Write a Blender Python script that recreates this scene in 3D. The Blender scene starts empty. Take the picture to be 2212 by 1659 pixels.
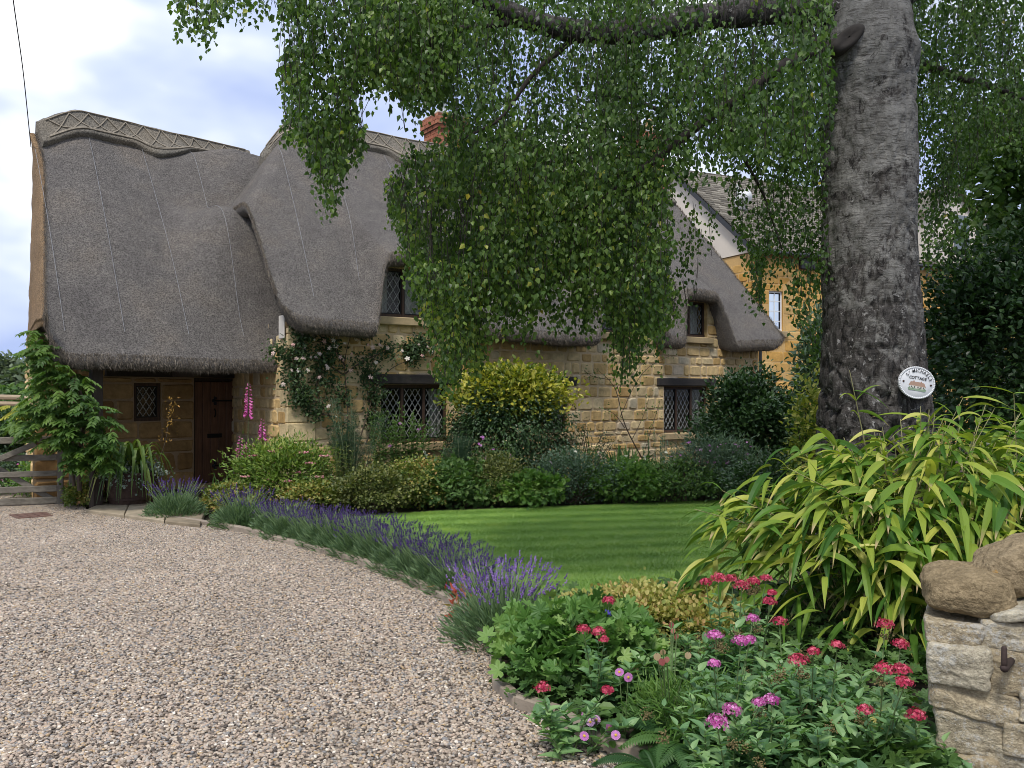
import bpy, math, random
import numpy as np
from mathutils import Vector

rng = np.random.default_rng(11)
random.seed(11)
R = math.radians
sc = bpy.context.scene
col = sc.collection

# ------------------------------------------------------------------ camera, sky, sun, exposure
FOC, HX, HY, H = 845.0, 512.0, 393.0, 1.55
cam_data = bpy.data.cameras.new("camera")
cam_data.sensor_width = 36.0
cam_data.lens = FOC / 1024 * 36
cam_data.shift_y = (HY - 384) / 1024
cam_data.clip_start, cam_data.clip_end = 0.1, 3000
cam = bpy.data.objects.new("camera", cam_data)
cam.location = (0, 0, H)
cam.rotation_euler = (R(90), 0, 0)
col.objects.link(cam)
sc.camera = cam

SUN_EL, SUN_AZ = R(56), R(197)          # azimuth clockwise from +Y, where the light comes from
world = bpy.data.worlds.new("World")
sc.world = world
world.use_nodes = True
wn, wl = world.node_tree.nodes, world.node_tree.links
wn.clear()
w_out = wn.new("ShaderNodeOutputWorld")
w_bg = wn.new("ShaderNodeBackground")
w_bg.inputs["Strength"].default_value = 0.1
sky = wn.new("ShaderNodeTexSky")
sky.sky_type = 'NISHITA'
sky.sun_disc = False
sky.sun_elevation, sky.sun_rotation = SUN_EL, SUN_AZ
w_co = wn.new("ShaderNodeTexCoord")
w_map = wn.new("ShaderNodeMapping")
w_map.inputs["Scale"].default_value = (1.0, 1.0, 1.9)
w_map.inputs["Location"].default_value = (0.35, 0.1, 0.2)
w_n = wn.new("ShaderNodeTexNoise")
w_n.inputs["Scale"].default_value = 2.1
w_n.inputs["Detail"].default_value = 5
w_n.inputs["Roughness"].default_value = 0.5
w_r = wn.new("ShaderNodeValToRGB")
w_r.color_ramp.elements[0].position = 0.26
w_r.color_ramp.elements[0].color = (0.12, 0.12, 0.12, 1)
w_r.color_ramp.elements[1].position = 0.42
w_r.color_ramp.elements[1].color = (1, 1, 1, 1)
w_n2 = wn.new("ShaderNodeTexNoise")
w_n2.inputs["Scale"].default_value = 3.2
w_n2.inputs["Detail"].default_value = 4
w_r2 = wn.new("ShaderNodeValToRGB")
w_r2.color_ramp.elements[0].position = 0.36
w_r2.color_ramp.elements[0].color = (4.2, 5.2, 8.2, 1)
w_r2.color_ramp.elements[1].position = 0.62
w_r2.color_ramp.elements[1].color = (11.0, 11.2, 11.3, 1)
e = w_r2.color_ramp.elements.new(0.50)
e.color = (6.4, 7.3, 9.5, 1)
w_mix = wn.new("ShaderNodeMix")
w_mix.data_type = 'RGBA'
wl.new(w_co.outputs["Generated"], w_map.inputs["Vector"])
wl.new(w_map.outputs["Vector"], w_n.inputs["Vector"])
wl.new(w_map.outputs["Vector"], w_n2.inputs["Vector"])
wl.new(w_n.outputs["Fac"], w_r.inputs["Fac"])
wl.new(w_n2.outputs["Fac"], w_r2.inputs["Fac"])
wl.new(w_r.outputs["Color"], w_mix.inputs["Factor"])
wl.new(sky.outputs["Color"], w_mix.inputs["A"])
wl.new(w_r2.outputs["Color"], w_mix.inputs["B"])
wl.new(w_mix.outputs["Result"], w_bg.inputs["Color"])
wl.new(w_bg.outputs["Background"], w_out.inputs["Surface"])

sun_data = bpy.data.lights.new("sun", 'SUN')
sun_data.energy = 2.6
sun_data.angle = R(12)
sun_data.color = (1.0, 0.95, 0.87)
sun = bpy.data.objects.new("sun", sun_data)
sdir = Vector((math.sin(SUN_AZ) * math.cos(SUN_EL), math.cos(SUN_AZ) * math.cos(SUN_EL), math.sin(SUN_EL)))
sun.rotation_euler = sdir.to_track_quat('Z', 'Y').to_euler()
sun.location = sdir * 50
col.objects.link(sun)

sc.view_settings.view_transform = 'Standard'
sc.view_settings.look = 'None'
sc.view_settings.exposure = 0.22
sc.view_settings.gamma = 1.0
sc.cycles.max_bounces = 6
sc.cycles.diffuse_bounces = 3
sc.cycles.glossy_bounces = 2
sc.cycles.transmission_bounces = 4
sc.cycles.transparent_max_bounces = 8
sc.cycles.use_denoising = True
sc.cycles.denoising_prefilter = 'ACCURATE'
sc.cycles.filter_width = 0.9

# ------------------------------------------------------------------ helpers: points
def P(px, py, d):
    return np.array([(px - HX) / FOC * d, d, H + (HY - py) / FOC * d])
K = 2212 / 1024.0
def V(x, y, d):                      # same, in the 2212 px wide viewing size
    return P(x / K, y / K, d)
def G(px, py, z=0.0):
    d = FOC * (H - z) / (py - HY)
    return P(px, py, d)
def VG(x, y, z=0.0):
    return G(x / K, y / K, z)
def proj(p):
    p = np.asarray(p)
    return HX + p[..., 0] / p[..., 1] * FOC, HY - (p[..., 2] - H) / p[..., 1] * FOC
def t_at(O, D, px):
    u = (px - HX) / FOC
    return (u * O[1] - O[0]) / (D[0] - u * D[1])
def sstep(x):
    x = np.clip(x, 0, 1)
    return x * x * (3 - 2 * x)
def inpoly(x, y, poly):
    x, y = np.asarray(x, float), np.asarray(y, float)
    c = np.zeros(x.shape, bool)
    n = len(poly)
    for i in range(n):
        x1, y1 = poly[i]
        x2, y2 = poly[i - 1]
        if y1 == y2:
            continue
        cond = ((y1 > y) != (y2 > y)) & (x < (x2 - x1) * (y - y1) / (y2 - y1) + x1)
        c ^= cond
    return c
def _h(ix, iy, iz, seed):
    n = (ix * 374761393 + iy * 668265263 + iz * 2147483647 + seed * 974711) & 0xffffffff
    n = ((n ^ (n >> 13)) * 1274126177) & 0xffffffff
    n = (n ^ (n >> 16)) & 0xffff
    return n / 65535.0
def vnoise(p, scale=1.0, seed=0):
    p = np.asarray(p, float) * scale
    i = np.floor(p).astype(np.int64)
    f = p - i
    f = f * f * (3 - 2 * f)
    out = 0
    for dx in (0, 1):
        for dy in (0, 1):
            for dz in (0, 1):
                w = (f[..., 0] if dx else 1 - f[..., 0]) * (f[..., 1] if dy else 1 - f[..., 1]) * (f[..., 2] if dz else 1 - f[..., 2])
                out = out + w * _h(i[..., 0] + dx, i[..., 1] + dy, i[..., 2] + dz, seed)
    return out
def fbm(p, scale=1.0, oct=4, seed=0):
    a, s, o, t = 1.0, scale, 0, 0
    for k in range(oct):
        o = o + a * vnoise(p, s, seed + k)
        t += a
        a *= 0.5
        s *= 2.03
    return o / t
def unit(a):
    a = np.asarray(a, float)
    return a / (np.linalg.norm(a, axis=-1, keepdims=True) + 1e-9)
def rdir(n):
    return unit(rng.normal(size=(n, 3)))
def frames(y, z):
    y = unit(y)
    x = unit(np.cross(y, z))
    z = np.cross(x, y)
    return np.stack([x, y, z], axis=-1)

# ------------------------------------------------------------------ helpers: meshes and objects
class MB:
    def __init__(self):
        self.v, self.t, self.f, self.n = [], [], [], 0
    def add(self, v, faces, tint=0.5, mat=0):
        v = np.asarray(v, float).reshape(-1, 3)
        tt = np.broadcast_to(np.asarray(tint, float), (len(v),)) if np.ndim(tint) < 1 or len(np.atleast_1d(tint)) == len(v) else np.full(len(v), 0.5)
        self.v.append(v)
        self.t.append(tt)
        if isinstance(faces, np.ndarray):
            faces = [faces]
        by = {}
        for fa in faces:
            fa = np.asarray(fa)
            if fa.ndim == 1:
                by.setdefault(len(fa), []).append(fa[None])
            else:
                by.setdefault(fa.shape[1], []).append(fa)
        for k, l in by.items():
            self.f.append((np.concatenate(l) + self.n, mat))
        self.n += len(v)
        return self
    def scatter(self, tmpl, pos, rot, size, tint=0.5, mat=0, tv=None):
        tv0, tf = tmpl
        N, n = len(pos), len(tv0)
        if N == 0:
            return self
        size = np.asarray(size, float)
        if size.ndim == 0:
            size = np.full(N, float(size))
        if size.ndim == 1:
            size = np.repeat(size[:, None], 3, 1)
        v = tv0[None] * size[:, None, :]
        v = np.einsum('nij,nkj->nki', rot, v) + np.asarray(pos)[:, None, :]
        tint = np.broadcast_to(np.asarray(tint, float), (N,))
        tt = np.repeat(tint, n)
        if tv is not None:
            tt = tt + np.tile(tv, N)
        off = (np.arange(N) * n)[:, None, None]
        fs = [(np.asarray(fa)[None] + off).reshape(-1, fa.shape[1]) for fa in tf]
        return self.add(v.reshape(-1, 3), fs, tt, mat)
    def build(self, name, mats, root=None, smooth=False, cat=None):
        v = np.concatenate(self.v)
        org = np.array(root['org']) if root is not None else np.zeros(3)
        me = bpy.data.meshes.new(name)
        v = v - org
        me.vertices.add(len(v))
        me.vertices.foreach_set("co", v.astype(np.float32).ravel())
        loops = np.concatenate([f.ravel() for f, m in self.f]).astype(np.int32)
        tot = np.concatenate([np.full(len(f), f.shape[1]) for f, m in self.f])
        mi = np.concatenate([np.full(len(f), m) for f, m in self.f]).astype(np.int32)
        st = np.concatenate([[0], np.cumsum(tot)[:-1]]).astype(np.int32)
        me.loops.add(len(loops))
        me.loops.foreach_set("vertex_index", loops)
        me.polygons.add(len(st))
        me.polygons.foreach_set("loop_start", st)
        if not isinstance(mats, (list, tuple)):
            mats = [mats]
        for m in mats:
            me.materials.append(m)
        me.polygons.foreach_set("material_index", mi)
        me.polygons.foreach_set("use_smooth", np.full(len(st), bool(smooth)))
        at = me.attributes.new("tint", 'FLOAT', 'POINT')
        at.data.foreach_set("value", np.concatenate(self.t).astype(np.float32))
        me.update(calc_edges=True)
        me.validate()
        ob = bpy.data.objects.new(name, me)
        col.objects.link(ob)
        if root is not None:
            ob.parent = root
            ob['org'] = [float(a) for a in org]
        return ob

def thing(name, label, cat, org, group=None):
    o = bpy.data.objects.new(name, None)
    o.empty_display_size = 0.1
    col.objects.link(o)
    o.location = [float(a) for a in org]
    o['org'] = [float(a) for a in org]
    o['label'], o['category'] = label, cat
    if group:
        o['group'] = group
    return o
def copy_tree(o, parent=None):
    c = o.copy()
    col.objects.link(c)
    if parent is not None:
        c.parent = parent
    for ch in [x for x in bpy.data.objects if x.parent == o]:
        copy_tree(ch, c)
    return c
def grid_faces(nr, nc, wrap=False):
    r, c = np.meshgrid(np.arange(nr - 1), np.arange(nc if wrap else nc - 1), indexing='ij')
    a = r * nc + c
    b = r * nc + (c + 1) % nc
    return np.stack([a, b, b + nc, a + nc], -1).reshape(-1, 4)
def tube(mb, pts, rad, sides=5, tint=0.5, mat=0, cap=True):
    pts = np.asarray(pts, float)
    n = len(pts)
    rad = np.broadcast_to(np.asarray(rad, float), (n,))
    tg = unit(np.gradient(pts, axis=0))
    up = np.array([0.0, 0.0, 1.0]) if abs(tg[0][2]) < 0.9 else np.array([1.0, 0.0, 0.0])
    rings = []
    for i in range(n):
        x = unit(np.cross(tg[i], up))
        y = np.cross(x, tg[i])
        up = y
        a = np.arange(sides) * 2 * math.pi / sides
        rings.append(pts[i] + rad[i] * (np.cos(a)[:, None] * x + np.sin(a)[:, None] * y))
    v = np.concatenate(rings)
    f = [grid_faces(n, sides, True)]
    if cap:
        f += [np.arange(sides)[::-1], np.arange(sides) + (n - 1) * sides]
    mb.add(v, f, tint, mat)
BOXF = np.array([[0, 3, 2, 1], [4, 5, 6, 7], [0, 1, 5, 4], [1, 2, 6, 5], [2, 3, 7, 6], [3, 0, 4, 7]])
def hexa(mb, c8, tint=0.5, mat=0):      # 4 lower then 4 upper corners
    mb.add(np.asarray(c8, float), BOXF, tint, mat)
def obox(mb, O, ax, ay, az, a0, a1, b0, b1, c0, c1, tint=0.5, mat=0, bev=0.0):
    O, ax, ay, az = [np.asarray(q, float) for q in (O, ax, ay, az)]
    if bev <= 0:
        c = [(a0, b0, c0), (a1, b0, c0), (a1, b1, c0), (a0, b1, c0), (a0, b0, c1), (a1, b0, c1), (a1, b1, c1), (a0, b1, c1)]
        hexa(mb, [O + a * ax + b * ay + c_ * az for a, b, c_ in c], tint, mat)
        return
    # bevelled: 24 verts
    vs, idx = [], {}
    for i, a in enumerate((a0, a1)):
        for j, b in enumerate((b0, b1)):
            for k, c_ in enumerate((c0, c1)):
                sa, sb, s_c = (1 if i == 0 else -1), (1 if j == 0 else -1), (1 if k == 0 else -1)
                for w, (da, db, dc) in enumerate(((0, bev, bev), (bev, 0, bev), (bev, bev, 0))):
                    idx[(i, j, k, w)] = len(vs)
                    vs.append(O + (a + sa * da) * ax + (b + sb * db) * ay + (c_ + s_c * dc) * az)
    F = []
    for i in (0, 1):
        F.append([idx[(i, 0, 0, 0)], idx[(i, 1, 0, 0)], idx[(i, 1, 1, 0)], idx[(i, 0, 1, 0)]])
        F.append([idx[(0, i, 0, 1)], idx[(1, i, 0, 1)], idx[(1, i, 1, 1)], idx[(0, i, 1, 1)]])
        F.append([idx[(0, 0, i, 2)], idx[(1, 0, i, 2)], idx[(1, 1, i, 2)], idx[(0, 1, i, 2)]])
    for j in (0, 1):
        for k in (0, 1):
            F.append([idx[(0, j, k, 1)], idx[(1, j, k, 1)], idx[(1, j, k, 2)], idx[(0, j, k, 2)]])
            F.append([idx[(j, 0, k, 0)], idx[(j, 1, k, 0)], idx[(j, 1, k, 2)], idx[(j, 0, k, 2)]])
            F.append([idx[(j, k, 0, 0)], idx[(j, k, 1, 0)], idx[(j, k, 1, 1)], idx[(j, k, 0, 1)]])
    T = [[idx[(i, j, k, w)] for w in range(3)] for i in (0, 1) for j in (0, 1) for k in (0, 1)]
    mb.add(np.array(vs), [np.array(F), np.array(T)], tint, mat)

def leafT(st, wd, fold=0.15, droop=0.0, wave=0.0):
    v = []
    for i, (y, w) in enumerate(zip(st, wd)):
        z = -droop * y * y
        s = wave * (1 if i % 2 else -1)
        v += [(-w, y, z + fold * w + s), (0, y, z), (w, y, z + fold * w - s)]
    f = []
    for i in range(len(st) - 1):
        a = i * 3
        f += [[a, a + 1, a + 4, a + 3], [a + 1, a + 2, a + 5, a + 4]]
    return np.array(v, float), [np.array(f)]
L_BIRCH = leafT([0, .3, .66, 1], [.03, .40, .24, .01], .25, .12)
L_OVAL = leafT([0, .3, .7, 1], [.04, .30, .27, .04], .3, .15)
L_ROUND = leafT([0, .25, .7, 1], [.1, .42, .42, .12], .25, .1)
L_LANCE = leafT([0, .25, .6, 1], [.03, .17, .13, .01], .3, .25)
L_VAL = leafT([0, .22, .5, .78, 1], [.05, .25, .24, .13, .01], .35, .3)
L_THIN = leafT([0, .5, 1], [.05, .06, .01], .2, .25)
L_STRAP = leafT([0, .12, .35, .6, .82, 1], [.05, .088, .095, .078, .05, .004], .45, .35)
L_TINY = leafT([0, .5, 1], [.08, .3, .05], .3, .1)
def lobedT(n=6):
    v, f = [(0, 0.28, -0.04)], []
    m = n * 4
    for i in range(m + 1):
        a = R(-150) + R(300) * i / m
        k = i % 4
        r = 0.64 if k == 2 else (0.36 if k == 0 else 0.56)
        r *= 1.0 if abs(a) < 2 else 0.85
        v.append((r * math.sin(a), 0.28 + r * math.cos(a), 0.08 * r + (0.03 if k == 2 else -0.03)))
    for i in range(1, m + 1):
        f.append([0, i + 1, i])
    return np.array(v, float), [np.array(f)]
L_LOBED = lobedT()
def blobT(sub=1):
    t = (1 + 5 ** 0.5) / 2
    v = [(-1, t, 0), (1, t, 0), (-1, -t, 0), (1, -t, 0), (0, -1, t), (0, 1, t), (0, -1, -t), (0, 1, -t), (t, 0, -1), (t, 0, 1), (-t, 0, -1), (-t, 0, 1)]
    f = [(0, 11, 5), (0, 5, 1), (0, 1, 7), (0, 7, 10), (0, 10, 11), (1, 5, 9), (5, 11, 4), (11, 10, 2), (10, 7, 6), (7, 1, 8), (3, 9, 4), (3, 4, 2), (3, 2, 6), (3, 6, 8), (3, 8, 9), (4, 9, 5), (2, 4, 11), (6, 2, 10), (8, 6, 7), (9, 8, 1)]
    return unit(np.array(v, float)) * 0.5, [np.array(f)]
BLOB = blobT()
def floretT():
    v, f = [(0, 0, 0)], []
    for i in range(5):
        a = i * 2 * math.pi / 5
        for da, r in ((-.45, .42), (0, .6), (.45, .42)):
            v.append((r * math.cos(a + da), r * math.sin(a + da), .12))
        b = 1 + i * 3
        f += [[0, b, b + 1], [0, b + 1, b + 2]]
    return np.array(v, float), [np.array(f)]
FLORET = floretT()
def daisyT(n=18):
    v, f = [], []
    for i in range(n):
        a = i * 2 * math.pi / n
        for da, r in ((-.14, .2), (.14, .2), (.15, .9), (0, 1.0), (-.15, .9)):
            v.append((r * math.cos(a + da), r * math.sin(a + da), .02 * (i % 2)))
        b = i * 5
        f.append([b, b + 1, b + 2, b + 3])
        f.append([b, b + 3, b + 4, b + 4 - 4])
    f = [q if len(set(q)) == 4 else None for q in f]
    q4 = np.array([q for q in f if q])
    q3 = np.array([[i * 5, i * 5 + 3, i * 5 + 4] for i in range(n)])
    return np.array(v, float), [q4, q3]
DAISY = daisyT()

# ------------------------------------------------------------------ helpers: materials
def mat_new(name):
    m = bpy.data.materials.new(name)
    m.use_nodes = True
    n, l = m.node_tree.nodes, m.node_tree.links
    n.clear()
    o = n.new("ShaderNodeOutputMaterial")
    b = n.new("ShaderNodeBsdfPrincipled")
    l.new(b.outputs[0], o.inputs[0])
    return m, n, l, b, o
def ramp(n, stops):
    r = n.new("ShaderNodeValToRGB")
    el = r.color_ramp.elements
    while len(el) > 2:
        el.remove(el[-1])
    for i, (p, c) in enumerate(stops):
        x = el[i] if i < 2 else el.new(p)
        x.position = p
        x.color = (c[0], c[1], c[2], 1)
    return r
def noise_n(n, l, vec, scale, detail=4, rough=0.5, dist=0.0):
    t = n.new("ShaderNodeTexNoise")
    t.inputs["Scale"].default_value = scale
    t.inputs["Detail"].default_value = detail
    t.inputs["Roughness"].default_value = rough
    t.inputs["Distortion"].default_value = dist
    if vec is not None:
        l.new(vec, t.inputs["Vector"])
    return t
def math_n(n, l, op, a, b=None):
    m = n.new("ShaderNodeMath")
    m.operation = op
    for i, x in enumerate((a, b)):
        if x is None:
            continue
        if isinstance(x, (int, float)):
            m.inputs[i].default_value = x
        else:
            l.new(x, m.inputs[i])
    return m.outputs[0]
def mixc(n, l, fac, a, b, mode='MIX'):
    m = n.new("ShaderNodeMix")
    m.data_type = 'RGBA'
    m.blend_type = mode
    for key, x in (("Factor", fac), ("A", a), ("B", b)):
        if isinstance(x, (int, float)):
            m.inputs[key].default_value = x
        elif isinstance(x, tuple):
            m.inputs[key].default_value = (*x[:3], 1)
        else:
            l.new(x, m.inputs[key])
    return m.outputs["Result"]
def bump_n(n, l, b, height, strength=0.5, dist=0.02):
    k = n.new("ShaderNodeBump")
    k.inputs["Strength"].default_value = strength
    k.inputs["Distance"].default_value = dist
    l.new(height, k.inputs["Height"])
    l.new(k.outputs[0], b.inputs["Normal"])
    return k
def attr_n(n, name="tint", typ='GEOMETRY'):
    a = n.new("ShaderNodeAttribute")
    a.attribute_name = name
    a.attribute_type = typ
    return a
def pos_n(n):
    return n.new("ShaderNodeNewGeometry").outputs["Position"]
def obj_n(n):
    return n.new("ShaderNodeTexCoord").outputs["Object"]

def leaf_mat(name, stops, transl=0.3, rough=0.5, spec=0.35, nscale=0):
    m, n, l, b, o = mat_new(name)
    a = attr_n(n)
    r = ramp(n, stops)
    l.new(a.outputs["Fac"], r.inputs["Fac"])
    c = r.outputs["Color"]
    l.new(c, b.inputs["Base Color"])
    b.inputs["Roughness"].default_value = rough
    b.inputs["Specular IOR Level"].default_value = spec
    if transl > 0:
        t = n.new("ShaderNodeBsdfTranslucent")
        tc = mixc(n, l, 1.0, c, (1.5, 1.7, 0.7), 'MULTIPLY')
        l.new(tc, t.inputs["Color"])
        mx = n.new("ShaderNodeMixShader")
        mx.inputs[0].default_value = transl
        l.new(b.outputs[0], mx.inputs[1])
        l.new(t.outputs[0], mx.inputs[2])
        l.new(mx.outputs[0], o.inputs[0])
    return m
def plain_mat(name, c, rough=0.6, metal=0.0, nscale=8.0, var=0.25, bump=0.2, spec=0.4, bd=0.01):
    m, n, l, b, o = mat_new(name)
    v = obj_n(n)
    t = noise_n(n, l, v, nscale, 6, 0.6)
    lo = tuple(x * (1 - var) for x in c)
    hi = tuple(min(1, x * (1 + var)) for x in c)
    r = ramp(n, [(0.3, lo), (0.7, hi)])
    l.new(t.outputs["Fac"], r.inputs["Fac"])
    l.new(r.outputs["Color"], b.inputs["Base Color"])
    b.inputs["Roughness"].default_value = rough
    b.inputs["Metallic"].default_value = metal
    b.inputs["Specular IOR Level"].default_value = spec
    if bump:
        bump_n(n, l, b, t.outputs["Fac"], bump, bd)
    return m
def stone_mat(name, stops, nscale=9.0, var=0.35, bump=0.6, mortar=None):
    # tint < 0 marks mortar
    m, n, l, b, o = mat_new(name)
    a = attr_n(n)
    r = ramp(n, stops)
    l.new(a.outputs["Fac"], r.inputs["Fac"])
    v = pos_n(n)
    t1 = noise_n(n, l, v, nscale, 8, 0.65)
    t2 = noise_n(n, l, v, 1.3, 4, 0.55)
    t3 = noise_n(n, l, v, 55, 4, 0.6)
    k = ramp(n, [(0.28, (1 - var,) * 3), (0.72, (1 + var * 0.7,) * 3)])
    l.new(t1.outputs["Fac"], k.inputs["Fac"])
    c = mixc(n, l, 1.0, r.outputs["Color"], k.outputs["Color"], 'MULTIPLY')
    k2 = ramp(n, [(0.35, (0.78, 0.76, 0.72)), (0.65, (1.08, 1.05, 1.0))])
    l.new(t2.outputs["Fac"], k2.inputs["Fac"])
    c = mixc(n, l, 1.0, c, k2.outputs["Color"], 'MULTIPLY')
    if mortar is not None:
        g = math_n(n, l, 'LESS_THAN', a.outputs["Fac"], -0.01)
        mc = mixc(n, l, t3.outputs["Fac"], tuple(x * 0.75 for x in mortar), tuple(x * 1.25 for x in mortar))
        c = mixc(n, l, g, c, mc)
    l.new(c, b.inputs["Base Color"])
    b.inputs["Roughness"].default_value = 0.9
    b.inputs["Specular IOR Level"].default_value = 0.2
    hgt = math_n(n, l, 'ADD', t1.outputs["Fac"], math_n(n, l, 'MULTIPLY', t3.outputs["Fac"], 0.4))
    bump_n(n, l, b, hgt, bump, 0.02)
    return m
def wood_mat(name, c1, c2, axis=2, scale=6, rough=0.7, bump=0.3):
    m, n, l, b, o = mat_new(name)
    v = obj_n(n)
    mp = n.new("ShaderNodeMapping")
    s = [scale * 6] * 3
    s[axis] = scale * 0.5
    mp.inputs["Scale"].default_value = s
    l.new(v, mp.inputs["Vector"])
    t = noise_n(n, l, mp.outputs[0], 1.0, 6, 0.65, 0.4)
    t2 = noise_n(n, l, v, 2.5, 3, 0.5)
    f = math_n(n, l, 'ADD', math_n(n, l, 'MULTIPLY', t.outputs["Fac"], 0.7), math_n(n, l, 'MULTIPLY', t2.outputs["Fac"], 0.3))
    r = ramp(n, [(0.32, c1), (0.66, c2)])
    l.new(f, r.inputs["Fac"])
    l.new(r.outputs["Color"], b.inputs["Base Color"])
    b.inputs["Roughness"].default_value = rough
    bump_n(n, l, b, t.outputs["Fac"], bump, 0.004)
    return m
def thatch_mat(name, dark, light, warm=(1, 1, 1)):
    m, n, l, b, o = mat_new(name)
    v = pos_n(n)
    t1 = noise_n(n, l, v, 42, 3, 0.75)
    vo = n.new("ShaderNodeTexVoronoi")
    vo.inputs["Scale"].default_value = 46
    l.new(v, vo.inputs["Vector"])
    t2 = noise_n(n, l, v, 1.1, 5, 0.6)
    t3 = noise_n(n, l, v, 7, 4, 0.65)
    f = math_n(n, l, 'ADD', math_n(n, l, 'MULTIPLY', t1.outputs["Fac"], 0.75), math_n(n, l, 'MULTIPLY', vo.outputs["Distance"], 0.38))
    r = ramp(n, [(0.36, dark), (0.72, light)])
    l.new(f, r.inputs["Fac"])
    k = ramp(n, [(0.3, (0.80, 0.80, 0.82)), (0.5, (1, 1, 1)), (0.72, (1.18, 1.12, 1.04))])
    l.new(t2.outputs["Fac"], k.inputs["Fac"])
    k3 = ramp(n, [(0.3, (0.86, 0.86, 0.86)), (0.7, (1.12, 1.12, 1.12))])
    l.new(t3.outputs["Fac"], k3.inputs["Fac"])
    c = mixc(n, l, 1.0, r.outputs["Color"], k.outputs["Color"], 'MULTIPLY')
    c = mixc(n, l, 1.0, c, k3.outputs["Color"], 'MULTIPLY')
    l.new(c, b.inputs["Base Color"])
    b.inputs["Roughness"].default_value = 0.95
    b.inputs["Specular IOR Level"].default_value = 0.15
    hh = math_n(n, l, 'ADD', f, math_n(n, l, 'MULTIPLY', t3.outputs["Fac"], 0.7))
    bump_n(n, l, b, hh, 0.7, 0.03)
    return m
# ------------------------------------------------------------------ materials shared by the buildings
OCHRE = [(0.0, (.44, .28, .115)), (0.25, (.56, .39, .175)), (0.5, (.62, .47, .25)), (0.75, (.66, .54, .33)), (0.94, (.56, .50, .38)), (1.0, (.46, .24, .14))]
M_stone = stone_mat("honey_rubble_stone", OCHRE, 9, .32, .6, mortar=(.56, .43, .27))
M_porch_shade = stone_mat("shaded_brown_stone", [(0, (.24, .14, .06)), (.5, (.36, .235, .105)), (1, (.45, .31, .16))], 8, .36, .7, mortar=(.34, .25, .16))  # ochre-brown porch stone, darkened: the shade under the eave is in its colour
M_sill = stone_mat("pale_sill_stone", [(0, (.40, .31, .18)), (1, (.46, .37, .23))], 12, .15, .3)
M_thatch = thatch_mat("weathered_thatch", (.054, .050, .047), (.178, .163, .150))
M_thatch_brown = thatch_mat("brown_thatch_edge", (.10, .068, .040), (.30, .205, .12))
M_ridge = thatch_mat("pale_ridge_thatch", (.075, .068, .058), (.225, .205, .172))
M_rod = plain_mat("split_hazel", (.25, .215, .165), .8)
M_wire = plain_mat("galvanised_wire", (.24, .24, .25), .5, 0.3)
M_oak = wood_mat("dark_oak", (.018, .012, .009), (.055, .036, .025), 2)
M_beam = wood_mat("black_stained_beam", (.012, .010, .009), (.035, .028, .024), 0)
M_door = wood_mat("brown_oak_door", (.065, .030, .017), (.20, .098, .055), 2, 5, .55)
M_frame = wood_mat("brown_window_frame", (.022, .014, .010), (.085, .045, .026), 2)
M_iron = plain_mat("black_iron", (.012, .012, .013), .45, .4)
M_lead = plain_mat("grey_lead", (.30, .31, .30), .6, .1)
M_curtain = plain_mat("white_curtain", (.62, .62, .60), .9, nscale=3, var=.1)
M_plaster = plain_mat("pale_lime_mortar", (.55, .52, .47), .9, nscale=5, var=.12)
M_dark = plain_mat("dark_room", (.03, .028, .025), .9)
def glass_mat(name):
    m, n, l, b, o = mat_new(name)
    tr = n.new("ShaderNodeBsdfTransparent")
    tr.inputs[0].default_value = (.80, .83, .81, 1)
    gl = n.new("ShaderNodeBsdfGlossy")
    gl.inputs["Roughness"].default_value = 0.04
    t = noise_n(n, l, obj_n(n), 7, 2, .5)
    k = n.new("ShaderNodeBump")
    k.inputs["Strength"].default_value = 0.08
    k.inputs["Distance"].default_value = 0.02
    l.new(t.outputs["Fac"], k.inputs["Height"])
    l.new(k.outputs[0], gl.inputs["Normal"])
    fr = n.new("ShaderNodeFresnel")
    fr.inputs["IOR"].default_value = 1.5
    f = math_n(n, l, 'ADD', math_n(n, l, 'MULTIPLY', fr.outputs[0], 0.55), 0.01)
    mx = n.new("ShaderNodeMixShader")
    l.new(f, mx.inputs[0])
    l.new(tr.outputs[0], mx.inputs[1])
    l.new(gl.outputs[0], mx.inputs[2])
    l.new(mx.outputs[0], o.inputs[0])
    return m
M_glass = glass_mat("old_window_glass")
def brick_mat(name):
    m, n, l, b, o = mat_new(name)
    a = attr_n(n)
    r = ramp(n, [(0, (.20, .065, .035)), (.5, (.34, .115, .06)), (1, (.42, .18, .10))])
    l.new(a.outputs["Fac"], r.inputs["Fac"])
    t = noise_n(n, l, pos_n(n), 20, 5, .6)
    k = ramp(n, [(.3, (.7, .7, .7)), (.7, (1.2, 1.2, 1.2))])
    l.new(t.outputs["Fac"], k.inputs["Fac"])
    c = mixc(n, l, 1.0, r.outputs["Color"], k.outputs["Color"], 'MULTIPLY')
    g = math_n(n, l, 'LESS_THAN', a.outputs["Fac"], -0.01)
    c = mixc(n, l, g, c, (.30, .25, .20))
    l.new(c, b.inputs["Base Color"])
    b.inputs["Roughness"].default_value = .9
    bump_n(n, l, b, t.outputs["Fac"], .4, .01)
    return m
M_brick = brick_mat("red_brick")

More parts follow.
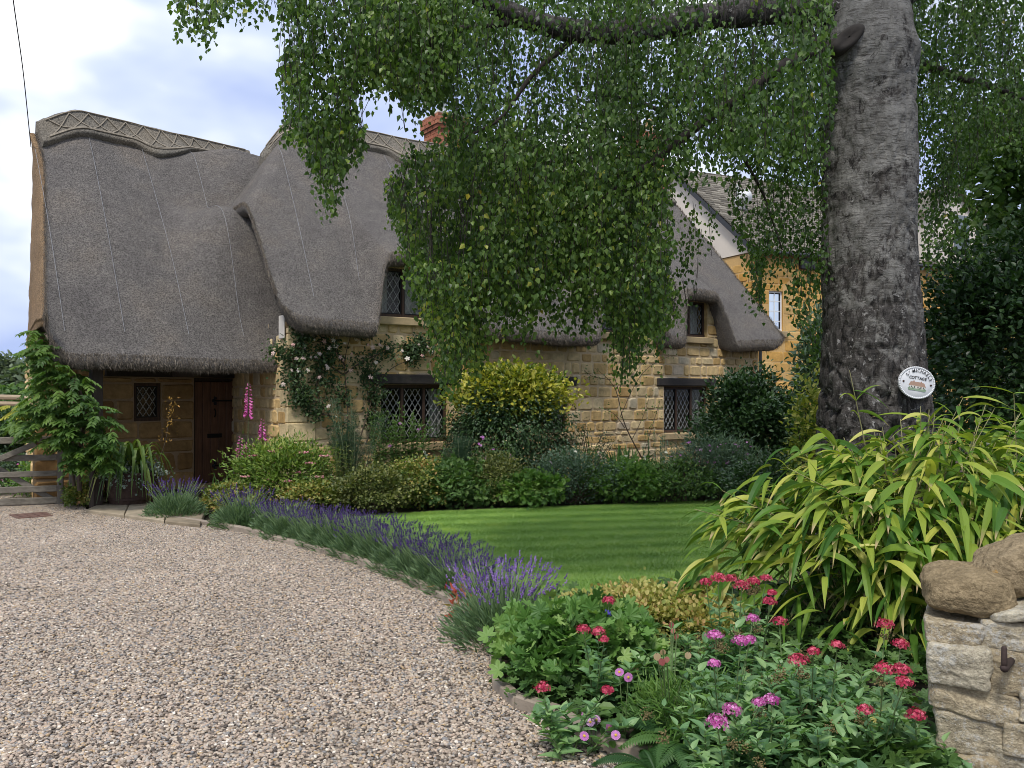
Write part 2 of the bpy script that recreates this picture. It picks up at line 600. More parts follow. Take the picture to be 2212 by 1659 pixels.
# ------------------------------------------------------------------ frames of the two cottage wings
A0 = np.array([-1.55, 13.44, 0.0])           # main facade: s along, q back
dm, qm = np.array([.822, .569, 0]), np.array([-.569, .822, 0])
E0 = np.array([-5.70, 10.88, 0.0])           # porch wing eave line: t along, q back
dw, qw = np.array([.669, .743, 0]), np.array([-.743, .669, 0])
UP = np.array([0, 0, 1.0])
def Mp(s, q, z):
    s, q, z = [np.asarray(x, float)[..., None] for x in (s, q, z)]
    return A0 + s * dm + q * qm + z * UP
def Wp(t, q, z):
    t, q, z = [np.asarray(x, float)[..., None] for x in (t, q, z)]
    return E0 + t * dw + q * qw + z * UP
def s_px(px, q=0.0):
    return t_at(A0 + q * qm, dm, px)
def t_px(px, q=0.0):
    return t_at(E0 + q * qw, dw, px)

cottage = thing("thatched_cottage", "long honey stone cottage under a thick grey thatched roof with two levels", "cottage", (0, 14, 0))

def rubble(mb, mapf, nrm, s0, s1, z0, ztop, opens, rows=(.13, .23), wid=(.15, .40), proud=.018, gap=.012, seed=0, quoin=()):
    """coursed rubble: mortar sheet with holes, and every stone a chamfered irregular block."""
    rg = np.random.default_rng(seed)
    zmax = max(ztop(s) for s in np.linspace(s0, s1, 30))
    must = sorted({z0, zmax} | {o[2] for o in opens} | {o[3] for o in opens})
    must = [z for z in must if z0 <= z <= zmax]
    zs = [must[0]]
    for zb in must[1:]:
        span = zb - zs[-1]
        k = max(1, int(round(span / rg.uniform(*rows))))
        w = rg.uniform(.75, 1.25, k)
        for q in np.cumsum(w / w.sum())[:-1]:
            zs.append(zs[-1] * 0 + (zb - span) + q * span)
        zs.append(zb)
    # mortar sheet
    ss = sorted(set(np.round(np.concatenate([np.arange(s0, s1, .2), [s1], [o[0] for o in opens], [o[1] for o in opens]]), 4)))
    ss = [x for x in ss if s0 - 1e-6 <= x <= s1 + 1e-6]
    for a, b in zip(ss[:-1], ss[1:]):
        top = min(ztop(a), ztop(b))
        zz = [z for z in zs if z < top - .02] + [top]
        for c, d in zip(zz[:-1], zz[1:]):
            m_, k_ = (a + b) / 2, (c + d) / 2
            if any(o[0] - 1e-4 < m_ < o[1] + 1e-4 and o[2] - 1e-4 < k_ < o[3] + 1e-4 for o in opens):
                continue
            mb.add(np.stack([mapf(a, 0, c), mapf(b, 0, c), mapf(b, 0, d), mapf(a, 0, d)]), np.array([[0, 1, 2, 3]]), -1.0)
    for c, d in zip(zs[:-1], zs[1:]):
        iv = [(s0, s1)]
        for o in opens:
            if o[2] < d - .01 and o[3] > c + .01:
                nv = []
                for a, b in iv:
                    if o[0] > a:
                        nv.append((a, min(b, o[0])))
                    if o[1] < b:
                        nv.append((max(a, o[1]), b))
                iv = [(a, b) for a, b in nv if b - a > .05]
        for a, b in iv:
            x = a
            while x < b - .04:
                w = rg.uniform(*wid)
                if b - x - w < wid[0] * .7:
                    w = b - x
                m_ = x + w / 2
                if d < ztop(m_):
                    j = lambda: rg.uniform(-.3, 1) * gap * 1.2
                    q = [(x + gap / 2 + j(), c + gap / 2 + j()), (x + w - gap / 2 - j(), c + gap / 2 + j()), (x + w - gap / 2 - j(), d - gap / 2 - j()), (x + gap / 2 + j(), d - gap / 2 - j())]
                    # rounded outline: 8 points
                    o8 = []
                    for i in range(4):
                        p0, p1, pm = np.array(q[i]), np.array(q[(i + 1) % 4]), np.array(q[i - 1])
                        r = rg.uniform(.06, .2)
                        o8.append(p0 + (pm - p0) * r * min(1, .12 / (np.linalg.norm(pm - p0) + .01)) * 1.6)
                        o8.append(p0 + (p1 - p0) * r * min(1, .12 / (np.linalg.norm(p1 - p0) + .01)) * 1.6)
                    o8 = np.array(o8)
                    cen = o8.mean(0)
                    pr = proud * rg.uniform(.3, 1.5)
                    til = rg.uniform(-.006, .006, 2)
                    inn = cen + (o8 - cen) * np.maximum(.6, 1 - .022 / np.maximum(.03, np.abs(o8 - cen).max(0)))
                    vo = [mapf(p[0], .002, p[1]) for p in o8]
                    vi = [mapf(p[0], -(pr + (p[0] - cen[0]) * til[0] * 8 + (p[1] - cen[1]) * til[1] * 8), p[1]) for p in inn]
                    f = [np.array([[i, (i + 1) % 8, 8 + (i + 1) % 8, 8 + i] for i in range(8)]), np.arange(8, 16)]
                    tt = rg.beta(2, 2) if rg.random() > .006 else 1.0
                    mb.add(np.array(vo + vi), f, min(tt, .95) if tt < 1 else 1.0)
                x += w

def window(root, mapf, s0, s1, z0, z1, nl, rec=.10, curtain=True, seed=0, lead=M_lead, dz=.125, name="window"):
    """leaded casement: frame with mullions, one pane and one lattice per light, curtains behind."""
    fb = MB()
    ft, fd = .045, .07
    def bx(mb, a, b, c, d, q0, q1, tint=.5):
        hexa(mb, [mapf(a, q0, c), mapf(b, q0, c), mapf(b, q1, c), mapf(a, q1, c), mapf(a, q0, d), mapf(b, q0, d), mapf(b, q1, d), mapf(a, q1, d)], tint)
    bx(fb, s0, s1, z1 - ft, z1, rec, rec + fd)
    bx(fb, s0, s1, z0, z0 + ft * 1.2, rec - .01, rec + fd)
    bx(fb, s0, s0 + ft, z0 + ft * 1.2, z1 - ft, rec, rec + fd)
    bx(fb, s1 - ft, s1, z0 + ft * 1.2, z1 - ft, rec, rec + fd)
    w = (s1 - s0 - ft) / nl
    for i in range(1, nl):
        x = s0 + w * i
        bx(fb, x, x + ft, z0 + ft * 1.2, z1 - ft, rec - .005, rec + fd)
    fr = fb.build(name, M_frame, root)
    for i in range(nl):
        a, b = s0 + w * i + ft, s0 + w * (i + 1)
        c, d = z0 + ft * 1.2, z1 - ft
        # iron casement rim
        ib = MB()
        r = .018
        bx(ib, a, b, c, c + r, rec + .012, rec + .05)
        bx(ib, a, b, d - r, d, rec + .012, rec + .05)
        bx(ib, a, a + r, c + r, d - r, rec + .012, rec + .05)
        bx(ib, b - r, b, c + r, d - r, rec + .012, rec + .05)
        ib.build("casement", M_iron, fr)
        a, b, c, d = a + r, b - r, c + r, d - r
        pb = MB()
        pb.add(np.stack([mapf(a, rec + .034, c), mapf(b, rec + .034, c), mapf(b, rec + .034, d), mapf(a, rec + .034, d)]), np.array([[0, 1, 2, 3]]))
        pb.build("pane", M_glass, fr)
        lb = MB()
        n = max(2, int(round((b - a) / .105)))
        px_ = (b - a) / n
        pz = px_ * 1.55
        hw = .0055
        for sg in (1, -1):
            for k in range(-30, 60):
                # line z = c + sg*(x-a)*pz/px + k*pz
                pts = []
                for x in (a, b):
                    z = c + sg * (x - a) * pz / px_ + k * pz
                    pts.append((x, z))
                (x0, zz0), (x1, zz1) = pts
                if max(zz0, zz1) <= c or min(zz0, zz1) >= d:
                    continue
                def clip(x0, z0_, x1, z1_):
                    t0, t1 = 0.0, 1.0
                    dz_ = z1_ - z0_
                    for lim, s_ in ((c, 1), (d, -1)):
                        f0, f1 = s_ * (z0_ - lim), s_ * (z1_ - lim)
                        if f0 < 0 and f1 < 0:
                            return None
                        if f0 < 0:
                            t0 = max(t0, f0 / (f0 - f1))
                        elif f1 < 0:
                            t1 = min(t1, f0 / (f0 - f1))
                    if t1 - t0 < .01:
                        return None
                    return (x0 + (x1 - x0) * t0, z0_ + dz_ * t0, x0 + (x1 - x0) * t1, z0_ + dz_ * t1)
                cl = clip(x0, zz0, x1, zz1)
                if cl is None:
                    continue
                p0, p1 = np.array(cl[:2]), np.array(cl[2:])
                dr = unit(p1 - p0)
                pe = np.array([-dr[1], dr[0]]) * hw
                cs = [p0 - pe, p1 - pe, p1 + pe, p0 + pe]
                hexa(lb, [mapf(x, rec + .022, z) for x, z in cs] + [mapf(x, rec + .030, z) for x, z in cs])
        lb.build("lead_lattice", lead, fr)
    if curtain:
        rg = np.random.default_rng(seed)
        for sd in curtain:
            cb = MB()
            if sd == 'l':
                a, b = s0 + .02, s0 + (s1 - s0) * .24
            elif sd == 'r':
                a, b = s1 - (s1 - s0) * .24, s1 - .02
            else:
                a, b = s0 + (s1 - s0) * sd[0], s0 + (s1 - s0) * sd[1]
            xs = np.linspace(a, b, 26)
            wv = rec + .16 + .03 * np.sin(np.linspace(0, 20, 26) + rg.uniform(0, 6))
            rows_ = [mapf(xs, wv, np.full(26, z)) for z in (z0 - .02, (z0 + z1) / 2, z1 - .03)]
            cb.add(np.concatenate(rows_), grid_faces(3, 26))
            cb.build("curtain", M_curtain, fr, True)
    return fr
def reveal(mb, mapf, s0, s1, z0, z1, dep):
    for (a, c, b, d) in ((s0, z0, s0, z1), (s1, z1, s1, z0), (s0, z1, s1, z1), (s1, z0, s0, z0)):
        mb.add(np.stack([mapf(a, 0, c), mapf(b, 0, d), mapf(b, dep, d), mapf(a, dep, c)]), np.array([[0, 1, 2, 3]]), .5)

# ------------------------------------------------------------------ main roof surface
WIN_UP = [(s_px(379), s_px(431), 2.74, 3.52), (s_px(594), s_px(641), 2.68, 3.40), (s_px(677), s_px(707.5), 2.68, 3.40)]
SL, SR, QR, ZR = -2.3, 8.6, 3.0, 6.45
def eave_q_z(s):
    s = np.asarray(s, float)
    up = np.zeros_like(s)
    for i, (a, b, z0, z1) in enumerate(WIN_UP):
        a2, b2 = a - .10, b + .12
        wv = sstep((s - (a2 - .18)) / .34) ** .8 * (1 - sstep((s - (b2 - .14)) / .40)) ** .8
        up = np.maximum(up, wv * (z1 + .16 + .06 * np.sin(np.pi * np.clip((s - a2) / (b2 - a2), 0, 1)) - 2.60))
    q = -.45 + .22 * np.clip(up, 0, 1)
    z = 2.60 + up
    x = np.clip((s - SL) / .32, 0, 1)
    rd = .34 * (1 - np.sqrt(1 - (1 - x) ** 2))
    q = q + rd / 1.124
    z = z + rd + .12 * np.exp(-(SR - s) / .1) + .03 * np.sin(s * 1.7)
    return q, z
def main_sec(s, v):
    """s (n,), v (m,) -> q, z arrays (m, n): from eave v=0 to ridge v=1"""
    qe, ze = eave_q_z(s)
    v = v[:, None]
    q = qe + (QR - qe) * v
    zf = 2.63 + 1.124 * (q + .4)
    zfe = 2.63 + 1.124 * (qe + .4)
    qj = 2.1
    dec = np.clip(1 - (q - qe) / (qj - qe), 0, 1)
    z = zf + (ze - zfe) * (dec ** 1.6) + .10 * np.sin(np.pi * v)
    zh = 6.45 - 1.44 * np.maximum(0, -.95 - s)[None, :] + 0 * q
    k = .30
    hlp = np.clip(.5 + .5 * (zh - z) / k, 0, 1)
    zmin = zh * (1 - hlp) + z * hlp - k * hlp * (1 - hlp)
    z = np.where(s[None, :] < -.5, np.minimum(zmin, z), z)
    z = z - .05 * sstep((v - .85) / .15)
    return q, z
ss = np.unique(np.concatenate([np.linspace(SL, -.6, 60), np.linspace(-.6, SR, 320)]))
vv = np.concatenate([[0, .006, .014, .025, .04], np.linspace(.06, 1, 44)])
q_, z_ = main_sec(ss, vv)
q_, z_ = q_.copy(), z_.copy()
# round the eave: the lowest rows turn under
top = Mp(np.broadcast_to(ss, q_.shape), q_, z_)
fz = .02 * (fbm(top, 2.2, 3, 5) - .5) * 2 + .012 * (fbm(top, 14, 2, 9) - .5) * 2
nrm_front = unit(-qm * .75 + UP * .66)
top = top + fz[..., None] * nrm_front
rows = [top[i] for i in range(len(vv))]
lip = []
for (dq, dz) in ((-.035, -.05), (-.045, -.10), (-.02, -.15), (.05, -.19), (.16, -.20)):
    lip.append(top[0] + (dq * qm + dz * UP) * (.1 + .9 * sstep((ss - SL) / .35) * (.25 + .75 * sstep((SR - ss) / .3)))[:, None])
lkm = sstep((ss - SL) / .35)
under = Mp(ss, .12 + (q_[0] - .12 + .1) * (1 - lkm) * .8, z_[0] - .10 * lkm)
rows = [under] + lip[::-1] + rows
back = [Mp(ss, np.full(len(ss), 2 * QR - qq), zz) for qq, zz in zip(q_[::-6].mean(1)[1:], z_[::-6][1:])]
back_low = [Mp(ss, np.full(len(ss), 6.4), np.full(len(ss), 2.5))]
rows = rows + back + back_low
mb = MB()
mb.add(np.concatenate(rows), grid_faces(len(rows), len(ss)))
# verges at both ends: a thick rounded edge that turns under and back to the wall
def verge(mb, edge, inward, tint=.5):
    st = [edge + inward * a - UP * b for a, b in ((0, 0), (-.012, .03), (-.008, .07), (.02, .12), (.08, .16), (.36, .16))]
    mb.add(np.concatenate(st), grid_faces(len(st), len(edge)), tint)
lft = np.stack([r[0] for r in rows[6:]])
rgt = np.stack([r[-1] for r in rows[6:]])

roof = mb.build("thatch_roof", M_thatch, cottage, True)
roof['label'] = "taller thatched roof over the main house with raised eyebrows above its windows"
for ed, sg in ((lft, 1), (rgt, -1)):
    vb = MB()
    verge(vb, ed, sg * dm)
    vb.build("verge", M_thatch, roof, True)

def eave_straw(root, lines, down, n, seed, name="eave_straw"):
    rg = np.random.default_rng(seed)
    mb = MB()
    for ln in lines:
        m = len(ln)
        k = rg.uniform(0, m - 1.001, n)
        i = k.astype(int)
        p = ln[i] + (ln[i + 1] - ln[i]) * (k - i)[:, None] + rg.normal(0, .012, (n, 3))
        d = unit(down + rg.normal(0, .35, (n, 3)))
        L = rg.uniform(.025, .075, n)[:, None]
        w = unit(np.cross(d, rdir(n))) * .0028
        p = p - d * .03
        v = np.stack([p - w, p + w, p + d * (L + .03)], 1).reshape(-1, 3)
        mb.add(v, np.arange(n * 3).reshape(-1, 3), np.repeat(rg.uniform(0, 1, n), 3))
    return mb.build(name, M_straw, root)
M_straw = leaf_mat("cut_reed_ends", [(0, (.05, .043, .036)), (.6, (.16, .135, .11)), (1, (.27, .23, .18))], 0, .9, .1)
eave_straw(roof, [lip[-1], lip[2], lip[1], lip[0], top[0], lft, rgt], -qm * .35 - UP * .9, 3200, 61)

def surf_pt(s, L):
    """point L metres down the main front slope from the ridge, with its outward normal"""
    s = np.atleast_1d(np.asarray(s, float))
    L = np.broadcast_to(np.asarray(L, float), s.shape)
    vs = np.linspace(0, 1, 200)
    q, z = main_sec(s, vs)
    dist = np.sqrt(np.diff(q, axis=0) ** 2 + np.diff(z, axis=0) ** 2)
    cum = np.concatenate([np.zeros((1, len(s))), np.cumsum(dist[::-1], axis=0)])
    out, no = [], []
    for i in range(len(s)):
        qi = np.interp(L[i], cum[:, i], q[::-1, i])
        zi = np.interp(L[i], cum[:, i], z[::-1, i])
        q2 = np.interp(L[i] + .08, cum[:, i], q[::-1, i])
        z2 = np.interp(L[i] + .08, cum[:, i], z[::-1, i])
        dn = unit(np.array([q2 - qi, z2 - zi]))
        out.append(Mp(s[i], qi, zi))
        no.append(unit(dn[1] * -1 * -qm * -1 * -1 + 0 * UP) * 0 + unit(-(-dn[1]) * qm + (-dn[0]) * UP))
    return np.array(out), np.array(no)

def ridge_cap(root, surf, s0, s1, Lf, backf, name="ridge_cap", th=.10, crown=.13):
    sv = np.linspace(s0, s1, 150)
    Ls = Lf(sv)
    mb = MB()
    rows_ = []
    for fr in (1.0, 1.0, .97, .8, .6, .4, .2, .08):
        p, nn = surf(sv, Ls * fr)
        off = {0: -.02}.get(len(rows_), th * (.75 if len(rows_) == 1 else 1.0))
        rows_.append(p + nn * off + (UP * crown * max(0, 1 - fr * 2.2)))
    rows_.append(rows_[-1] * 0 + surf(sv, Ls * 0)[0] + UP * (crown + .05))
    for qq, zz in ((.12, .03), (.3, -.15), (.55, -.45), (.56, -.6)):
        rows_.append(backf(sv, qq, zz))
    V_ = np.concatenate(rows_)
    V_ = V_ + ((fbm(V_, 9, 3, 3) - .5) * .035)[:, None] * UP
    mb.add(V_, grid_faces(len(rows_), len(sv)))
    for k, sg in ((0, 1), (-1, -1)):
        loop = np.array([r[k] for r in rows_])
        c = loop.mean(0) - UP * .1
        n = len(loop)
        mb.add(np.vstack([loop, c]), np.array([[i, (i + 1) % n, n] for i in range(n)]))
    cp = mb.build(name, M_ridge, root, True)
    rb = MB()
    def rod(sa, La, sb, Lb, rad=.011):
        m = max(2, int(np.hypot(sb - sa, Lb - La) / .08) + 1)
        sv_, lv_ = np.linspace(sa, sb, m), np.linspace(La, Lb, m)
        p, nn = surf(sv_, lv_)
        p = p + nn * (th + .012) + UP * (crown * np.clip(1 - (lv_ / Lf(sv_)) * 2.2, 0, 1))[:, None]
        tube(rb, p, rad, 4)
    step = .30
    n = int((s1 - s0 - .3) / step)
    for i in range(n):
        a = s0 + .15 + i * step
        b = a + step
        l0 = .06
        la, lb = float(Lf(np.array([a]))[0]) * .74, float(Lf(np.array([b]))[0]) * .74
        rod(a, l0, b, lb)
        rod(a, la, b, l0)
    sa = np.linspace(s0 + .1, s1 - .1, 90)
    for fr in (.10, .74, .79):
        Lq = Lf(sa) * fr
        p, nn = surf(sa, Lq)
        p = p + nn * (th + .016) + UP * (crown * np.clip(1 - fr * 2.2, 0, 1))
        tube(rb, p, .011, 4)
    rb.build("hazel_rods", M_rod, cp)
    return cp
def bump1(x, c, w):
    return np.exp(-((x - c) / w) ** 4)
Lmain = lambda s: .45 - .22 * (1 - sstep((s + 1.5) / .8)) + .34 * bump1(s, s_px(400, 3.0) + .05, .42) + .34 * bump1(s, 3.2, .42) + .34 * bump1(s, 5.4, .42)
ridge_cap(roof, surf_pt, -1.5, SR - .05, Lmain, lambda s, a, b: Mp(s, QR + a, main_sec(s, np.array([1.0]))[1][0] + b + .05))

# ------------------------------------------------------------------ porch wing roof
TR = 4.6
def wtl(v):
    return np.interp(v, [0, .5, .8, .9, 1], [-.28, .226, .53, .585, .60])
def zr(t):
    return 6.0 - .42 * (1 - sstep((t - .35) / .95))
def wing_sec(t, v):
    t, v = np.asarray(t, float), np.asarray(v, float)
    q = 3.0 * v - .55 * (1 - v) * np.clip(t, 0, 9) / 3.3
    x = np.clip((t + .28) / .36, 0, 1)
    ze = 2.02 + .52 * (1 - np.sqrt(1 - (1 - x) ** 2)) * (1 - v) ** 3 + .015 * np.sin(t * 2.3)
    z = ze + (zr(t) - ze) * v + .13 * np.sin(np.pi * v)
    z = z + .72 * sstep((t - 1.85 - 1.2 * (1 - v)) / 1.5) * sstep((v - .40) / .25) * (1 - sstep((v - .74) / .24))
    # the valley where the wing sweeps up into the main roof
    return q, z
u = np.concatenate([np.linspace(0, .12, 18) ** 1, np.linspace(.13, 1, 110)])
rows = []
for v in vv:
    tv_ = wtl(v) + (TR - wtl(v)) * u
    q, z = wing_sec(tv_, np.full_like(tv_, v))
    rows.append(Wp(tv_, q, z))
rows = np.array(rows)
# the wing thatch sweeps up to meet the underside of the main roof's left hip
tz = main_sec(np.array([SL + .02]), np.linspace(0, 1, 200))
def sweep(p):
    rel = p - A0
    ws, wq = rel @ dm, rel @ qm
    tzz = np.interp(np.clip(wq, -.2, 3.0), tz[0][:, 0], tz[1][:, 0]) - .22 + .27 * sstep((wq - 1.25) / .8)
    wgt = sstep((ws + 3.5) / 1.1) * sstep((wq - .75) / 1.0) * (1 - sstep((wq - 3.0) / .8))
    p = p.copy()
    p[..., 2] += np.maximum(tzz - p[..., 2], 0) * wgt
    return p
rows = sweep(rows)
fz = .02 * (fbm(rows, 2.0, 3, 15) - .5) * 2 + .012 * (fbm(rows, 14, 2, 19) - .5) * 2
rows = rows + fz[..., None] * unit(-qw * .8 + UP * .6)
tv_ = wtl(0) + (TR - wtl(0)) * u
lk = (.15 + .85 * sstep((tv_ + .28) / .4))[:, None]
lip = [rows[0] + (dq * qw + dz * UP) * lk for dq, dz in ((-.03, -.05), (-.035, -.10), (-.01, -.14), (.06, -.16), (.2, -.14))]
tun = np.maximum(tv_, .14)
under = Wp(tun, np.full(len(tv_), 1.05), np.full(len(tv_), 1.98) + .4 * (1 - lk[:, 0]))
allr = [under] + lip[::-1] + list(rows)
BKV = np.array([-1.3, 2.1, 0])
for v in (.8, .5, .2, 0):
    bz = rows[-1].copy()
    bz[:, 2] = 2 + (bz[:, 2] - 2) * v
    allr.append(bz + (1 - v) * BKV)
mb = MB()
mb.add(np.concatenate(allr), grid_faces(len(allr), len(u)))
wroof = mb.build("thatch_roof", M_thatch, cottage, True)
wroof['label'] = "lower thatched roof sweeping down over the porch at the left end"
# brown hanging end of the wing thatch
edge = np.array([r[0] for r in allr[1:6 + len(vv)]])
nE = len(edge)
hv = np.clip((edge[:, 2] - 2) / (rows[-1][0][2] - 2), 0, 1)
bke = rows[-1][0] + (1 - hv)[:, None] * BKV
bke[:, 2] = edge[:, 2]
cols = []
for f, o in ((0, 0), (.02, .05), (.06, .09), (.15, .12), (.3, .13), (.5, .12), (.75, .08), (1.0, 0)):
    bk = edge * (1 - f) + bke * f
    cols.append(bk + np.array([-.8, -.6, 0]) * o * (.5 + .5 * (1 - hv[:, None])) - UP * (.12 * math.sin(math.pi * f)) * (1 - hv[:, None]))
c_ = np.concatenate(cols)
c_ = c_ + ((fbm(c_, 5, 3, 23) - .5) * .06)[:, None] * np.array([-.8, -.5, .1])
mb = MB()
mb.add(c_, grid_faces(len(cols), nE))
ge = mb.build("gable_thatch", M_thatch_brown, wroof, True)

eave_straw(wroof, [lip[-1], lip[2], lip[1], lip[0], rows[0], edge], -qw * .35 - UP * .9, 2200, 62)
def surf_w(s, L):
    s = np.atleast_1d(np.asarray(s, float))
    L = np.broadcast_to(np.asarray(L, float), s.shape)
    v = 1 - L / 5.0
    q, z = wing_sec(s, v)
    sl = (zr(s) - 2.0) / 3.0
    nn = unit(-qw[None] * sl[:, None] + UP[None])
    return Wp(s, q, z), nn
Lw = lambda s: .44 + .30 * bump1(s, t_px(165, 2.7), .40)
ridge_cap(wroof, surf_w, .61, 4.3, Lw, lambda s, a, b: Wp(s, np.full(len(s), 3.0), zr(s) + b + .06) + a * .4 * BKV)
# wire netting seams down the thatch
for a, b in ((.55, .02), (1.35, .75), (2.2, 1.6), (3.0, 2.4)):
    mb = MB()
    L = np.linspace(.5, 4.6, 30)
    p, nn = surf_w(a + (b - a) * L / 4.6, L)
    tube(mb, sweep(p) + nn * .035, .0034, 4)
    mb.build("netting_seam", M_wire, wroof)
for a, b in ((-1.3, -1.75), (-.3, -.9), (.75, .55), (4.4, 4.9)):
    mb = MB()
    L = np.linspace(.55, 4.2, 30)
    p, nn = surf_pt(a + (b - a) * L / 4.2, L)
    tube(mb, p + nn * .03, .0034, 4)
    mb.build("netting_seam", M_wire, roof)

# ------------------------------------------------------------------ walls, windows, door
SW0, SW1 = -2.08, 8.33
gw = [(s_px(381), s_px(449), .76, 1.68, 3), (s_px(545), s_px(569), .84, 1.68, 2), (s_px(664), s_px(709.5), .76, 1.68, 3)]
def ztop_main(s):
    qq, zz = main_sec(np.array([s]), np.linspace(0, 1, 60))
    zw = np.interp(0.0, qq[:, 0], zz[:, 0])
    return float(max(2.3, zw - .22))
opens = [(a, b, c, d) for a, b, c, d in WIN_UP] + [(a, b, c, d) for a, b, c, d, _ in gw]
mb = MB()
rubble(mb, Mp, -qm, SW0 + .01, SW1, 0, ztop_main, opens, seed=3)
WUPX = 0
# quoin stones at the left corner, on both faces
zz = 0.0
rg = np.random.default_rng(8)
k = 0
while zz < 2.45:
    hh = rg.uniform(.22, .34)
    w1, w2 = (.42, .28) if k % 2 else (.30, .44)
    obox(mb, Mp(SW0, 0, 0), dm, qm, UP, -.02, w1 + .0, -.036 - .004 * (k % 2), w2, zz + .003, min(zz + hh, 2.5) - .003, .72 + rg.uniform(-.12, .16), bev=.015)
    zz += hh
    k += 1
mb.add(np.stack([Mp(SW0, .2, 0), Mp(SW0 + .31, .2, 0), Mp(SW0 + .31, .2, 2.6), Mp(SW0, .2, 2.6)]), np.array([[0, 1, 2, 3]]), -1)
for a, b, c, d in opens:
    reveal(mb, Mp, a, b, c, d, .22)
wall = mb.build("wall", M_stone, cottage)
wall['label'] = "long front wall of honey coloured rubble stone"
# return wall beside the door, right gable wall, back wall
mb = MB()
rubble(mb, lambda s, q, z: Mp(SW0 - 0 + np.asarray(q, float) * 0 + (np.asarray(q) * 1.0), s, z), -dm, .02, 3.3, 0, lambda s: 2.60 if s > .75 else 2.26, [], seed=5)
mb.build("wall", M_stone, cottage)['label'] = "short return wall at the right of the porch"
mb = MB()
g = [Mp(SW1, 0, 0), Mp(SW1, 6, 0), Mp(SW1, 6, 2.5), Mp(SW1, 3, 5.9), Mp(SW1, 0, 2.6)]
mb.add(np.stack(g), [np.arange(5)], .6)
mb.build("gable_wall", M_stone, cottage)
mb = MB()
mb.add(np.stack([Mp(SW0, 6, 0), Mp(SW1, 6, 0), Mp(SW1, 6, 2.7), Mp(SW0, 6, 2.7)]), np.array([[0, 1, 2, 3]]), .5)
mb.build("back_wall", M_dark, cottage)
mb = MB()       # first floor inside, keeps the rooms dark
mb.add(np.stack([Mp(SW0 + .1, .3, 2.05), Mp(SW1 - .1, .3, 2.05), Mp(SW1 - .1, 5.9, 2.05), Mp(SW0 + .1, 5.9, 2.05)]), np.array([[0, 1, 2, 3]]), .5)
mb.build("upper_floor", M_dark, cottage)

for i, (a, b, c, d) in enumerate(WIN_UP):
    window(cottage, Mp, a, b, c, d, 2, rec=.09, curtain=[(.02, .26), (.62, .95)] if i == 0 else ['l', (.70, .96)], seed=i)
    mb = MB()
    obox(mb, Mp(a, 0, 0), dm, qm, UP, -.10, b - a + .10, -.09, .09, c - .13, c - .003, .6, bev=.012)
    mb.build("window_sill", M_sill, cottage)
for i, (a, b, c, d, nl) in enumerate(gw):
    window(cottage, Mp, a, b, c, d, nl, rec=.10, curtain=[(.80, .98)] if i != 1 else ['l', 'r'], seed=10 + i)
    mb = MB()
    obox(mb, Mp(a, 0, 0), dm, qm, UP, -.12, b - a + .12, -.07, .10, c - .13, c - .003, .6, bev=.012)
    mb.build("window_sill", M_sill, cottage)
    mb = MB()
    obox(mb, Mp(a, 0, 0), dm, qm, UP, -.20, b - a + .18, -.045, .2, d + .003, d + .165, .5, bev=.02)
    mb.build("lintel", M_beam, cottage)
# porch wing walls
QW = 1.6
DT0, DT1 = t_px(194, QW), t_px(239, QW)
WT0, WT1 = t_px(134, QW), t_px(161, QW)
dz0 = 1.55 - 97 * (proj(Wp(DT0, QW, 0))[1] * 0 + Wp(DT0, QW, 0)[1]) / FOC
wt = proj(Wp((WT0 + WT1) / 2, QW, 0))
wd = Wp((WT0 + WT1) / 2, QW, 0)[1]
WZ0, WZ1 = H + (HY - 421) / FOC * wd, H + (HY - 383) / FOC * wd
mapw = lambda s, q, z: Wp(s, QW + np.asarray(q, float), z)
DZ = 1.80
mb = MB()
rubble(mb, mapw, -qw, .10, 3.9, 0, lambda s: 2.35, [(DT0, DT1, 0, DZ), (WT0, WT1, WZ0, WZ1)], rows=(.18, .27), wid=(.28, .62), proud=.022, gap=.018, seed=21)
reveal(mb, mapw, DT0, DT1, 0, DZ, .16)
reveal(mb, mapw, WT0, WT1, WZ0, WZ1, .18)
mb.build("wall", M_porch_shade, cottage)['label'] = "brown stone wall behind the porch, shade painted into its colour"
mb = MB()
gsd, gsn = unit(BKV), unit(np.cross(unit(BKV), UP))
rubble(mb, lambda s, q, z: Wp(.12, QW, 0) + np.asarray(s, float)[..., None] * gsd + np.asarray(q, float)[..., None] * gsn + np.asarray(z, float)[..., None] * UP, -gsn, 0, 3.0, 0, lambda s: 2.5 + 0 * s, [], rows=(.16, .24), wid=(.25, .5), seed=22)
mb.build("wall", M_stone, cottage)['label'] = "side wall at the left end seen behind the gate"
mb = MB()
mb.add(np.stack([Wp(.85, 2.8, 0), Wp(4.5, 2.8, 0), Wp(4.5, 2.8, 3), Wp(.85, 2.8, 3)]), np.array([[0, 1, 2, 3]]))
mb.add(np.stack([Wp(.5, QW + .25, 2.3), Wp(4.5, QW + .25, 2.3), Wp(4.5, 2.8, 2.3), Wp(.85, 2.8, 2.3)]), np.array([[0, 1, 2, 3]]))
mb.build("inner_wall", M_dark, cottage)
fr = window(cottage, mapw, WT0, WT1, WZ0, WZ1, 1, rec=.03, curtain=None, seed=31)
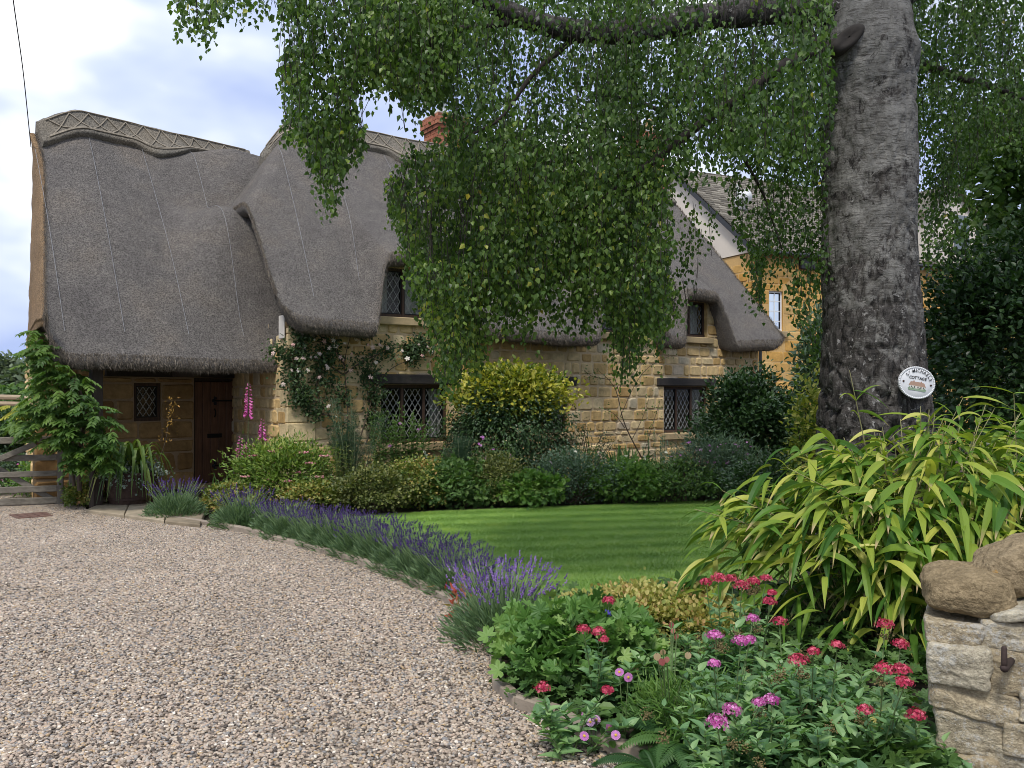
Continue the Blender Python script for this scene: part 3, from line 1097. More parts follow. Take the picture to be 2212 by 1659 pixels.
# door
dr = MB()
n = 5
w = (DT1 - DT0 - .10) / n
for i in range(n):
    a = DT0 + .05 + i * w
    obox(dr, Wp(0, QW, 0), dw, qw, UP, a + .004, a + w - .004, .085, .13, .06, DZ - .06, .5, bev=.006)
door = dr.build("door", M_door, cottage)
mb = MB()
obox(mb, Wp(0, QW, 0), dw, qw, UP, DT0 + .002, DT0 + .05, .06, .15, 0, DZ - .05)
obox(mb, Wp(0, QW, 0), dw, qw, UP, DT1 - .05, DT1 - .002, .06, .15, 0, DZ - .05)
obox(mb, Wp(0, QW, 0), dw, qw, UP, DT0 + .002, DT1 - .002, .06, .15, DZ - .05, DZ - .002)
mb.build("door_frame", M_oak, door)
for zz in (.33, 1.42):
    mb = MB()
    obox(mb, Wp(0, QW, 0), dw, qw, UP, DT1 - .40, DT1 - .06, .070, .083, zz - .014, zz + .014)
    for da, db in ((-.43, 0), (-.40, .045), (-.40, -.045)):
        p, r = blobT()
        mb.add(p * np.array([.07, .07, .07]) * np.array([1, .3, 1]) + Wp(DT1 + da, QW + .076, zz + db), r)
    mb.build("strap_hinge", M_iron, door)
mb = MB()
cm = (DT0 + DT1) / 2
obox(mb, Wp(0, QW, 0), dw, qw, UP, cm - .13, cm + .13, .068, .083, .80, .87, bev=.004)
mb.build("letter_plate", M_iron, door)
mb = MB()
tube(mb, [Wp(cm, QW + .083, 1.28), Wp(cm, QW + .05, 1.26), Wp(cm, QW + .045, 1.19), Wp(cm, QW + .075, 1.15)], .012, 6)
mb.build("knocker", M_iron, door)
mb = MB()
obox(mb, Wp(0, QW, 0), dw, qw, UP, DT0 - .1, DT1 + .12, -.28, .05, 0, .06, .5, bev=.01)
mb.build("doorstep", M_sill, cottage)
mb = MB()
obox(mb, Wp(0, QW, 0), dw, qw, UP, WT0 - .45, DT1 + .25, -.06, .1, DZ + .003, DZ + .15, bev=.012)
mb.build("lintel", M_beam, cottage)['label'] = "long black beam above the door and porch window"
mb = MB()
tp = t_px(96, .22)
obox(mb, Wp(0, .22, 0), dw, qw, UP, tp - .07, tp + .07, -.07, .07, 0, 1.99, bev=.012)
mb.build("porch_post", M_oak, cottage)
mb = MB()
obox(mb, Wp(0, .22, 0), dw, qw, UP, tp - .35, 3.3, -.06, .06, 1.86, 1.975, bev=.01)
mb.build("porch_beam", M_oak, cottage)
mb = MB()
obox(mb, Wp(0, .22, 0), dw, qw, UP, t_px(199, .22) - .055, t_px(199, .22) + .055, .06, .72, 1.79, 1.90, bev=.01)
mb.build("tie_beam", M_oak, cottage)
# mortar fillet where the main corner meets the wing thatch
mb = MB()
o_ = Mp(SW0, 0, 0)
obox(mb, o_, dm, qm, UP, -.06, -.038, -.02, .20, 2.34, 2.68, .5, bev=.008)
mb.build("mortar_fillet", M_plaster, cottage)
# lead flashing at the wing ridge end
mb = MB()
p, nn = surf_w(np.array([3.75, 4.3]), np.array([.5, .5]))
p2, _ = surf_w(np.array([4.0, 4.4]), np.array([.25, .25]))
mb.add(np.stack([p[0] + nn[0] * .12, p[1] + nn[1] * .12, p2[1] + nn[1] * .13, p2[0] + nn[0] * .13, p[0] + nn[0] * .09, p[1] + nn[1] * .09, p2[1] + nn[1] * .10, p2[0] + nn[0] * .10]), BOXF)
mb.build("lead_flashing", plain_mat("lead_sheet", (.42, .44, .48), .5), wroof)

def chimney(s, q, z0, z1, w, dpt, label, pot=None):
    mb = MB()
    O = Mp(s, q, 0)
    rg = np.random.default_rng(int(s * 10) + 50)
    hh = .078
    z = z0
    k = 0
    while z < z1:
        nearcap = z1 - z
        ex = .06 if .10 < nearcap < .26 else (.03 if nearcap <= .10 or nearcap < .34 else 0)
        for side in range(4):
            ax, ay = (dm, qm) if side % 2 == 0 else (qm, dm)
            la, lb = (w, dpt) if side % 2 == 0 else (dpt, w)
            sg = -1 if side in (0, 3) else 1
            x = -la / 2 - ex - (.11 if k % 2 else 0)
            while x < la / 2 + ex:
                a, b = max(x, -la / 2 - ex), min(x + .215, la / 2 + ex)
                if b - a > .02:
                    f = sg * (lb / 2 + ex)
                    o = O + ay * f + UP * z
                    vs = [o + ax * (a + .005), o + ax * (b - .005), o + ax * (b - .005) + UP * (hh - .01), o + ax * (a + .005) + UP * (hh - .01)]
                    vs2 = [p - ay * sg * .02 for p in vs]
                    mb.add(np.array(vs2 + vs), BOXF, rg.uniform(0, 1))
                x += .225
        obox(mb, O, dm, qm, UP, -w / 2 - ex + .012, w / 2 + ex - .012, -dpt / 2 - ex + .012, dpt / 2 + ex - .012, z, z + hh, -1)
        z += hh
        k += 1
    ch = mb.build("chimney", M_brick, cottage)
    ch['label'] = label
    mb = MB()
    obox(mb, O, dm, qm, UP, -w / 2, w / 2, -dpt / 2, dpt / 2, z, z + .06, .5, bev=.02)
    mb.build("chimney_cap", M_plaster, ch)
    for dx, hgt, mt in pot or ():
        mb = MB()
        prof = [(.11, 0), (.12, .04), (.10, .1), (.095, hgt - .06), (.115, hgt - .05), (.115, hgt), (.085, hgt), (.08, .1)]
        a = np.arange(14) * 2 * math.pi / 14
        v = np.concatenate([np.stack([r * np.cos(a), r * np.sin(a), np.full(14, h_)], -1) for r, h_ in prof])
        mb.add(v + O + dm * dx + UP * (z + .06), grid_faces(len(prof), 14, True))
        mb.build("chimney_pot", mt, ch, True)
M_pot = plain_mat("buff_clay_pot", (.50, .36, .18), .8)
M_pot2 = plain_mat("grey_cowl", (.38, .40, .42), .5)
chimney(s_px(444, 3.5), 3.5, 5.6, 7.28, .62, .62, "red brick chimney rising behind the main ridge", [(-.05, .42, M_pot2)])
chimney(7.9, 3.1, 5.6, 7.75, .85, .62, "tall red brick chimney at the right gable end", [(-.2, .35, M_pot), (.2, .35, M_pot)])

# ------------------------------------------------------------------ the stone house behind
house = thing("stone_house", "tall golden stone house with grey slate roof standing behind the cottage", "house", (9, 24, 0))
N0 = np.array([6.34, 22.05, 0.0])
dn, qn = np.array([.906, .423, 0]), np.array([-.423, .906, 0])
def Np(s, q, z):
    s, q, z = [np.asarray(x, float)[..., None] for x in (s, q, z)]
    return N0 + s * dn + q * qn + z * UP
GOLD = [(0.0, (.50, .27, .07)), (0.4, (.60, .35, .10)), (0.7, (.66, .41, .14)), (1.0, (.68, .48, .22))]
M_gold = stone_mat("golden_ashlar", GOLD, 7, .22, .4, mortar=(.58, .38, .16))
M_render = plain_mat("cream_render", (.66, .60, .52), .9, nscale=2, var=.06, bump=.1)
M_white = plain_mat("white_painted_wood", (.75, .76, .76), .5, nscale=3, var=.05)
M_black = plain_mat("black_plastic_pipe", (.02, .021, .024), .4)
def slate_mat():
    m, n, l, b, o = mat_new("stone_slates")
    a = attr_n(n)
    r = ramp(n, [(0, (.075, .066, .053)), (.5, (.145, .128, .103)), (1, (.25, .225, .185))])
    l.new(a.outputs["Fac"], r.inputs["Fac"])
    t = noise_n(n, l, pos_n(n), 14, 6, .65)
    k = ramp(n, [(.3, (.65, .65, .65)), (.7, (1.25, 1.25, 1.2))])
    l.new(t.outputs["Fac"], k.inputs["Fac"])
    l.new(mixc(n, l, 1.0, r.outputs["Color"], k.outputs["Color"], 'MULTIPLY'), b.inputs["Base Color"])
    b.inputs["Roughness"].default_value = .9
    bump_n(n, l, b, t.outputs["Fac"], .5, .02)
    return m
M_slate = slate_mat()
LN, WN, ZE, ZN = 13.0, 7.0, 5.25, 8.25
nw0 = t_at(N0, dn, 769)
nw1 = t_at(N0, dn, 783)
nd = Np((nw0 + nw1) / 2, 0, 0)[1]
nz0, nz1 = H + (HY - 331) / FOC * nd, H + (HY - 291) / FOC * nd
mb = MB()
rubble(mb, Np, -qn, 0, LN, 0, lambda s: ZE, [(nw0, nw1, nz0, nz1)], rows=(.2, .28), wid=(.35, .7), proud=.008, gap=.008, seed=41)
reveal(mb, Np, nw0, nw1, nz0, nz1, .15)
mb.build("wall", M_gold, house)
mb = MB()
rubble(mb, lambda s, q, z: Np(np.asarray(q, float), s, z), -dn, 0, WN, 0, lambda s: ZE - .02, [], rows=(.16, .24), wid=(.25, .55), proud=.012, seed=42)
mb.build("gable_wall", M_gold, house)
mb = MB()
g = [(0, ZE), (WN, ZE), (WN / 2, ZN - .1)]
mb.add(np.concatenate([np.stack([Np(-.03, a, z) for a, z in g]), np.stack([Np(.2, a, z) for a, z in g])]), [np.array([[0, 1, 2], [3, 5, 4]]), np.array([[0, 3, 4, 1], [1, 4, 5, 2], [2, 5, 3, 0]])])
mb.build("rendered_gable", M_render, house)
# small window in the gable
mb = MB()
obox(mb, Np(0, 0, 0), qn, dn, UP, 2.5, 3.2, -.06, -.032, 5.55, 6.5)
gwn = mb.build("window", M_white, house)
mb = MB()
obox(mb, Np(0, 0, 0), qn, dn, UP, 2.57, 3.13, -.066, -.061, 5.62, 6.43)
mb.build("pane", plain_mat("pale_blue_glass", (.25, .32, .38), .1, bump=0), gwn)
# slates, both pitches
def slates(mb, a_, nrow, s0, s1, lowz, highz, qlow, qhigh, seed, mapf):
    rg = np.random.default_rng(seed)
    for i in range(nrow):
        f0, f1 = i / nrow, (i + 1.55) / nrow
        x = s0 - rg.uniform(0, .2)
        while x < s1:
            w = rg.uniform(.16, .34)
            a, b = max(x, s0) + .004, min(x + w, s1) - .004
            x += w
            if b - a < .03:
                continue
            lift = .045 + rg.uniform(-.008, .012)
            f0j = f0 + rg.uniform(-.12, .08) / nrow
            p = []
            for f, o in ((f0j, lift), (min(f1, 1.0), .008)):
                q = qlow + (qhigh - qlow) * f
                z = lowz + (highz - lowz) * f
                p.append((q, z + o))
            (qa, za), (qb, zb) = p
            v = [mapf(a, qa, za - .03), mapf(b, qa, za - .03), mapf(b, qb, zb - .03), mapf(a, qb, zb - .03), mapf(a, qa, za), mapf(b, qa, za), mapf(b, qb, zb), mapf(a, qb, zb)]
            mb.add(np.array(v), BOXF, rg.uniform(0, 1))
mb = MB()
slates(mb, 0, 34, -.15, LN, ZE + .02, ZN, -.22, WN / 2, 43, Np)
hr = mb.build("slate_roof", M_slate, house)
mb = MB()
mb.add(np.stack([Np(-.15, WN / 2, ZN), Np(LN, WN / 2, ZN), Np(LN, WN + .2, ZE), Np(-.15, WN + .2, ZE)]), np.array([[0, 1, 2, 3]]))
mb.add(np.stack([Np(-.15, WN / 2, ZN - .04), Np(LN, WN / 2, ZN - .04), Np(LN, -.2, ZE - .02), Np(-.15, -.2, ZE - .02)]), np.array([[3, 2, 1, 0]]))
mb.build("rear_roof", M_slate, house)
mb = MB()
for sd in (0, 1):
    q0, q1 = (-.24, WN / 2) if sd == 0 else (WN + .2, WN / 2)
    hexa(mb, [Np(-.17, q0, ZE - .2), Np(-.13, q0, ZE - .2), Np(-.13, q1, ZN - .2), Np(-.17, q1, ZN - .2), Np(-.17, q0, ZE - .03), Np(-.13, q0, ZE - .03), Np(-.13, q1, ZN - .03), Np(-.17, q1, ZN - .03)])
mb.build("barge_board", M_black, house)
mb = MB()
tube(mb, [Np(s, -.28, ZE - .05) for s in np.linspace(-.15, LN, 20)], .06, 8)
mb.build("gutter", M_black, house)
mb = MB()
tube(mb, [Np(.12, -.28, ZE - .08), Np(.12, -.1, ZE - .3), Np(.12, -.07, ZE - .5), Np(.12, -.07, 0.0)], .042, 8)
mb.build("drainpipe", M_black, house)
nwin = window(house, Np, nw0, nw1, nz0, nz1, 1, rec=.05, curtain=None, lead=M_white)
for ch in list(bpy.data.objects):
    if ch.parent == nwin and ch.name.startswith("lead_lattice"):
        me = ch.data
        ch.name = "glazing_bars"
        bpy.data.objects[ch.name].data.clear_geometry()
        mbb = MB()
        for zf in (.25, .5, .75):
            zc = nz0 + (nz1 - nz0) * zf
            obox(mbb, Np(0, 0, 0), dn, qn, UP, nw0 + .05, nw1 - .05, .06, .075, zc - .012, zc + .012)
        xc = (nw0 + nw1) / 2
        obox(mbb, Np(0, 0, 0), dn, qn, UP, xc - .012, xc + .012, .059, .076, nz0 + .05, nz1 - .05)
        t = mbb.build("glazing_bars", M_white, nwin)
        bpy.data.objects.remove(ch)
nwin.data.materials[0] = M_white
mb = MB()
obox(mb, Np(0, 0, 0), dn, qn, UP, nw0 - .12, nw1 + .12, -.08, .05, nz0 - .16, nz0 - .003, bev=.01)
mb.build("window_sill", M_sill, house)
al = t_at(N0, dn, 806)
az = H + (HY - 259) / FOC * Np(al, 0, 0)[1]
mb = MB()
obox(mb, Np(0, 0, 0), dn, qn, UP, al - .28, al + .28, -.12, -.005, az - .3, az + .25, bev=.02)
mb.build("alarm_box", M_black, house)
# white roof cowl
cs = t_at(Np(0, 1.6, 0), dn, 740)
cz = ZE + (ZN - ZE) * (1.6 + .22) / (WN / 2 + .22)
mb = MB()
p0 = Np(cs, 1.6, cz)
tube(mb, [p0, p0 + UP * .22, p0 + UP * .34 - qn * .1, p0 + UP * .33 - qn * .28], [.16, .17, .19, .2], 10)
mb.build("roof_cowl", M_white, house, True)
mb = MB()
tube(mb, [p0 + UP * .3 + qn * .1, p0 + UP * .75 + qn * .1], .05, 8)
mb.build("vent_pipe", M_lead, house, True)
# cream dormer gable to the right of the birch
ds0, ds1 = t_at(N0, dn, 922), t_at(N0, dn, 975)
dz1 = H + (HY - 196) / FOC * Np(ds0, 0, 0)[1]
dm_ = (ds0 + ds1) / 2
mb = MB()
gl = [(ds0, ZE + .05), (ds1, ZE + .05), (ds1, dz1 - .5), (dm_, dz1 + .35), (ds0, dz1 - .5)]
mb.add(np.concatenate([np.stack([Np(a, -.08, z) for a, z in gl]), np.stack([Np(a, 2.4, z) for a, z in gl])]), [np.array([0, 1, 2, 3, 4]), np.array([[0, 5, 6, 1], [1, 6, 7, 2], [3, 8, 9, 4], [4, 9, 5, 0], [2, 7, 8, 3]])])
dmr = mb.build("dormer", M_render, house)
mb = MB()
for sg, e_ in ((-1, ds0), (1, ds1)):
    hexa(mb, [Np(dm_, -.25, dz1 + .36), Np(e_ + sg * .15, -.25, dz1 - .62), Np(e_ + sg * .15, 2.6, dz1 - .62), Np(dm_, 2.6, dz1 + .36), Np(dm_, -.25, dz1 + .46), Np(e_ + sg * .15, -.25, dz1 - .5), Np(e_ + sg * .15, 2.6, dz1 - .5), Np(dm_, 2.6, dz1 + .46)])
mb.build("dormer_roof", M_slate, dmr)
mb = MB()
obox(mb, Np(0, 0, 0), dn, qn, UP, dm_ + .1, dm_ + .75, -.11, -.082, ZE + .5, dz1 - .45)
mb.build("window", plain_mat("grey_glass", (.16, .19, .21), .12, bump=0), dmr)
# ------------------------------------------------------------------ ground, gravel, lawn, kerb, paving
def structure(o):
    o['kind'] = 'structure'
    return o
def stuff(o):
    o['kind'] = 'stuff'
    return o
def poly_obj(name, pts, z, mat, sub=None):
    from mathutils.geometry import tessellate_polygon
    co = [Vector((p[0], p[1], 0)) for p in pts]
    tris = []
    for a, b, c_ in tessellate_polygon([co]):
        cr = (co[b] - co[a]).cross(co[c_] - co[a]).z
        if abs(cr) > 1e-7:
            tris.append((a, b, c_) if cr > 0 else (a, c_, b))
    me = bpy.data.meshes.new(name)
    me.from_pydata([(p[0], p[1], z) for p in pts], [], tris)
    me.materials.append(mat)
    o = bpy.data.objects.new(name, me)
    col.objects.link(o)
    return o
def soil_mat():
    m, n, l, b, o = mat_new("garden_soil")
    v = pos_n(n)
    t = noise_n(n, l, v, 14, 8, .7)
    t2 = noise_n(n, l, v, .05, 3, .5)
    r = ramp(n, [(.3, (.022, .016, .011)), (.7, (.075, .055, .037))])
    l.new(t.outputs["Fac"], r.inputs["Fac"])
    l.new(r.outputs["Color"], b.inputs["Base Color"])
    b.inputs["Roughness"].default_value = 1
    bump_n(n, l, b, t.outputs["Fac"], 1.0, .03)
    return m
M_soil = soil_mat()
structure(poly_obj("ground", [(-400, -60), (400, -60), (400, 900), (-400, 900)], -.03, M_soil))

EDGE_PX = [(86, 509.5), (120, 514), (153, 519.5), (185, 522.5), (218, 528), (259, 537), (324, 555), (384, 574), (435, 597), (468, 617), (489, 646), (493, 690), (514, 709), (555, 723), (597, 750), (667, 769)]
EDGE = np.array([G(px, py)[:2] for px, py in EDGE_PX])
NEAR = [(.72, 3.2), (.95, 2.2), (1.0, -3)]
gpoly = [(-25, -3), (1.0, -3), (.95, 2.2), (.72, 3.2)] + [tuple(p) for p in EDGE[::-1]] + [(-6.1, 12.0), (-8.0, 16), (-9.6, 24), (-30, 24)]
PEB = [(0, (.085, .070, .058)), (.08, (.17, .137, .108)), (.2, (.285, .228, .18)), (.3, (.23, .225, .22)), (.38, (.41, .33, .255)), (.5, (.48, .405, .32)), (.62, (.34, .28, .22)), (.72, (.46, .36, .28)), (.80, (.44, .32, .185)), (.84, (.37, .335, .295)), (.925, (.57, .49, .385)), (.98, (.72, .66, .57))]
def gravel_sheet_mat():
    m, n, l, b, o = mat_new("gravel_bed")
    v = pos_n(n)
    vo = n.new("ShaderNodeTexVoronoi")
    vo.inputs["Scale"].default_value = 52
    l.new(v, vo.inputs["Vector"])
    sep = n.new("ShaderNodeSeparateColor")
    l.new(vo.outputs["Color"], sep.inputs[0])
    r = ramp(n, [(p, tuple(x * .62 for x in c)) for p, c in PEB])
    l.new(sep.outputs[0], r.inputs["Fac"])
    l.new(r.outputs["Color"], b.inputs["Base Color"])
    b.inputs["Roughness"].default_value = .9
    inv = math_n(n, l, 'SUBTRACT', 1.0, vo.outputs["Distance"])
    bump_n(n, l, b, inv, 1.0, .02)
    return m
gd = structure(poly_obj("gravel_drive", gpoly, 0.0, gravel_sheet_mat()))

def pebble_mat():
    m, n, l, b, o = mat_new("river_pebbles")
    a = attr_n(n, "pebble", 'INSTANCER')
    r = ramp(n, PEB)
    r.color_ramp.interpolation = 'CONSTANT'
    l.new(a.outputs["Fac"], r.inputs["Fac"])
    t = noise_n(n, l, pos_n(n), 90, 3, .6)
    k = ramp(n, [(.3, (.82, .82, .82)), (.7, (1.12, 1.12, 1.12))])
    l.new(t.outputs["Fac"], k.inputs["Fac"])
    t2 = noise_n(n, l, pos_n(n), .9, 3, .6)
    k2 = ramp(n, [(.35, (.88, .87, .85)), (.65, (1.06, 1.04, 1.03))])
    l.new(t2.outputs["Fac"], k2.inputs["Fac"])
    c = mixc(n, l, 1.0, r.outputs["Color"], k.outputs["Color"], 'MULTIPLY')
    c = mixc(n, l, 1.0, c, k2.outputs["Color"], 'MULTIPLY')
    l.new(c, b.inputs["Base Color"])
    b.inputs["Roughness"].default_value = .62
    b.inputs["Specular IOR Level"].default_value = .35
    return m
def scatter_gn(obj, dens, build_instance, seed, smin, smax, attr):
    ng = bpy.data.node_groups.new(obj.name + "_scatter", 'GeometryNodeTree')
    ng.interface.new_socket("Geometry", in_out='INPUT', socket_type='NodeSocketGeometry')
    ng.interface.new_socket("Geometry", in_out='OUTPUT', socket_type='NodeSocketGeometry')
    n, l = ng.nodes, ng.links
    gi, go = n.new("NodeGroupInput"), n.new("NodeGroupOutput")
    d = n.new("GeometryNodeDistributePointsOnFaces")
    d.inputs["Density"].default_value = dens
    d.inputs["Seed"].default_value = seed
    l.new(gi.outputs[0], d.inputs["Mesh"])
    ip = n.new("GeometryNodeInstanceOnPoints")
    l.new(d.outputs["Points"], ip.inputs["Points"])
    l.new(build_instance(n, l), ip.inputs["Instance"])
    rr = n.new("FunctionNodeRandomValue")
    rr.data_type = 'FLOAT_VECTOR'
    rr.inputs[0].default_value = (-.35, -.35, 0)
    rr.inputs[1].default_value = (.35, .35, 6.28)
    l.new(rr.outputs[0], ip.inputs["Rotation"])
    rs = n.new("FunctionNodeRandomValue")
    rs.data_type = 'FLOAT_VECTOR'
    rs.inputs[0].default_value = smin
    rs.inputs[1].default_value = smax
    rs.inputs["Seed"].default_value = 5
    l.new(rs.outputs[0], ip.inputs["Scale"])
    st = n.new("GeometryNodeStoreNamedAttribute")
    st.data_type = 'FLOAT'
    st.domain = 'INSTANCE'
    st.inputs["Name"].default_value = attr
    rv = n.new("FunctionNodeRandomValue")
    rv.data_type = 'FLOAT'
    rv.inputs["Seed"].default_value = 9
    l.new(ip.outputs[0], st.inputs["Geometry"])
    vout = [s for s in rv.outputs if s.enabled][0]
    l.new(vout, [s for s in st.inputs if s.name == "Value" and s.enabled][0])
    tr = n.new("GeometryNodeTransform")
    l.new(st.outputs[0], tr.inputs["Geometry"])
    l.new(tr.outputs[0], go.inputs[0])
    md = obj.modifiers.new("scatter", 'NODES')
    md.node_group = ng
M_peb = pebble_mat()
def pebble_inst(n, l):
    ico = n.new("GeometryNodeMeshIcoSphere")
    ico.inputs["Radius"].default_value = 1.0
    ico.inputs["Subdivisions"].default_value = 2
    sp = n.new("GeometryNodeSetPosition")
    nz = n.new("ShaderNodeTexNoise")
    nz.inputs["Scale"].default_value = 1.1
    vm = n.new("ShaderNodeVectorMath")
    vm.operation = 'SUBTRACT'
    vm.inputs[1].default_value = (.5, .5, .5)
    l.new(nz.outputs["Color"], vm.inputs[0])
    vs = n.new("ShaderNodeVectorMath")
    vs.operation = 'SCALE'
    vs.inputs["Scale"].default_value = .9
    l.new(vm.outputs[0], vs.inputs[0])
    l.new(ico.outputs["Mesh"], sp.inputs["Geometry"])
    l.new(vs.outputs[0], sp.inputs["Offset"])
    sm = n.new("GeometryNodeSetShadeSmooth")
    l.new(sp.outputs[0], sm.inputs[0])
    mt = n.new("GeometryNodeSetMaterial")
    mt.inputs["Material"].default_value = M_peb
    l.new(sm.outputs[0], mt.inputs[0])
    return mt.outputs[0]
pl = [(-3.2, 2.9), (.78, 2.9)] + [tuple(p) for p in EDGE[::-1]] + [(-6.1, 12.0), (-6.3, 12.6), (-10.2, 12.6)]
gv = poly_obj("gravel", pl, .004, M_peb)
scatter_gn(gv, 5800, pebble_inst, 3, (.0062, .0052, .004), (.0138, .0104, .0082), "pebble")
stuff(gv)

# lawn
def edge_off(p, d):
    tg = unit(np.gradient(EDGE, axis=0))
    nn = np.stack([-tg[:, 1], tg[:, 0]], -1)
    return EDGE + nn * d
OFFE = edge_off(EDGE, .62)
lawn_pts = [tuple(p) for p in OFFE[5:10]] + [tuple(G(546, 597)[:2] + np.array([-.1, -.15])), tuple(G(640, 600)[:2]), tuple(G(720, 590)[:2]), (3.2, 7.2), (5.2, 9.5), (5.6, 12.7), tuple(G(685, 502.5)[:2]), tuple(G(450, 511.5)[:2]), tuple(G(384, 515)[:2]), tuple(G(345, 519)[:2])]
def lawn_mat(name, blades):
    m, n, l, b, o = mat_new(name)
    v = pos_n(n)
    sx = n.new("ShaderNodeSeparateXYZ")
    l.new(v, sx.inputs[0])
    t0 = noise_n(n, l, v, 1.0, 3, .5)
    yy = math_n(n, l, 'ADD', math_n(n, l, 'MULTIPLY', sx.outputs[1], .985), math_n(n, l, 'MULTIPLY', sx.outputs[0], -.17))
    yy = math_n(n, l, 'ADD', yy, math_n(n, l, 'MULTIPLY', t0.outputs["Fac"], .12))
    s = math_n(n, l, 'SINE', math_n(n, l, 'MULTIPLY', yy, 2 * math.pi / .52))
    s = math_n(n, l, 'ADD', math_n(n, l, 'MULTIPLY', s, .42), .5)
    r = ramp(n, [(.15, (.195, .325, .080)), (.85, (.255, .395, .110))])  # mown stripes: the differing sheen of leaning blades, painted as two greens
    l.new(s, r.inputs["Fac"])
    t = noise_n(n, l, v, 3.2, 5, .6)
    k = ramp(n, [(.3, (.8, .85, .8)), (.55, (1, 1, 1)), (.75, (1.25, 1.1, .9))])
    l.new(t.outputs["Fac"], k.inputs["Fac"])
    c = mixc(n, l, 1.0, r.outputs["Color"], k.outputs["Color"], 'MULTIPLY')
    if blades:
        a = attr_n(n)
        k2 = ramp(n, [(0, (.75, .8, .75)), (.9, (1.2, 1.15, 1.1)), (1, (2.0, 1.5, 1.2))])
        l.new(a.outputs["Fac"], k2.inputs["Fac"])
        c = mixc(n, l, 1.0, c, k2.outputs["Color"], 'MULTIPLY')
    else:
        c = mixc(n, l, 1.0, c, (.9, .9, .8), 'MULTIPLY')
    l.new(c, b.inputs["Base Color"])
    b.inputs["Roughness"].default_value = .6
    b.inputs["Specular IOR Level"].default_value = .25
    if blades:
        t_ = n.new("ShaderNodeBsdfTranslucent")
        l.new(mixc(n, l, 1.0, c, (1.3, 1.5, .8), 'MULTIPLY'), t_.inputs["Color"])
        mx = n.new("ShaderNodeMixShader")
        mx.inputs[0].default_value = .35
        l.new(b.outputs[0], mx.inputs[1]); l.new(t_.outputs[0], mx.inputs[2]); l.new(mx.outputs[0], o.inputs[0])
    return m
structure(poly_obj("lawn", lawn_pts, .012, lawn_mat("lawn_turf", False)))
lp = np.array(lawn_pts)
N = 420000
xy = np.stack([rng.uniform(lp[:, 0].min(), lp[:, 0].max(), N), rng.uniform(lp[:, 1].min(), lp[:, 1].max(), N)], -1)
xy = xy[inpoly(xy[:, 0], xy[:, 1], lawn_pts)]
N = len(xy)
ph = (xy[:, 1] * .985 - xy[:, 0] * .17) / .52
lean = np.where((ph % 1) < .5, 1.0, -1.0)
h = rng.uniform(.010, .022, N)
a = rng.uniform(0, 6.28, N)
w = np.stack([np.cos(a), np.sin(a), 0 * a], -1) * .0028
b0 = np.concatenate([xy, np.full((N, 1), .012)], -1)
tip = b0 + np.stack([rng.normal(0, .009, N) + lean * .008, rng.normal(0, .009, N) + lean * .006, h], -1)
v = np.stack([b0 - w, b0 + w, tip], 1).reshape(-1, 3)
mb = MB()
mb.add(v, np.arange(N * 3).reshape(-1, 3), np.repeat(rng.uniform(0, 1, N), 3))
stuff(mb.build("grass", lawn_mat("lawn_blades", True)))

# kerb of narrow stone edging along the gravel
M_kerb = stone_mat("kerb_concrete", [(0, (.26, .22, .18)), (1, (.36, .31, .26))], 10, .2, .3)
mb = MB()
KE = np.vstack([EDGE[2:], [[.72, 3.2]]])
for i in range(len(KE) - 1):
    p, q = KE[i], KE[i + 1]
    L = np.linalg.norm(q - p)
    k = max(1, int(round(L / .9)))
    tdir = np.append((q - p) / L, 0)
    nd_ = np.array([-tdir[1], tdir[0], 0])
    for j in range(k):
        o = np.append(p, 0) + tdir * (L * j / k)
        obox(mb, o, tdir, nd_, UP, .004, L / k - .004, -.004, .062, -.05, .062 + rng.uniform(-.008, .008), rng.uniform(0, 1), bev=.008)
structure(mb.build("kerb", M_kerb))
# paving before the planter
M_pave = stone_mat("paving_stone", [(0, (.24, .20, .145)), (1, (.36, .31, .235))], 6, .3, .5)
mb = MB()
sl = [[(86, 509.5), (106, 501), (128, 505), (124, 514.5)], [(124.6, 514.6), (128.8, 505), (168, 508), (164, 520)], [(107, 500.5), (160, 498), (169, 507.4), (129, 504.6)], [(165, 520.3), (169, 508), (206, 508), (200, 524)]]
for q in sl:
    p = [G(x, y, .05) for x, y in q]
    c = np.mean(p, 0)
    lo = [np.array([a[0], a[1], -.02]) for a in p]
    up_ = [c + (a - c) * .97 for a in p]
    mid = [np.array([a[0], a[1], .038]) for a in p]
    mb.add(np.array(lo + mid + up_), [np.array([[i, (i + 1) % 4, 4 + (i + 1) % 4, 4 + i] for i in range(4)] + [[4 + i, 4 + (i + 1) % 4, 8 + (i + 1) % 4, 8 + i] for i in range(4)] + [[8, 9, 10, 11]])], rng.uniform(0, 1))
structure(mb.build("path", M_pave))
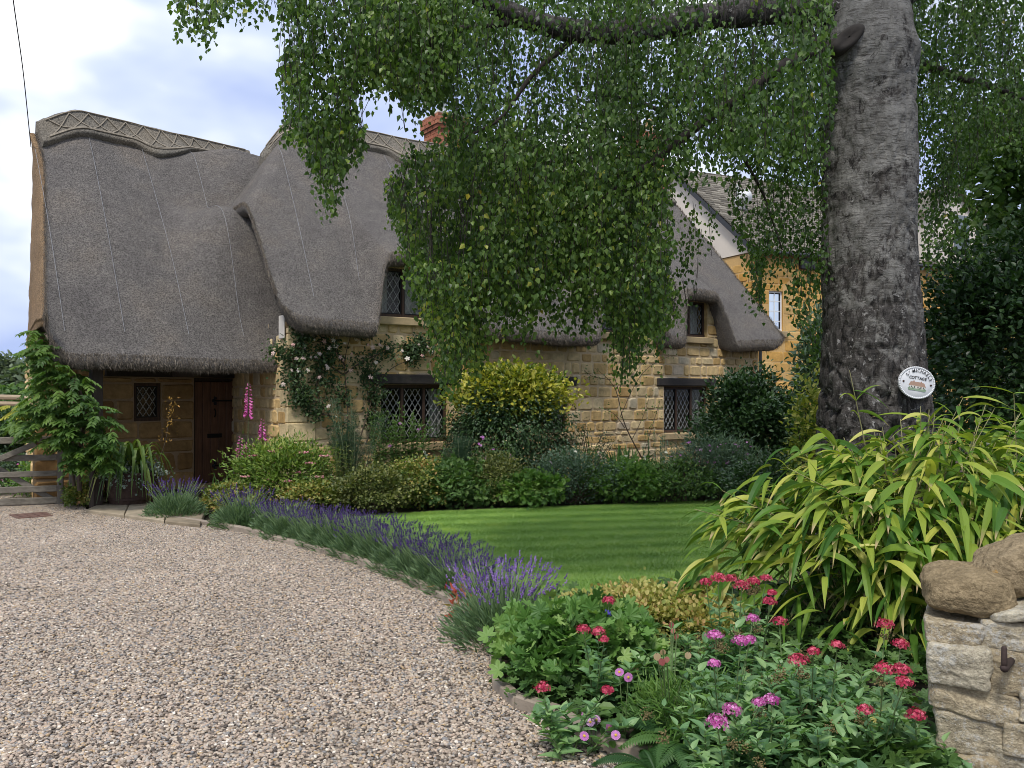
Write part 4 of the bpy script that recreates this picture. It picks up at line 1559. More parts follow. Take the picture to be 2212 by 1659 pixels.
# ------------------------------------------------------------------ the birch
TX, TY = 2.93, 7.0
birch = thing("birch_tree", "big old birch with drooping leafy branches and a thick pale trunk", "tree", (TX, TY, 0))
def bark_mat(name="birch_bark", limb=False):
    m, n, l, b, o = mat_new(name)
    v = pos_n(n)
    sx = n.new("ShaderNodeSeparateXYZ")
    l.new(v, sx.inputs[0])
    mp = n.new("ShaderNodeMapping")
    mp.inputs["Scale"].default_value = (13, 13, 70)
    l.new(v, mp.inputs["Vector"])
    ln = noise_n(n, l, mp.outputs[0], 1.0, 4, .6, .6)
    tone = noise_n(n, l, v, 6, 6, .65)
    patch = noise_n(n, l, v, 3.0, 8, .72, 1.2)
    mp2 = n.new("ShaderNodeMapping")
    mp2.inputs["Scale"].default_value = (18, 18, 7)
    l.new(v, mp2.inputs["Vector"])
    fiss = noise_n(n, l, mp2.outputs[0], 1.0, 6, .7, 1.2)
    fleck = noise_n(n, l, v, 15, 5, .7, .5)
    pale = ramp(n, [(.3, (.105, .10, .09)), (.5, (.175, .17, .158)), (.7, (.27, .262, .242))])
    l.new(tone.outputs["Fac"], pale.inputs["Fac"])
    lk_ = ramp(n, [(.52, (0, 0, 0)), (.62, (.8, .8, .8))])
    l.new(ln.outputs["Fac"], lk_.inputs["Fac"])
    pc_ = mixc(n, l, lk_.outputs["Color"], pale.outputs["Color"], (.07, .064, .057))
    dark = ramp(n, [(.36, (.017, .0155, .0145)), (.52, (.066, .060, .055)), (.70, (.145, .135, .126))])
    l.new(fiss.outputs["Fac"], dark.inputs["Fac"])
    fk = ramp(n, [(.60, (0, 0, 0)), (.66, (.85, .85, .85))])
    l.new(fleck.outputs["Fac"], fk.inputs["Fac"])
    dc_ = mixc(n, l, fk.outputs["Color"], dark.outputs["Color"], (.36, .35, .335))
    mk = ramp(n, [(.56, (0, 0, 0)), (.66, (1, 1, 1))] if limb else [(.45, (0, 0, 0)), (.53, (1, 1, 1))])
    if limb:
        hf = math_n(n, l, 'MULTIPLY', patch.outputs["Fac"], 1.0)
    else:
        # rough dark bark low down, paler skin higher up, both broken by patches
        hz = math_n(n, l, 'MULTIPLY', math_n(n, l, 'SUBTRACT', sx.outputs[2], 2.75), .085)
        hz = math_n(n, l, 'MINIMUM', hz, .095)
        hf = math_n(n, l, 'ADD', math_n(n, l, 'ADD', patch.outputs["Fac"], hz), math_n(n, l, 'MULTIPLY', math_n(n, l, 'SUBTRACT', fiss.outputs["Fac"], .5), .28))
    l.new(hf, mk.inputs["Fac"])
    c = mixc(n, l, mk.outputs["Color"], dc_, pc_)
    l.new(c, b.inputs["Base Color"])
    b.inputs["Roughness"].default_value = .85
    b.inputs["Specular IOR Level"].default_value = .2
    hh = math_n(n, l, 'ADD', math_n(n, l, 'MULTIPLY', fiss.outputs["Fac"], 1.0), math_n(n, l, 'MULTIPLY', ln.outputs["Fac"], .35))
    bump_n(n, l, b, hh, .9, .03)
    return m
M_bark = bark_mat()
M_limb = bark_mat("birch_limb_bark", True)
M_twig = plain_mat("dark_twig", (.030, .023, .019), .85)
nz, na = 260, 150
zs = np.concatenate([np.linspace(-.05, 4.4, 220), np.linspace(4.5, 9.0, 40)])
ang = np.linspace(0, 2 * math.pi, na, endpoint=False)
rad = np.interp(zs, [-.05, .25, .9, 1.5, 2.1, 3.0, 4.0, 4.35, 4.8, 6, 9], [.60, .53, .46, .43, .395, .365, .35, .40, .30, .22, .08])
cx = np.interp(zs, [0, 1.0, 1.7, 3, 4.5, 6, 9], [.09, .08, .06, .035, .01, .05, .2])
Z, A_ = np.meshgrid(zs, ang, indexing='ij')
base = np.stack([np.cos(A_), np.sin(A_), np.zeros_like(A_)], -1)
P0 = np.stack([TX + cx[:, None] + 0 * A_, TY + 0 * A_, Z], -1)
q = P0 + base * rad[:, None, None]
rough = np.clip((2.9 - Z) / 1.8, .32, 1)
d1 = fbm(q * np.array([1, 1, .5]), 2.2, 3, 31) - .5
d2 = np.abs(fbm(q * np.array([1, 1, .55]), 11, 4, 35) - .5)
d3 = fbm(q, 40, 2, 38) - .5
fl = np.clip((.8 - Z) / .8, 0, 1) ** 2 * (np.cos(A_ * 5 + 1) * .06)
rr_ = rad[:, None] + d1 * .07 + rough * (.018 - np.clip(.11 - d2, 0, .11) * .62) + d3 * .016 * rough + fl
q = P0 + base * rr_[..., None]
mb = MB()
mb.add(q.reshape(-1, 3), grid_faces(len(zs), na, True))
trunk = mb.build("trunk", M_bark, birch, True)
# old branch scar
sc_c = V(1832, 82, 6.655)
mb = MB()
a = np.linspace(0, 2 * math.pi, 24, endpoint=False)
ringz = []
for r, o in ((1.15, .10), (1.05, .0), (.92, -.025), (.7, -.03), (.4, -.022), (.08, -.02)):
    ringz.append(sc_c + np.stack([np.cos(a) * .12 * r + np.sin(a) * .03 * r, np.full(24, o), np.sin(a) * .095 * r + np.cos(a) * .05 * r], -1))
v = np.concatenate(ringz)
v = v + ((fbm(v, 18, 3, 44) - .5) * .03)[:, None]
mb.add(v, grid_faces(6, 24, True))
mb.build("branch_scar", plain_mat("old_scar_wood", (.035, .03, .026), .9), birch, True)
# limbs
def smooth_path(pts, n=40):
    pts = np.asarray(pts, float)
    t = np.linspace(0, len(pts) - 1, n)
    out = []
    for k in range(3):
        out.append(np.interp(t, np.arange(len(pts)), pts[:, k]))
    o = np.stack(out, -1)
    for _ in range(6):
        o[1:-1] = (o[:-2] + 2 * o[1:-1] + o[2:]) / 4
    return o
LIMBS = [
    ([V(1850, 40, 7.0), V(1770, 18, 6.95), V(1650, 22, 6.8), V(1500, 38, 6.6), V(1400, 68, 6.4), V(1250, 74, 6.2), V(1130, 42, 6.0), V(1000, -20, 5.9), V(850, -120, 5.8)], .135, .05),
    ([V(1850, 85, 6.9), V(1790, 100, 6.75), V(1700, 132, 6.6), V(1560, 232, 6.4), V(1420, 338, 6.25), V(1300, 440, 6.3), V(1210, 462, 6.5), V(1160, 455, 6.7)], .056, .014),
    ([V(1440, 322, 6.3), V(1450, 280, 6.35), V(1430, 240, 6.4), V(1370, 215, 6.5), V(1290, 205, 6.6)], .028, .008),
    ([V(1300, 440, 6.3), V(1240, 480, 6.5), V(1180, 470, 6.6), V(1080, 430, 6.7), V(980, 420, 6.8)], .03, .008),
    ([V(1790, 130, 7.2), V(1740, 60, 7.4), V(1690, 0, 7.7), V(1600, -100, 8.0)], .05, .02),
    ([V(1900, 20, 7.1), V(2000, -40, 7.3), V(2150, -90, 7.6), V(2400, -200, 8.0)], .12, .05),
    ([V(1940, 120, 7.3), V(2050, 160, 7.8), V(2180, 200, 8.3), V(2300, 260, 8.8)], .05, .012),
    ([V(1130, 45, 6.0), V(1000, 60, 5.9), V(880, 100, 5.8), V(760, 150, 5.8), V(690, 200, 5.8)], .03, .007),
    ([V(1250, 74, 6.2), V(1150, 160, 6.1), V(1080, 260, 6.0), V(1000, 300, 5.9)], .025, .007),
    ([V(1000, -20, 5.9), V(820, -30, 5.8), V(640, -50, 5.7), V(430, -40, 5.6)], .03, .008),
    ([V(1560, 232, 6.6), V(1600, 330, 6.7), V(1650, 420, 6.9), V(1690, 540, 7.0)], .02, .006),
]
for pts, r0, r1 in LIMBS:
    p = smooth_path(pts)
    mb = MB()
    rads = np.linspace(r0, r1, len(p)) * (1 + .06 * np.sin(np.arange(len(p)) * 1.3))
    tube(mb, p, rads, 12 if r0 > .06 else 7)
    mb.build("limb", M_limb if r0 > .1 else M_twig, birch, True)

BM = leaf_mat("birch_leaves", [(0, (.030, .066, .015)), (.4, (.070, .134, .027)), (.75, (.135, .215, .046)), (.95, (.22, .30, .07)), (1.0, (.45, .38, .04))], .38, .42, .4)
Lp, Ld, Ln, Ls, Lt = [], [], [], [], []
twig = MB()
def jit_in(px2, py2, poly, p3):
    j = (vnoise(p3, 3.0, 71) - .5) * 46
    return inpoly(px2 + j, py2 + j * .6, poly)
def canopy(poly, leaves, dmin, dmax, Lmin, Lmax, hole=0.0, hs=1.4, tint=(0, .8), lsz=(.031, .046), spread=.14, hseed=60, keepz=-.1):
    xs, ys = [p[0] for p in poly], [p[1] for p in poly]
    got = 0
    guard = 0
    while got < leaves and guard < 6000:
        guard += 1
        x, y = rng.uniform(min(xs), max(xs)), rng.uniform(min(ys) - 60, max(ys))
        d = rng.uniform(dmin, dmax)
        L = rng.uniform(Lmin, Lmax)
        jy = rng.normal(0, 22) if rng.random() < .8 else rng.uniform(-85, 30)
        top = V(x, y, d)
        n = int(L / .018)
        s = np.linspace(0, 1, n)
        sw = rdir(1)[0] * np.array([1, 1, 0])
        line = top + np.outer(s, sw) * rng.uniform(.05, .35) * L - np.outer(s ** 1.2, [0, 0, 1]) * L * rng.uniform(.55, 1.0)
        # side twiglets: leaves scatter round the strand
        off = rdir(n) * rng.uniform(.015, spread, n)[:, None] * np.array([1, 1, .6])
        p = line + off
        px2, py2 = proj(p)
        px2, py2 = px2 * K, py2 * K + jy
        ok = jit_in(px2, py2, poly, p) & (p[:, 2] > keepz)
        if hole:
            ok &= vnoise(p, hs, hseed) > hole + rng.uniform(-.06, .06, n)
        k = ok.sum()
        if k < 3:
            continue
        lx, ly = proj(line)
        okl = inpoly(lx * K, ly * K, poly)
        if okl.sum() > 3 and rng.random() < .7:
            seg = line[okl][::4]
            if len(seg) > 2:
                tube(twig, seg, .0022, 3, cap=False)
        p = p[ok]
        Lp.append(p)
        dn = unit(np.array([0, 0, -1.0]) + rdir(k) * .75)
        Ld.append(dn)
        Ln.append(unit(rdir(k) + np.array([0, -.25, .55])))
        Ls.append(rng.uniform(*lsz, k))
        tb = rng.uniform(*tint) + rng.normal(0, .13, k)
        Lt.append(np.clip(tb, 0, .97))
        got += k
R1 = [(368, -60), (560, -60), (545, 22), (470, 40), (440, 78), (405, 55), (380, 25)]
R1b = [(520, -60), (720, -60), (700, 10), (560, 28)]
R2 = [(610, -60), (1000, -60), (980, 150), (930, 220), (870, 205), (820, 170), (780, 190), (772, 230), (790, 290), (760, 335), (735, 345), (715, 415), (690, 400), (672, 330), (650, 290), (605, 275), (632, 205), (595, 150), (650, 80), (600, 25)]
R2b = [(800, 140), (900, 100), (915, 170), (880, 285), (855, 285), (840, 230)]
R3top = [(950, -80), (1800, -80), (1800, 270), (1770, 400), (1700, 330), (1590, 320), (1450, 360), (1380, 400), (1180, 420), (975, 335), (958, 210), (930, 140)]
R3mid = [(900, 335), (985, 322), (1050, 260), (1200, 330), (1410, 330), (1450, 390), (1440, 450), (1460, 520), (1440, 600), (1470, 640), (1400, 650), (1250, 610), (1100, 640), (1000, 650), (930, 640), (895, 600), (870, 540), (868, 470), (835, 440), (838, 395), (880, 345)]
R3a = [(880, 540), (1010, 560), (1060, 690), (1045, 800), (1020, 775), (990, 825), (950, 835), (940, 740), (905, 640)]
R3b = [(1010, 580), (1480, 600), (1490, 670), (1400, 720), (1300, 700), (1200, 690), (1100, 690), (1060, 700)]
R3c = [(1290, 640), (1440, 640), (1425, 740), (1395, 700), (1375, 800), (1345, 815), (1320, 740)]
R3fr = [(1490, 430), (1560, 470), (1540, 560), (1500, 580), (1520, 660), (1480, 680), (1460, 560)]
R4 = [(1560, 250), (1795, 200), (1795, 640), (1790, 770), (1755, 755), (1735, 640), (1720, 700), (1690, 560), (1640, 540), (1650, 660), (1620, 650), (1600, 480), (1570, 420)]
R5 = [(1950, -80), (2300, -80), (2300, 330), (2140, 310), (2080, 400), (2010, 470), (1985, 500), (1965, 350)]
R5b = [(1985, 420), (2100, 380), (2130, 560), (2060, 580), (2000, 570)]
canopy(R1, 560, 5.2, 5.9, .3, .6, spread=.10)
canopy(R1b, 220, 5.2, 5.9, .2, .4, spread=.10)
canopy(R2, 14500, 5.2, 6.8, .4, 1.0, hole=.28, tint=(.05, .75))
canopy(R2b, 420, 5.6, 6.4, .2, .5, hole=.4)
canopy(R3top, 9500, 5.2, 6.4, .4, 1.0, hole=.34, hs=1.9, tint=(.05, .6))
canopy(R3top, 28000, 6.5, 9.2, .4, 1.2, hole=.33, hs=1.7, tint=(0, .5))
canopy(R3mid, 31000, 5.6, 8.2, .5, 1.2, hole=.33, hs=2.3, tint=(.0, .85))
canopy(R3a, 4200, 5.9, 7.6, .5, 1.1, hole=.36, hs=2.6, tint=(.2, .95))
canopy(R3b, 2700, 5.9, 8.2, .5, 1.1, hole=.44, hs=2.6, tint=(.1, .8))
canopy(R3c, 1200, 5.9, 8.2, .5, 1.0, hole=.38, hs=2.6, tint=(.1, .8))
canopy(R3fr, 200, 6.5, 8.0, .3, .7, hole=.42)
canopy(R4, 4400, 6.6, 8.8, .4, 1.1, hole=.42, hs=2.2, tint=(.05, .55))
canopy(R5, 15000, 7.0, 9.5, .4, 1.0, hole=.35, hs=1.8, tint=(0, .5))
canopy(R5b, 800, 7.5, 9.0, .3, .6, hole=.45, tint=(.1, .6))
# the crown above the frame, which shades the trunk
N = 5200
c = rdir(N) * (rng.uniform(0, 1, N) ** (1 / 2.6))[:, None] * np.array([4.2, 3.6, 2.8]) + np.array([TX - .3, TY + .7, 7.8])
px2, py2 = proj(c)
okc = (c[:, 1] > 2.5) & (py2 < -25)
c = c[okc]
N = len(c)
Lp.append(c); Ld.append(unit(np.array([0, 0, -1.0]) + rdir(N) * .8)); Ln.append(unit(rdir(N) + np.array([0, 0, .6])))
Ls.append(rng.uniform(.09, .13, N)); Lt.append(rng.uniform(.1, .7, N))
Lp, Ld, Ln, Ls, Lt = [np.concatenate(x) for x in (Lp, Ld, Ln, Ls, Lt)]
# a few yellowed leaves
yl = rng.random(len(Lt)) < .0010
Lt = np.where(yl, 1.0, Lt)
mb = MB()
mb.scatter(L_BIRCH, Lp, frames(Ld, Ln), Ls, Lt)
mb.build("crown", BM, birch)
twig.build("twigs", M_twig, birch)
print("birch leaves", len(Lp))

# ------------------------------------------------------------------ oval name plaque on the trunk
pc = V(1979, 827, 6.50)
plaque = thing("name_plaque", "white oval ceramic house sign with black lettering fixed on the birch trunk", "sign", pc)
ro = R(-9)
pr_ = np.array([math.cos(ro), .10, math.sin(ro)]); pr_ = unit(pr_)
pf = unit(np.array([.10, -1, .04])); pu = np.cross(-pf, pr_) * 1
pu = unit(np.cross(pr_, pf)) * 1
if pu[2] < 0: pu = -pu
M_cer = plain_mat("glazed_white_ceramic", (.66, .67, .69), .3, nscale=6, var=.04, bump=.05)
def PL(x, y, o): return pc + np.asarray(x)[..., None] * pr_ + np.asarray(y)[..., None] * pu + np.asarray(o)[..., None] * pf
RA, RB = .148, .123
mb = MB()
a = np.linspace(0, 2 * math.pi, 64, endpoint=False)
rings = [PL(np.cos(a) * RA * k, np.sin(a) * RB * k, np.full(64, o)) for k, o in ((.97, -.012), (1.0, .0), (.9, .012), (.55, .016), (.02, .018))]
mb.add(np.concatenate(rings), grid_faces(5, 64, True))
mb.build("plate", M_cer, plaque, True)
mb = MB()
p, f = BLOB
for t in np.linspace(0, 2 * math.pi, 58, endpoint=False):
    o = PL(math.cos(t) * RA * .96, math.sin(t) * RB * .96, .010)
    mb.add(p * .019 * np.array([1, 1.1, 1]) + o, f)
mb.build("beaded_rim", M_cer, plaque, True)
M_ink = plain_mat("black_enamel", (.012, .012, .014), .4, bump=0)
def glyph(ch):
    cu = bpy.data.curves.new("letters", 'FONT')
    cu.body = ch
    cu.align_x = 'CENTER'
    cu.resolution_u = 3
    cu.offset = .022
    o = bpy.data.objects.new("letters", cu)
    col.objects.link(o)
    me = bpy.data.meshes.new_from_object(o.evaluated_get(bpy.context.evaluated_depsgraph_get()))
    vs = np.array([v.co[:] for v in me.vertices]).reshape(-1, 3)
    fs = [np.array(pg.vertices[:]) for pg in me.polygons]
    bpy.data.objects.remove(o); bpy.data.curves.remove(cu); bpy.data.meshes.remove(me)
    return vs, fs
let = MB()
gc = {}
def put(ch, x, y, rot, sz):
    if ch not in gc: gc[ch] = glyph(ch)
    vs, fs = gc[ch]
    if not len(vs): return
    c_, s_ = math.cos(rot), math.sin(rot)
    X, Y = vs[:, 0] * sz, vs[:, 1] * sz
    w = PL(x + X * c_ - Y * s_, y + X * s_ + Y * c_, np.full(len(X), .0205))
    let.add(w, fs)
txt = "ST MICHAELS"
adv = {'I': .42, 'M': 1.15, ' ': .5, 'T': .72, 'S': .9}
wsum = sum(adv.get(c, .95) for c in txt)
th = R(143)
pos_ = 0
for i, c in enumerate(txt):
    w = adv.get(c, .95)
    t = R(152) - (pos_ + w / 2) / wsum * R(136)
    pos_ += w
    if c == 'T':
        put(c, math.cos(t) * RA * .70, math.sin(t) * RB * .70 + .007, t - math.pi / 2, .019)
        put('-', math.cos(t) * RA * .70, math.sin(t) * RB * .70 - .003, t - math.pi / 2, .024)
    elif c != ' ':
        put(c, math.cos(t) * RA * .66, math.sin(t) * RB * .66, t - math.pi / 2, .034)
txt = "COTTAGE"
for i, c in enumerate(txt):
    x = (i - 3) * .0205
    put(c, x, .026 - .35 * x * x, -.6 * x, .031)
let.build("lettering", M_ink, plaque)
# the little painted cottage on it
def flat(mb, pts, o=.0195, tint=.5):
    n = len(pts)
    mb.add(PL(np.array([q[0] for q in pts]), np.array([q[1] for q in pts]), np.full(n, o)), [np.arange(n)], tint)
pm = leaf_mat("painted_picture", [(0, (.40, .27, .20)), (.3, (.36, .22, .16)), (.5, (.62, .58, .52)), (.7, (.24, .33, .22)), (.85, (.10, .12, .10)), (1, (.5, .55, .5))], 0, .35)
mb = MB()
flat(mb, [(-.066, -.062), (.07, -.062), (.078, -.045), (-.074, -.045)], .0192, .7)
flat(mb, [(-.062, -.046), (.066, -.046), (.066, -.024), (-.062, -.024)], .0194, .5)
flat(mb, [(-.07, -.025), (.072, -.028), (.055, .002), (.01, .006), (-.055, .004)], .0196, .15)
for x in (-.045, -.02, .008, .032, .052):
    flat(mb, [(x - .005, -.043), (x + .005, -.043), (x + .005, -.029), (x - .005, -.029)], .0197, .85)
for x in (-.03, .03):
    flat(mb, [(x - .006, .0), (x + .006, .0), (x + .005, .013), (x - .005, .013)], .0198, .3)
for x in (-.06, -.034, .022, .062):
    flat(mb, [(x - .008, -.05), (x + .008, -.05), (x + .004, -.038), (x - .005, -.036)], .0199, .75)
mb.build("painted_cottage", pm, plaque)
for sx_ in (-1, 1):
    mb = MB()
    mb.add(BLOB[0] * np.array([.018, .012, .018]) + PL(sx_ * RA * .76, -.004, .017), BLOB[1])
    mb.build("screw", plain_mat("rusty_screw", (.05, .022, .012), .7), plaque, True)
# ------------------------------------------------------------------ garden plants
GREEN = [(0, (.032, .072, .020)), (.5, (.072, .145, .036)), (1, (.14, .22, .06))]
M_green = leaf_mat("mid_green_leaves", GREEN, .28)
M_dkgreen = leaf_mat("dark_green_leaves", [(0, (.014, .036, .014)), (.5, (.032, .074, .024)), (1, (.075, .135, .042))], .2, .4, .45)
M_brgreen = leaf_mat("fresh_green_leaves", [(0, (.05, .12, .025)), (.5, (.10, .20, .04)), (1, (.19, .29, .07))], .32)
M_blgreen = leaf_mat("grey_green_leaves", [(0, (.035, .065, .042)), (.5, (.075, .13, .08)), (1, (.15, .22, .14))], .25)
M_gold = leaf_mat("golden_leaves", [(0, (.06, .11, .02)), (.35, (.19, .23, .03)), (.7, (.46, .42, .05)), (1, (.64, .58, .16))], .25)
M_gold2 = leaf_mat("variegated_leaves", [(0, (.05, .10, .02)), (.4, (.12, .19, .03)), (.7, (.36, .36, .06)), (1, (.55, .50, .14))], .25)
M_spir = leaf_mat("golden_spirea_leaves", [(0, (.06, .13, .025)), (.5, (.16, .25, .045)), (1, (.33, .38, .09))], .3)
M_orange = leaf_mat("bronze_yellow_leaves", [(0, (.06, .11, .025)), (.4, (.16, .21, .045)), (.7, (.31, .30, .075)), (.88, (.40, .29, .10)), (1, (.42, .22, .10))], .25)
M_silver = leaf_mat("silver_leaves", [(0, (.14, .18, .15)), (1, (.32, .38, .33))], .15)
M_stem = plain_mat("green_stem", (.10, .15, .05), .6)
M_wood = plain_mat("shrub_wood", (.075, .055, .038), .9)
M_olive = leaf_mat("olive_leaves", [(0, (.04, .06, .018)), (.5, (.10, .125, .033)), (1, (.22, .22, .07))], .25)

def dome_pts(n, c, rad, K_, sig, seed, rmin=.55, low=0.0):
    """leaf points in clumps over a dome; returns points, outward dirs, clump tint"""
    rg = np.random.default_rng(seed)
    u = unit(rg.normal(size=(K_, 3)) + np.array([0, 0, .25]))
    u[:, 2] = np.where(u[:, 2] < -.35 + low, -u[:, 2], u[:, 2])
    r = rg.uniform(rmin, 1.0, K_) ** .7
    cc = u * r[:, None]
    ct = rg.uniform(0, 1, K_)
    k = rg.integers(0, K_, n)
    p = cc[k] + rg.normal(0, sig, (n, 3))
    inner = rg.random(n) < .22
    pi_ = unit(rg.normal(size=(n, 3))) * (rg.random(n) ** .5)[:, None] * .85
    p[inner] = pi_[inner]
    p[:, 2] = np.where(p[:, 2] < -.95, -.9 + .3 * rg.random(n), p[:, 2])
    out = unit(p + 1e-6)
    w = np.array(c) + p * np.array(rad)
    t = np.clip(.5 + (ct[k] - .5) * .55 + rg.normal(0, .18, n), 0, 1)
    ok = w[:, 2] > .015
    return w[ok], out[ok], t[ok], cc * np.array(rad) + np.array(c)

def shrub(name, label, cat, c, rad, n, tmpl, size, mat, K_=45, sig=.17, seed=1, up=.35, group=None, stems=14, part="foliage", low=0.0, stemmat=None, smooth=False, rmin=.55):
    root = thing(name, label, cat, (c[0], c[1], 0), group)
    size = (size[0] * 1.15, size[1] * 1.15)
    rg = np.random.default_rng(seed + 1000)
    w, out, t, cc = dome_pts(n, c, rad, K_, sig, seed, rmin, low)
    m = len(w)
    d = unit(out + unit(rg.normal(size=(m, 3))) * .9 + np.array([0, 0, up - .25]))
    nn = unit(out * .6 + np.array([0, 0, .8]) + unit(rg.normal(size=(m, 3))) * .7)
    mb = MB()
    mb.scatter(tmpl, w, frames(d, nn), rg.uniform(size[0], size[1], m), t)
    mb.build(part, mat, root)
    if stems:
        sb = MB()
        for i in range(min(stems, len(cc))):
            e_ = cc[i]
            b_ = np.array([c[0] + rg.uniform(-.25, .25) * rad[0], c[1] + rg.uniform(-.25, .25) * rad[1], 0.0])
            mid = (b_ + e_) / 2 + np.array([0, 0, .12 * rad[2]])
            tube(sb, smooth_path([b_, mid, e_], 8), np.linspace(.010, .004, 8), 4)
        sb.build("stems", stemmat or M_wood, root)
    return root
def px_dome(x0, x1, ytop, d, dr=None, zb=None):
    """centre and radii of a dome seen between x0..x1 with its top at ytop (2212 px units) at depth d"""
    s = d / FOC / K
    c = V((x0 + x1) / 2, 0, d)
    top = H + (HY - ytop / K) * d / FOC
    rx = (x1 - x0) / 2 * s
    zb = 0.0 if zb is None else zb
    cz = zb + (top - zb) * .42
    return (c[0], d, cz), (rx, dr or rx, top - cz)
def flowers(root, pts, mat, size, name="flowers", tmpl=None, tint=(0, 1), face=(0, -.5, .7), seed=0, stem_from=None):
    rg = np.random.default_rng(seed)
    pts = np.asarray(pts)
    n = len(pts)
    d = unit(np.array(face) + unit(rg.normal(size=(n, 3))) * .5)
    fr = frames(unit(np.cross(d, unit(rg.normal(size=(n, 3))))), d)
    mb = MB()
    mb.scatter(tmpl or FLORET, pts, fr, rg.uniform(size[0], size[1], n), rg.uniform(*tint, n))
    return mb.build(name, mat, root)

# ---- lavender: three different bushes, copied along the kerb
M_lavgreen = leaf_mat("lavender_stems", [(0, (.055, .105, .050)), (.5, (.13, .21, .10)), (1, (.25, .34, .17))], .2)
M_lav = leaf_mat("dark_lavender_spikes", [(0, (.025, .012, .075)), (.6, (.065, .030, .17)), (1, (.13, .07, .26))], .1, .6)
M_lavl = leaf_mat("mauve_lavender_spikes", [(0, (.08, .04, .20)), (.5, (.22, .12, .40)), (1, (.38, .25, .55))], .1, .6)
def lavender(label, seed, mat, ns=520, nspike=150, hgt=.40, wid=.36):
    rg = np.random.default_rng(seed)
    root = thing("lavender", label, "lavender bush", (0, 0, 0), "lavender bushes edging the drive")
    mb, fb = MB(), MB()
    P_, D_, S_, T_ = [], [], [], []
    # narrow leaves in a dense cushion
    n = 2600
    u = unit(rg.normal(size=(n, 3)))
    u[:, 2] = np.abs(u[:, 2])
    r = rg.random(n) ** .4
    p = u * r[:, None] * np.array([wid, wid, hgt * .68]) + np.array([0, 0, .01])
    d = unit(u * np.array([1, 1, .6]) + np.array([0, 0, .55]) + rg.normal(0, .25, (n, 3)))
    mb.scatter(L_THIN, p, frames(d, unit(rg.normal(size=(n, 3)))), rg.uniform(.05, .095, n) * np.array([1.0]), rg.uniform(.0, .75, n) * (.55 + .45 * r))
    # flower stalks
    for i in range(nspike):
        a = rg.uniform(0, 6.283)
        rr = rg.random() ** .6
        b0 = np.array([math.cos(a) * rr * wid * .45, math.sin(a) * rr * wid * .45, hgt * .35])
        L = hgt * rg.uniform(.42, .88)
        out = np.array([math.cos(a) * rr * .85, math.sin(a) * rr * .85, 1.0]) + rg.normal(0, .12, 3)
        tip = b0 + unit(out) * L * (1 + .15 * rr)
        mid = (b0 + tip) / 2 + np.array([math.cos(a), math.sin(a), -.2]) * .015
        w = unit(np.cross(out, rg.normal(size=3))) * .0019
        ln = smooth_path([b0, mid, tip], 4)
        v = np.concatenate([ln - w, ln + w])
        mb.add(v, np.array([[j, j + 1, 5 + j, 4 + j] for j in range(3)]), rg.uniform(.5, 1))
        dr = unit(tip - mid)
        ks = rg.integers(4, 7)
        t0 = rg.uniform(0, .8)
        for k in range(ks):
            pp = tip + dr * (k * .0085)
            sz = .0125 * (1 - .07 * k) * rg.uniform(.8, 1.25)
            if k == 0 and rg.random() < .5:
                pp = pp - dr * .014
            S_.append(sz); P_.append(pp + rg.normal(0, .002, 3)); T_.append(np.clip(t0 + rg.uniform(-.2, .3), 0, 1))
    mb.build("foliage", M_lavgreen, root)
    n = len(P_)
    sb = MB()
    bl = (BLOB[0] * np.array([1.0, 1.0, 1.1]), BLOB[1])
    sb.scatter(bl, np.array(P_), frames(unit(rg.normal(size=(n, 3))), unit(rg.normal(size=(n, 3)))), np.array(S_), np.array(T_))
    stuff(sb.build("flower_spikes", mat, root))
    return root
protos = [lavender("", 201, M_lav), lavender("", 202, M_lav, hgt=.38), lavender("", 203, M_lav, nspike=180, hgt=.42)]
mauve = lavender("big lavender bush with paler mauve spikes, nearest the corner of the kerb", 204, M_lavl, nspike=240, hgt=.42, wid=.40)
LAV = edge_off(EDGE, .25)
seglen = np.concatenate([[0], np.cumsum(np.linalg.norm(np.diff(LAV, axis=0), axis=1))])
def lav_at(s): return np.array([np.interp(s, seglen, LAV[:, 0]), np.interp(s, seglen, LAV[:, 1])])
def s_for_px(px):
    u_ = HX + LAV[:, 0] / LAV[:, 1] * FOC
    return float(np.interp(px, u_, seglen))
s0_, s1_ = s_for_px(176), s_for_px(482)
pos = [s0_, s_for_px(243)] + list(np.linspace(s_for_px(275), s1_, 12))
LLAB = ["round lavender bush standing alone beside the paving slabs", "lavender bush in front of the doorway, second from the paving", "lavender bush third from the paving, before the bronze shrub",
        "lavender bush fourth from the paving", "lavender bush fifth from the paving", "lavender bush sixth from the paving, at the lawn's far corner", "lavender bush seventh from the paving, midway along the row",
        "lavender bush eighth from the paving", "sixth lavender bush counted from the mauve one at the near end", "fifth lavender bush counted from the mauve one at the near end", "fourth lavender bush counted from the mauve one at the near end",
        "third lavender bush counted from the mauve one at the near end", "second lavender bush counted from the mauve one at the near end", "dark purple lavender bush touching the mauve one at the near end"]
for i, s in enumerate(pos):
    o = protos[i] if i < 3 else copy_tree(protos[i % 3])
    x, y = lav_at(s)
    k = rng.uniform(.88, 1.04) * (.95 if i < 2 else (.82 if i < 7 else .86))
    o.location = (x + rng.uniform(-.03, .03), y + rng.uniform(-.03, .03), 0)
    o.rotation_euler = (0, 0, rng.uniform(0, 6.28))
    o.scale = (k, k, k * (.98 if i < 9 else .92))
    o['label'] = LLAB[i]
mx = G(500, 650)
mauve.location = (mx[0] + .02, mx[1] + .20, 0)
mauve.scale = (.95, .95, .92)

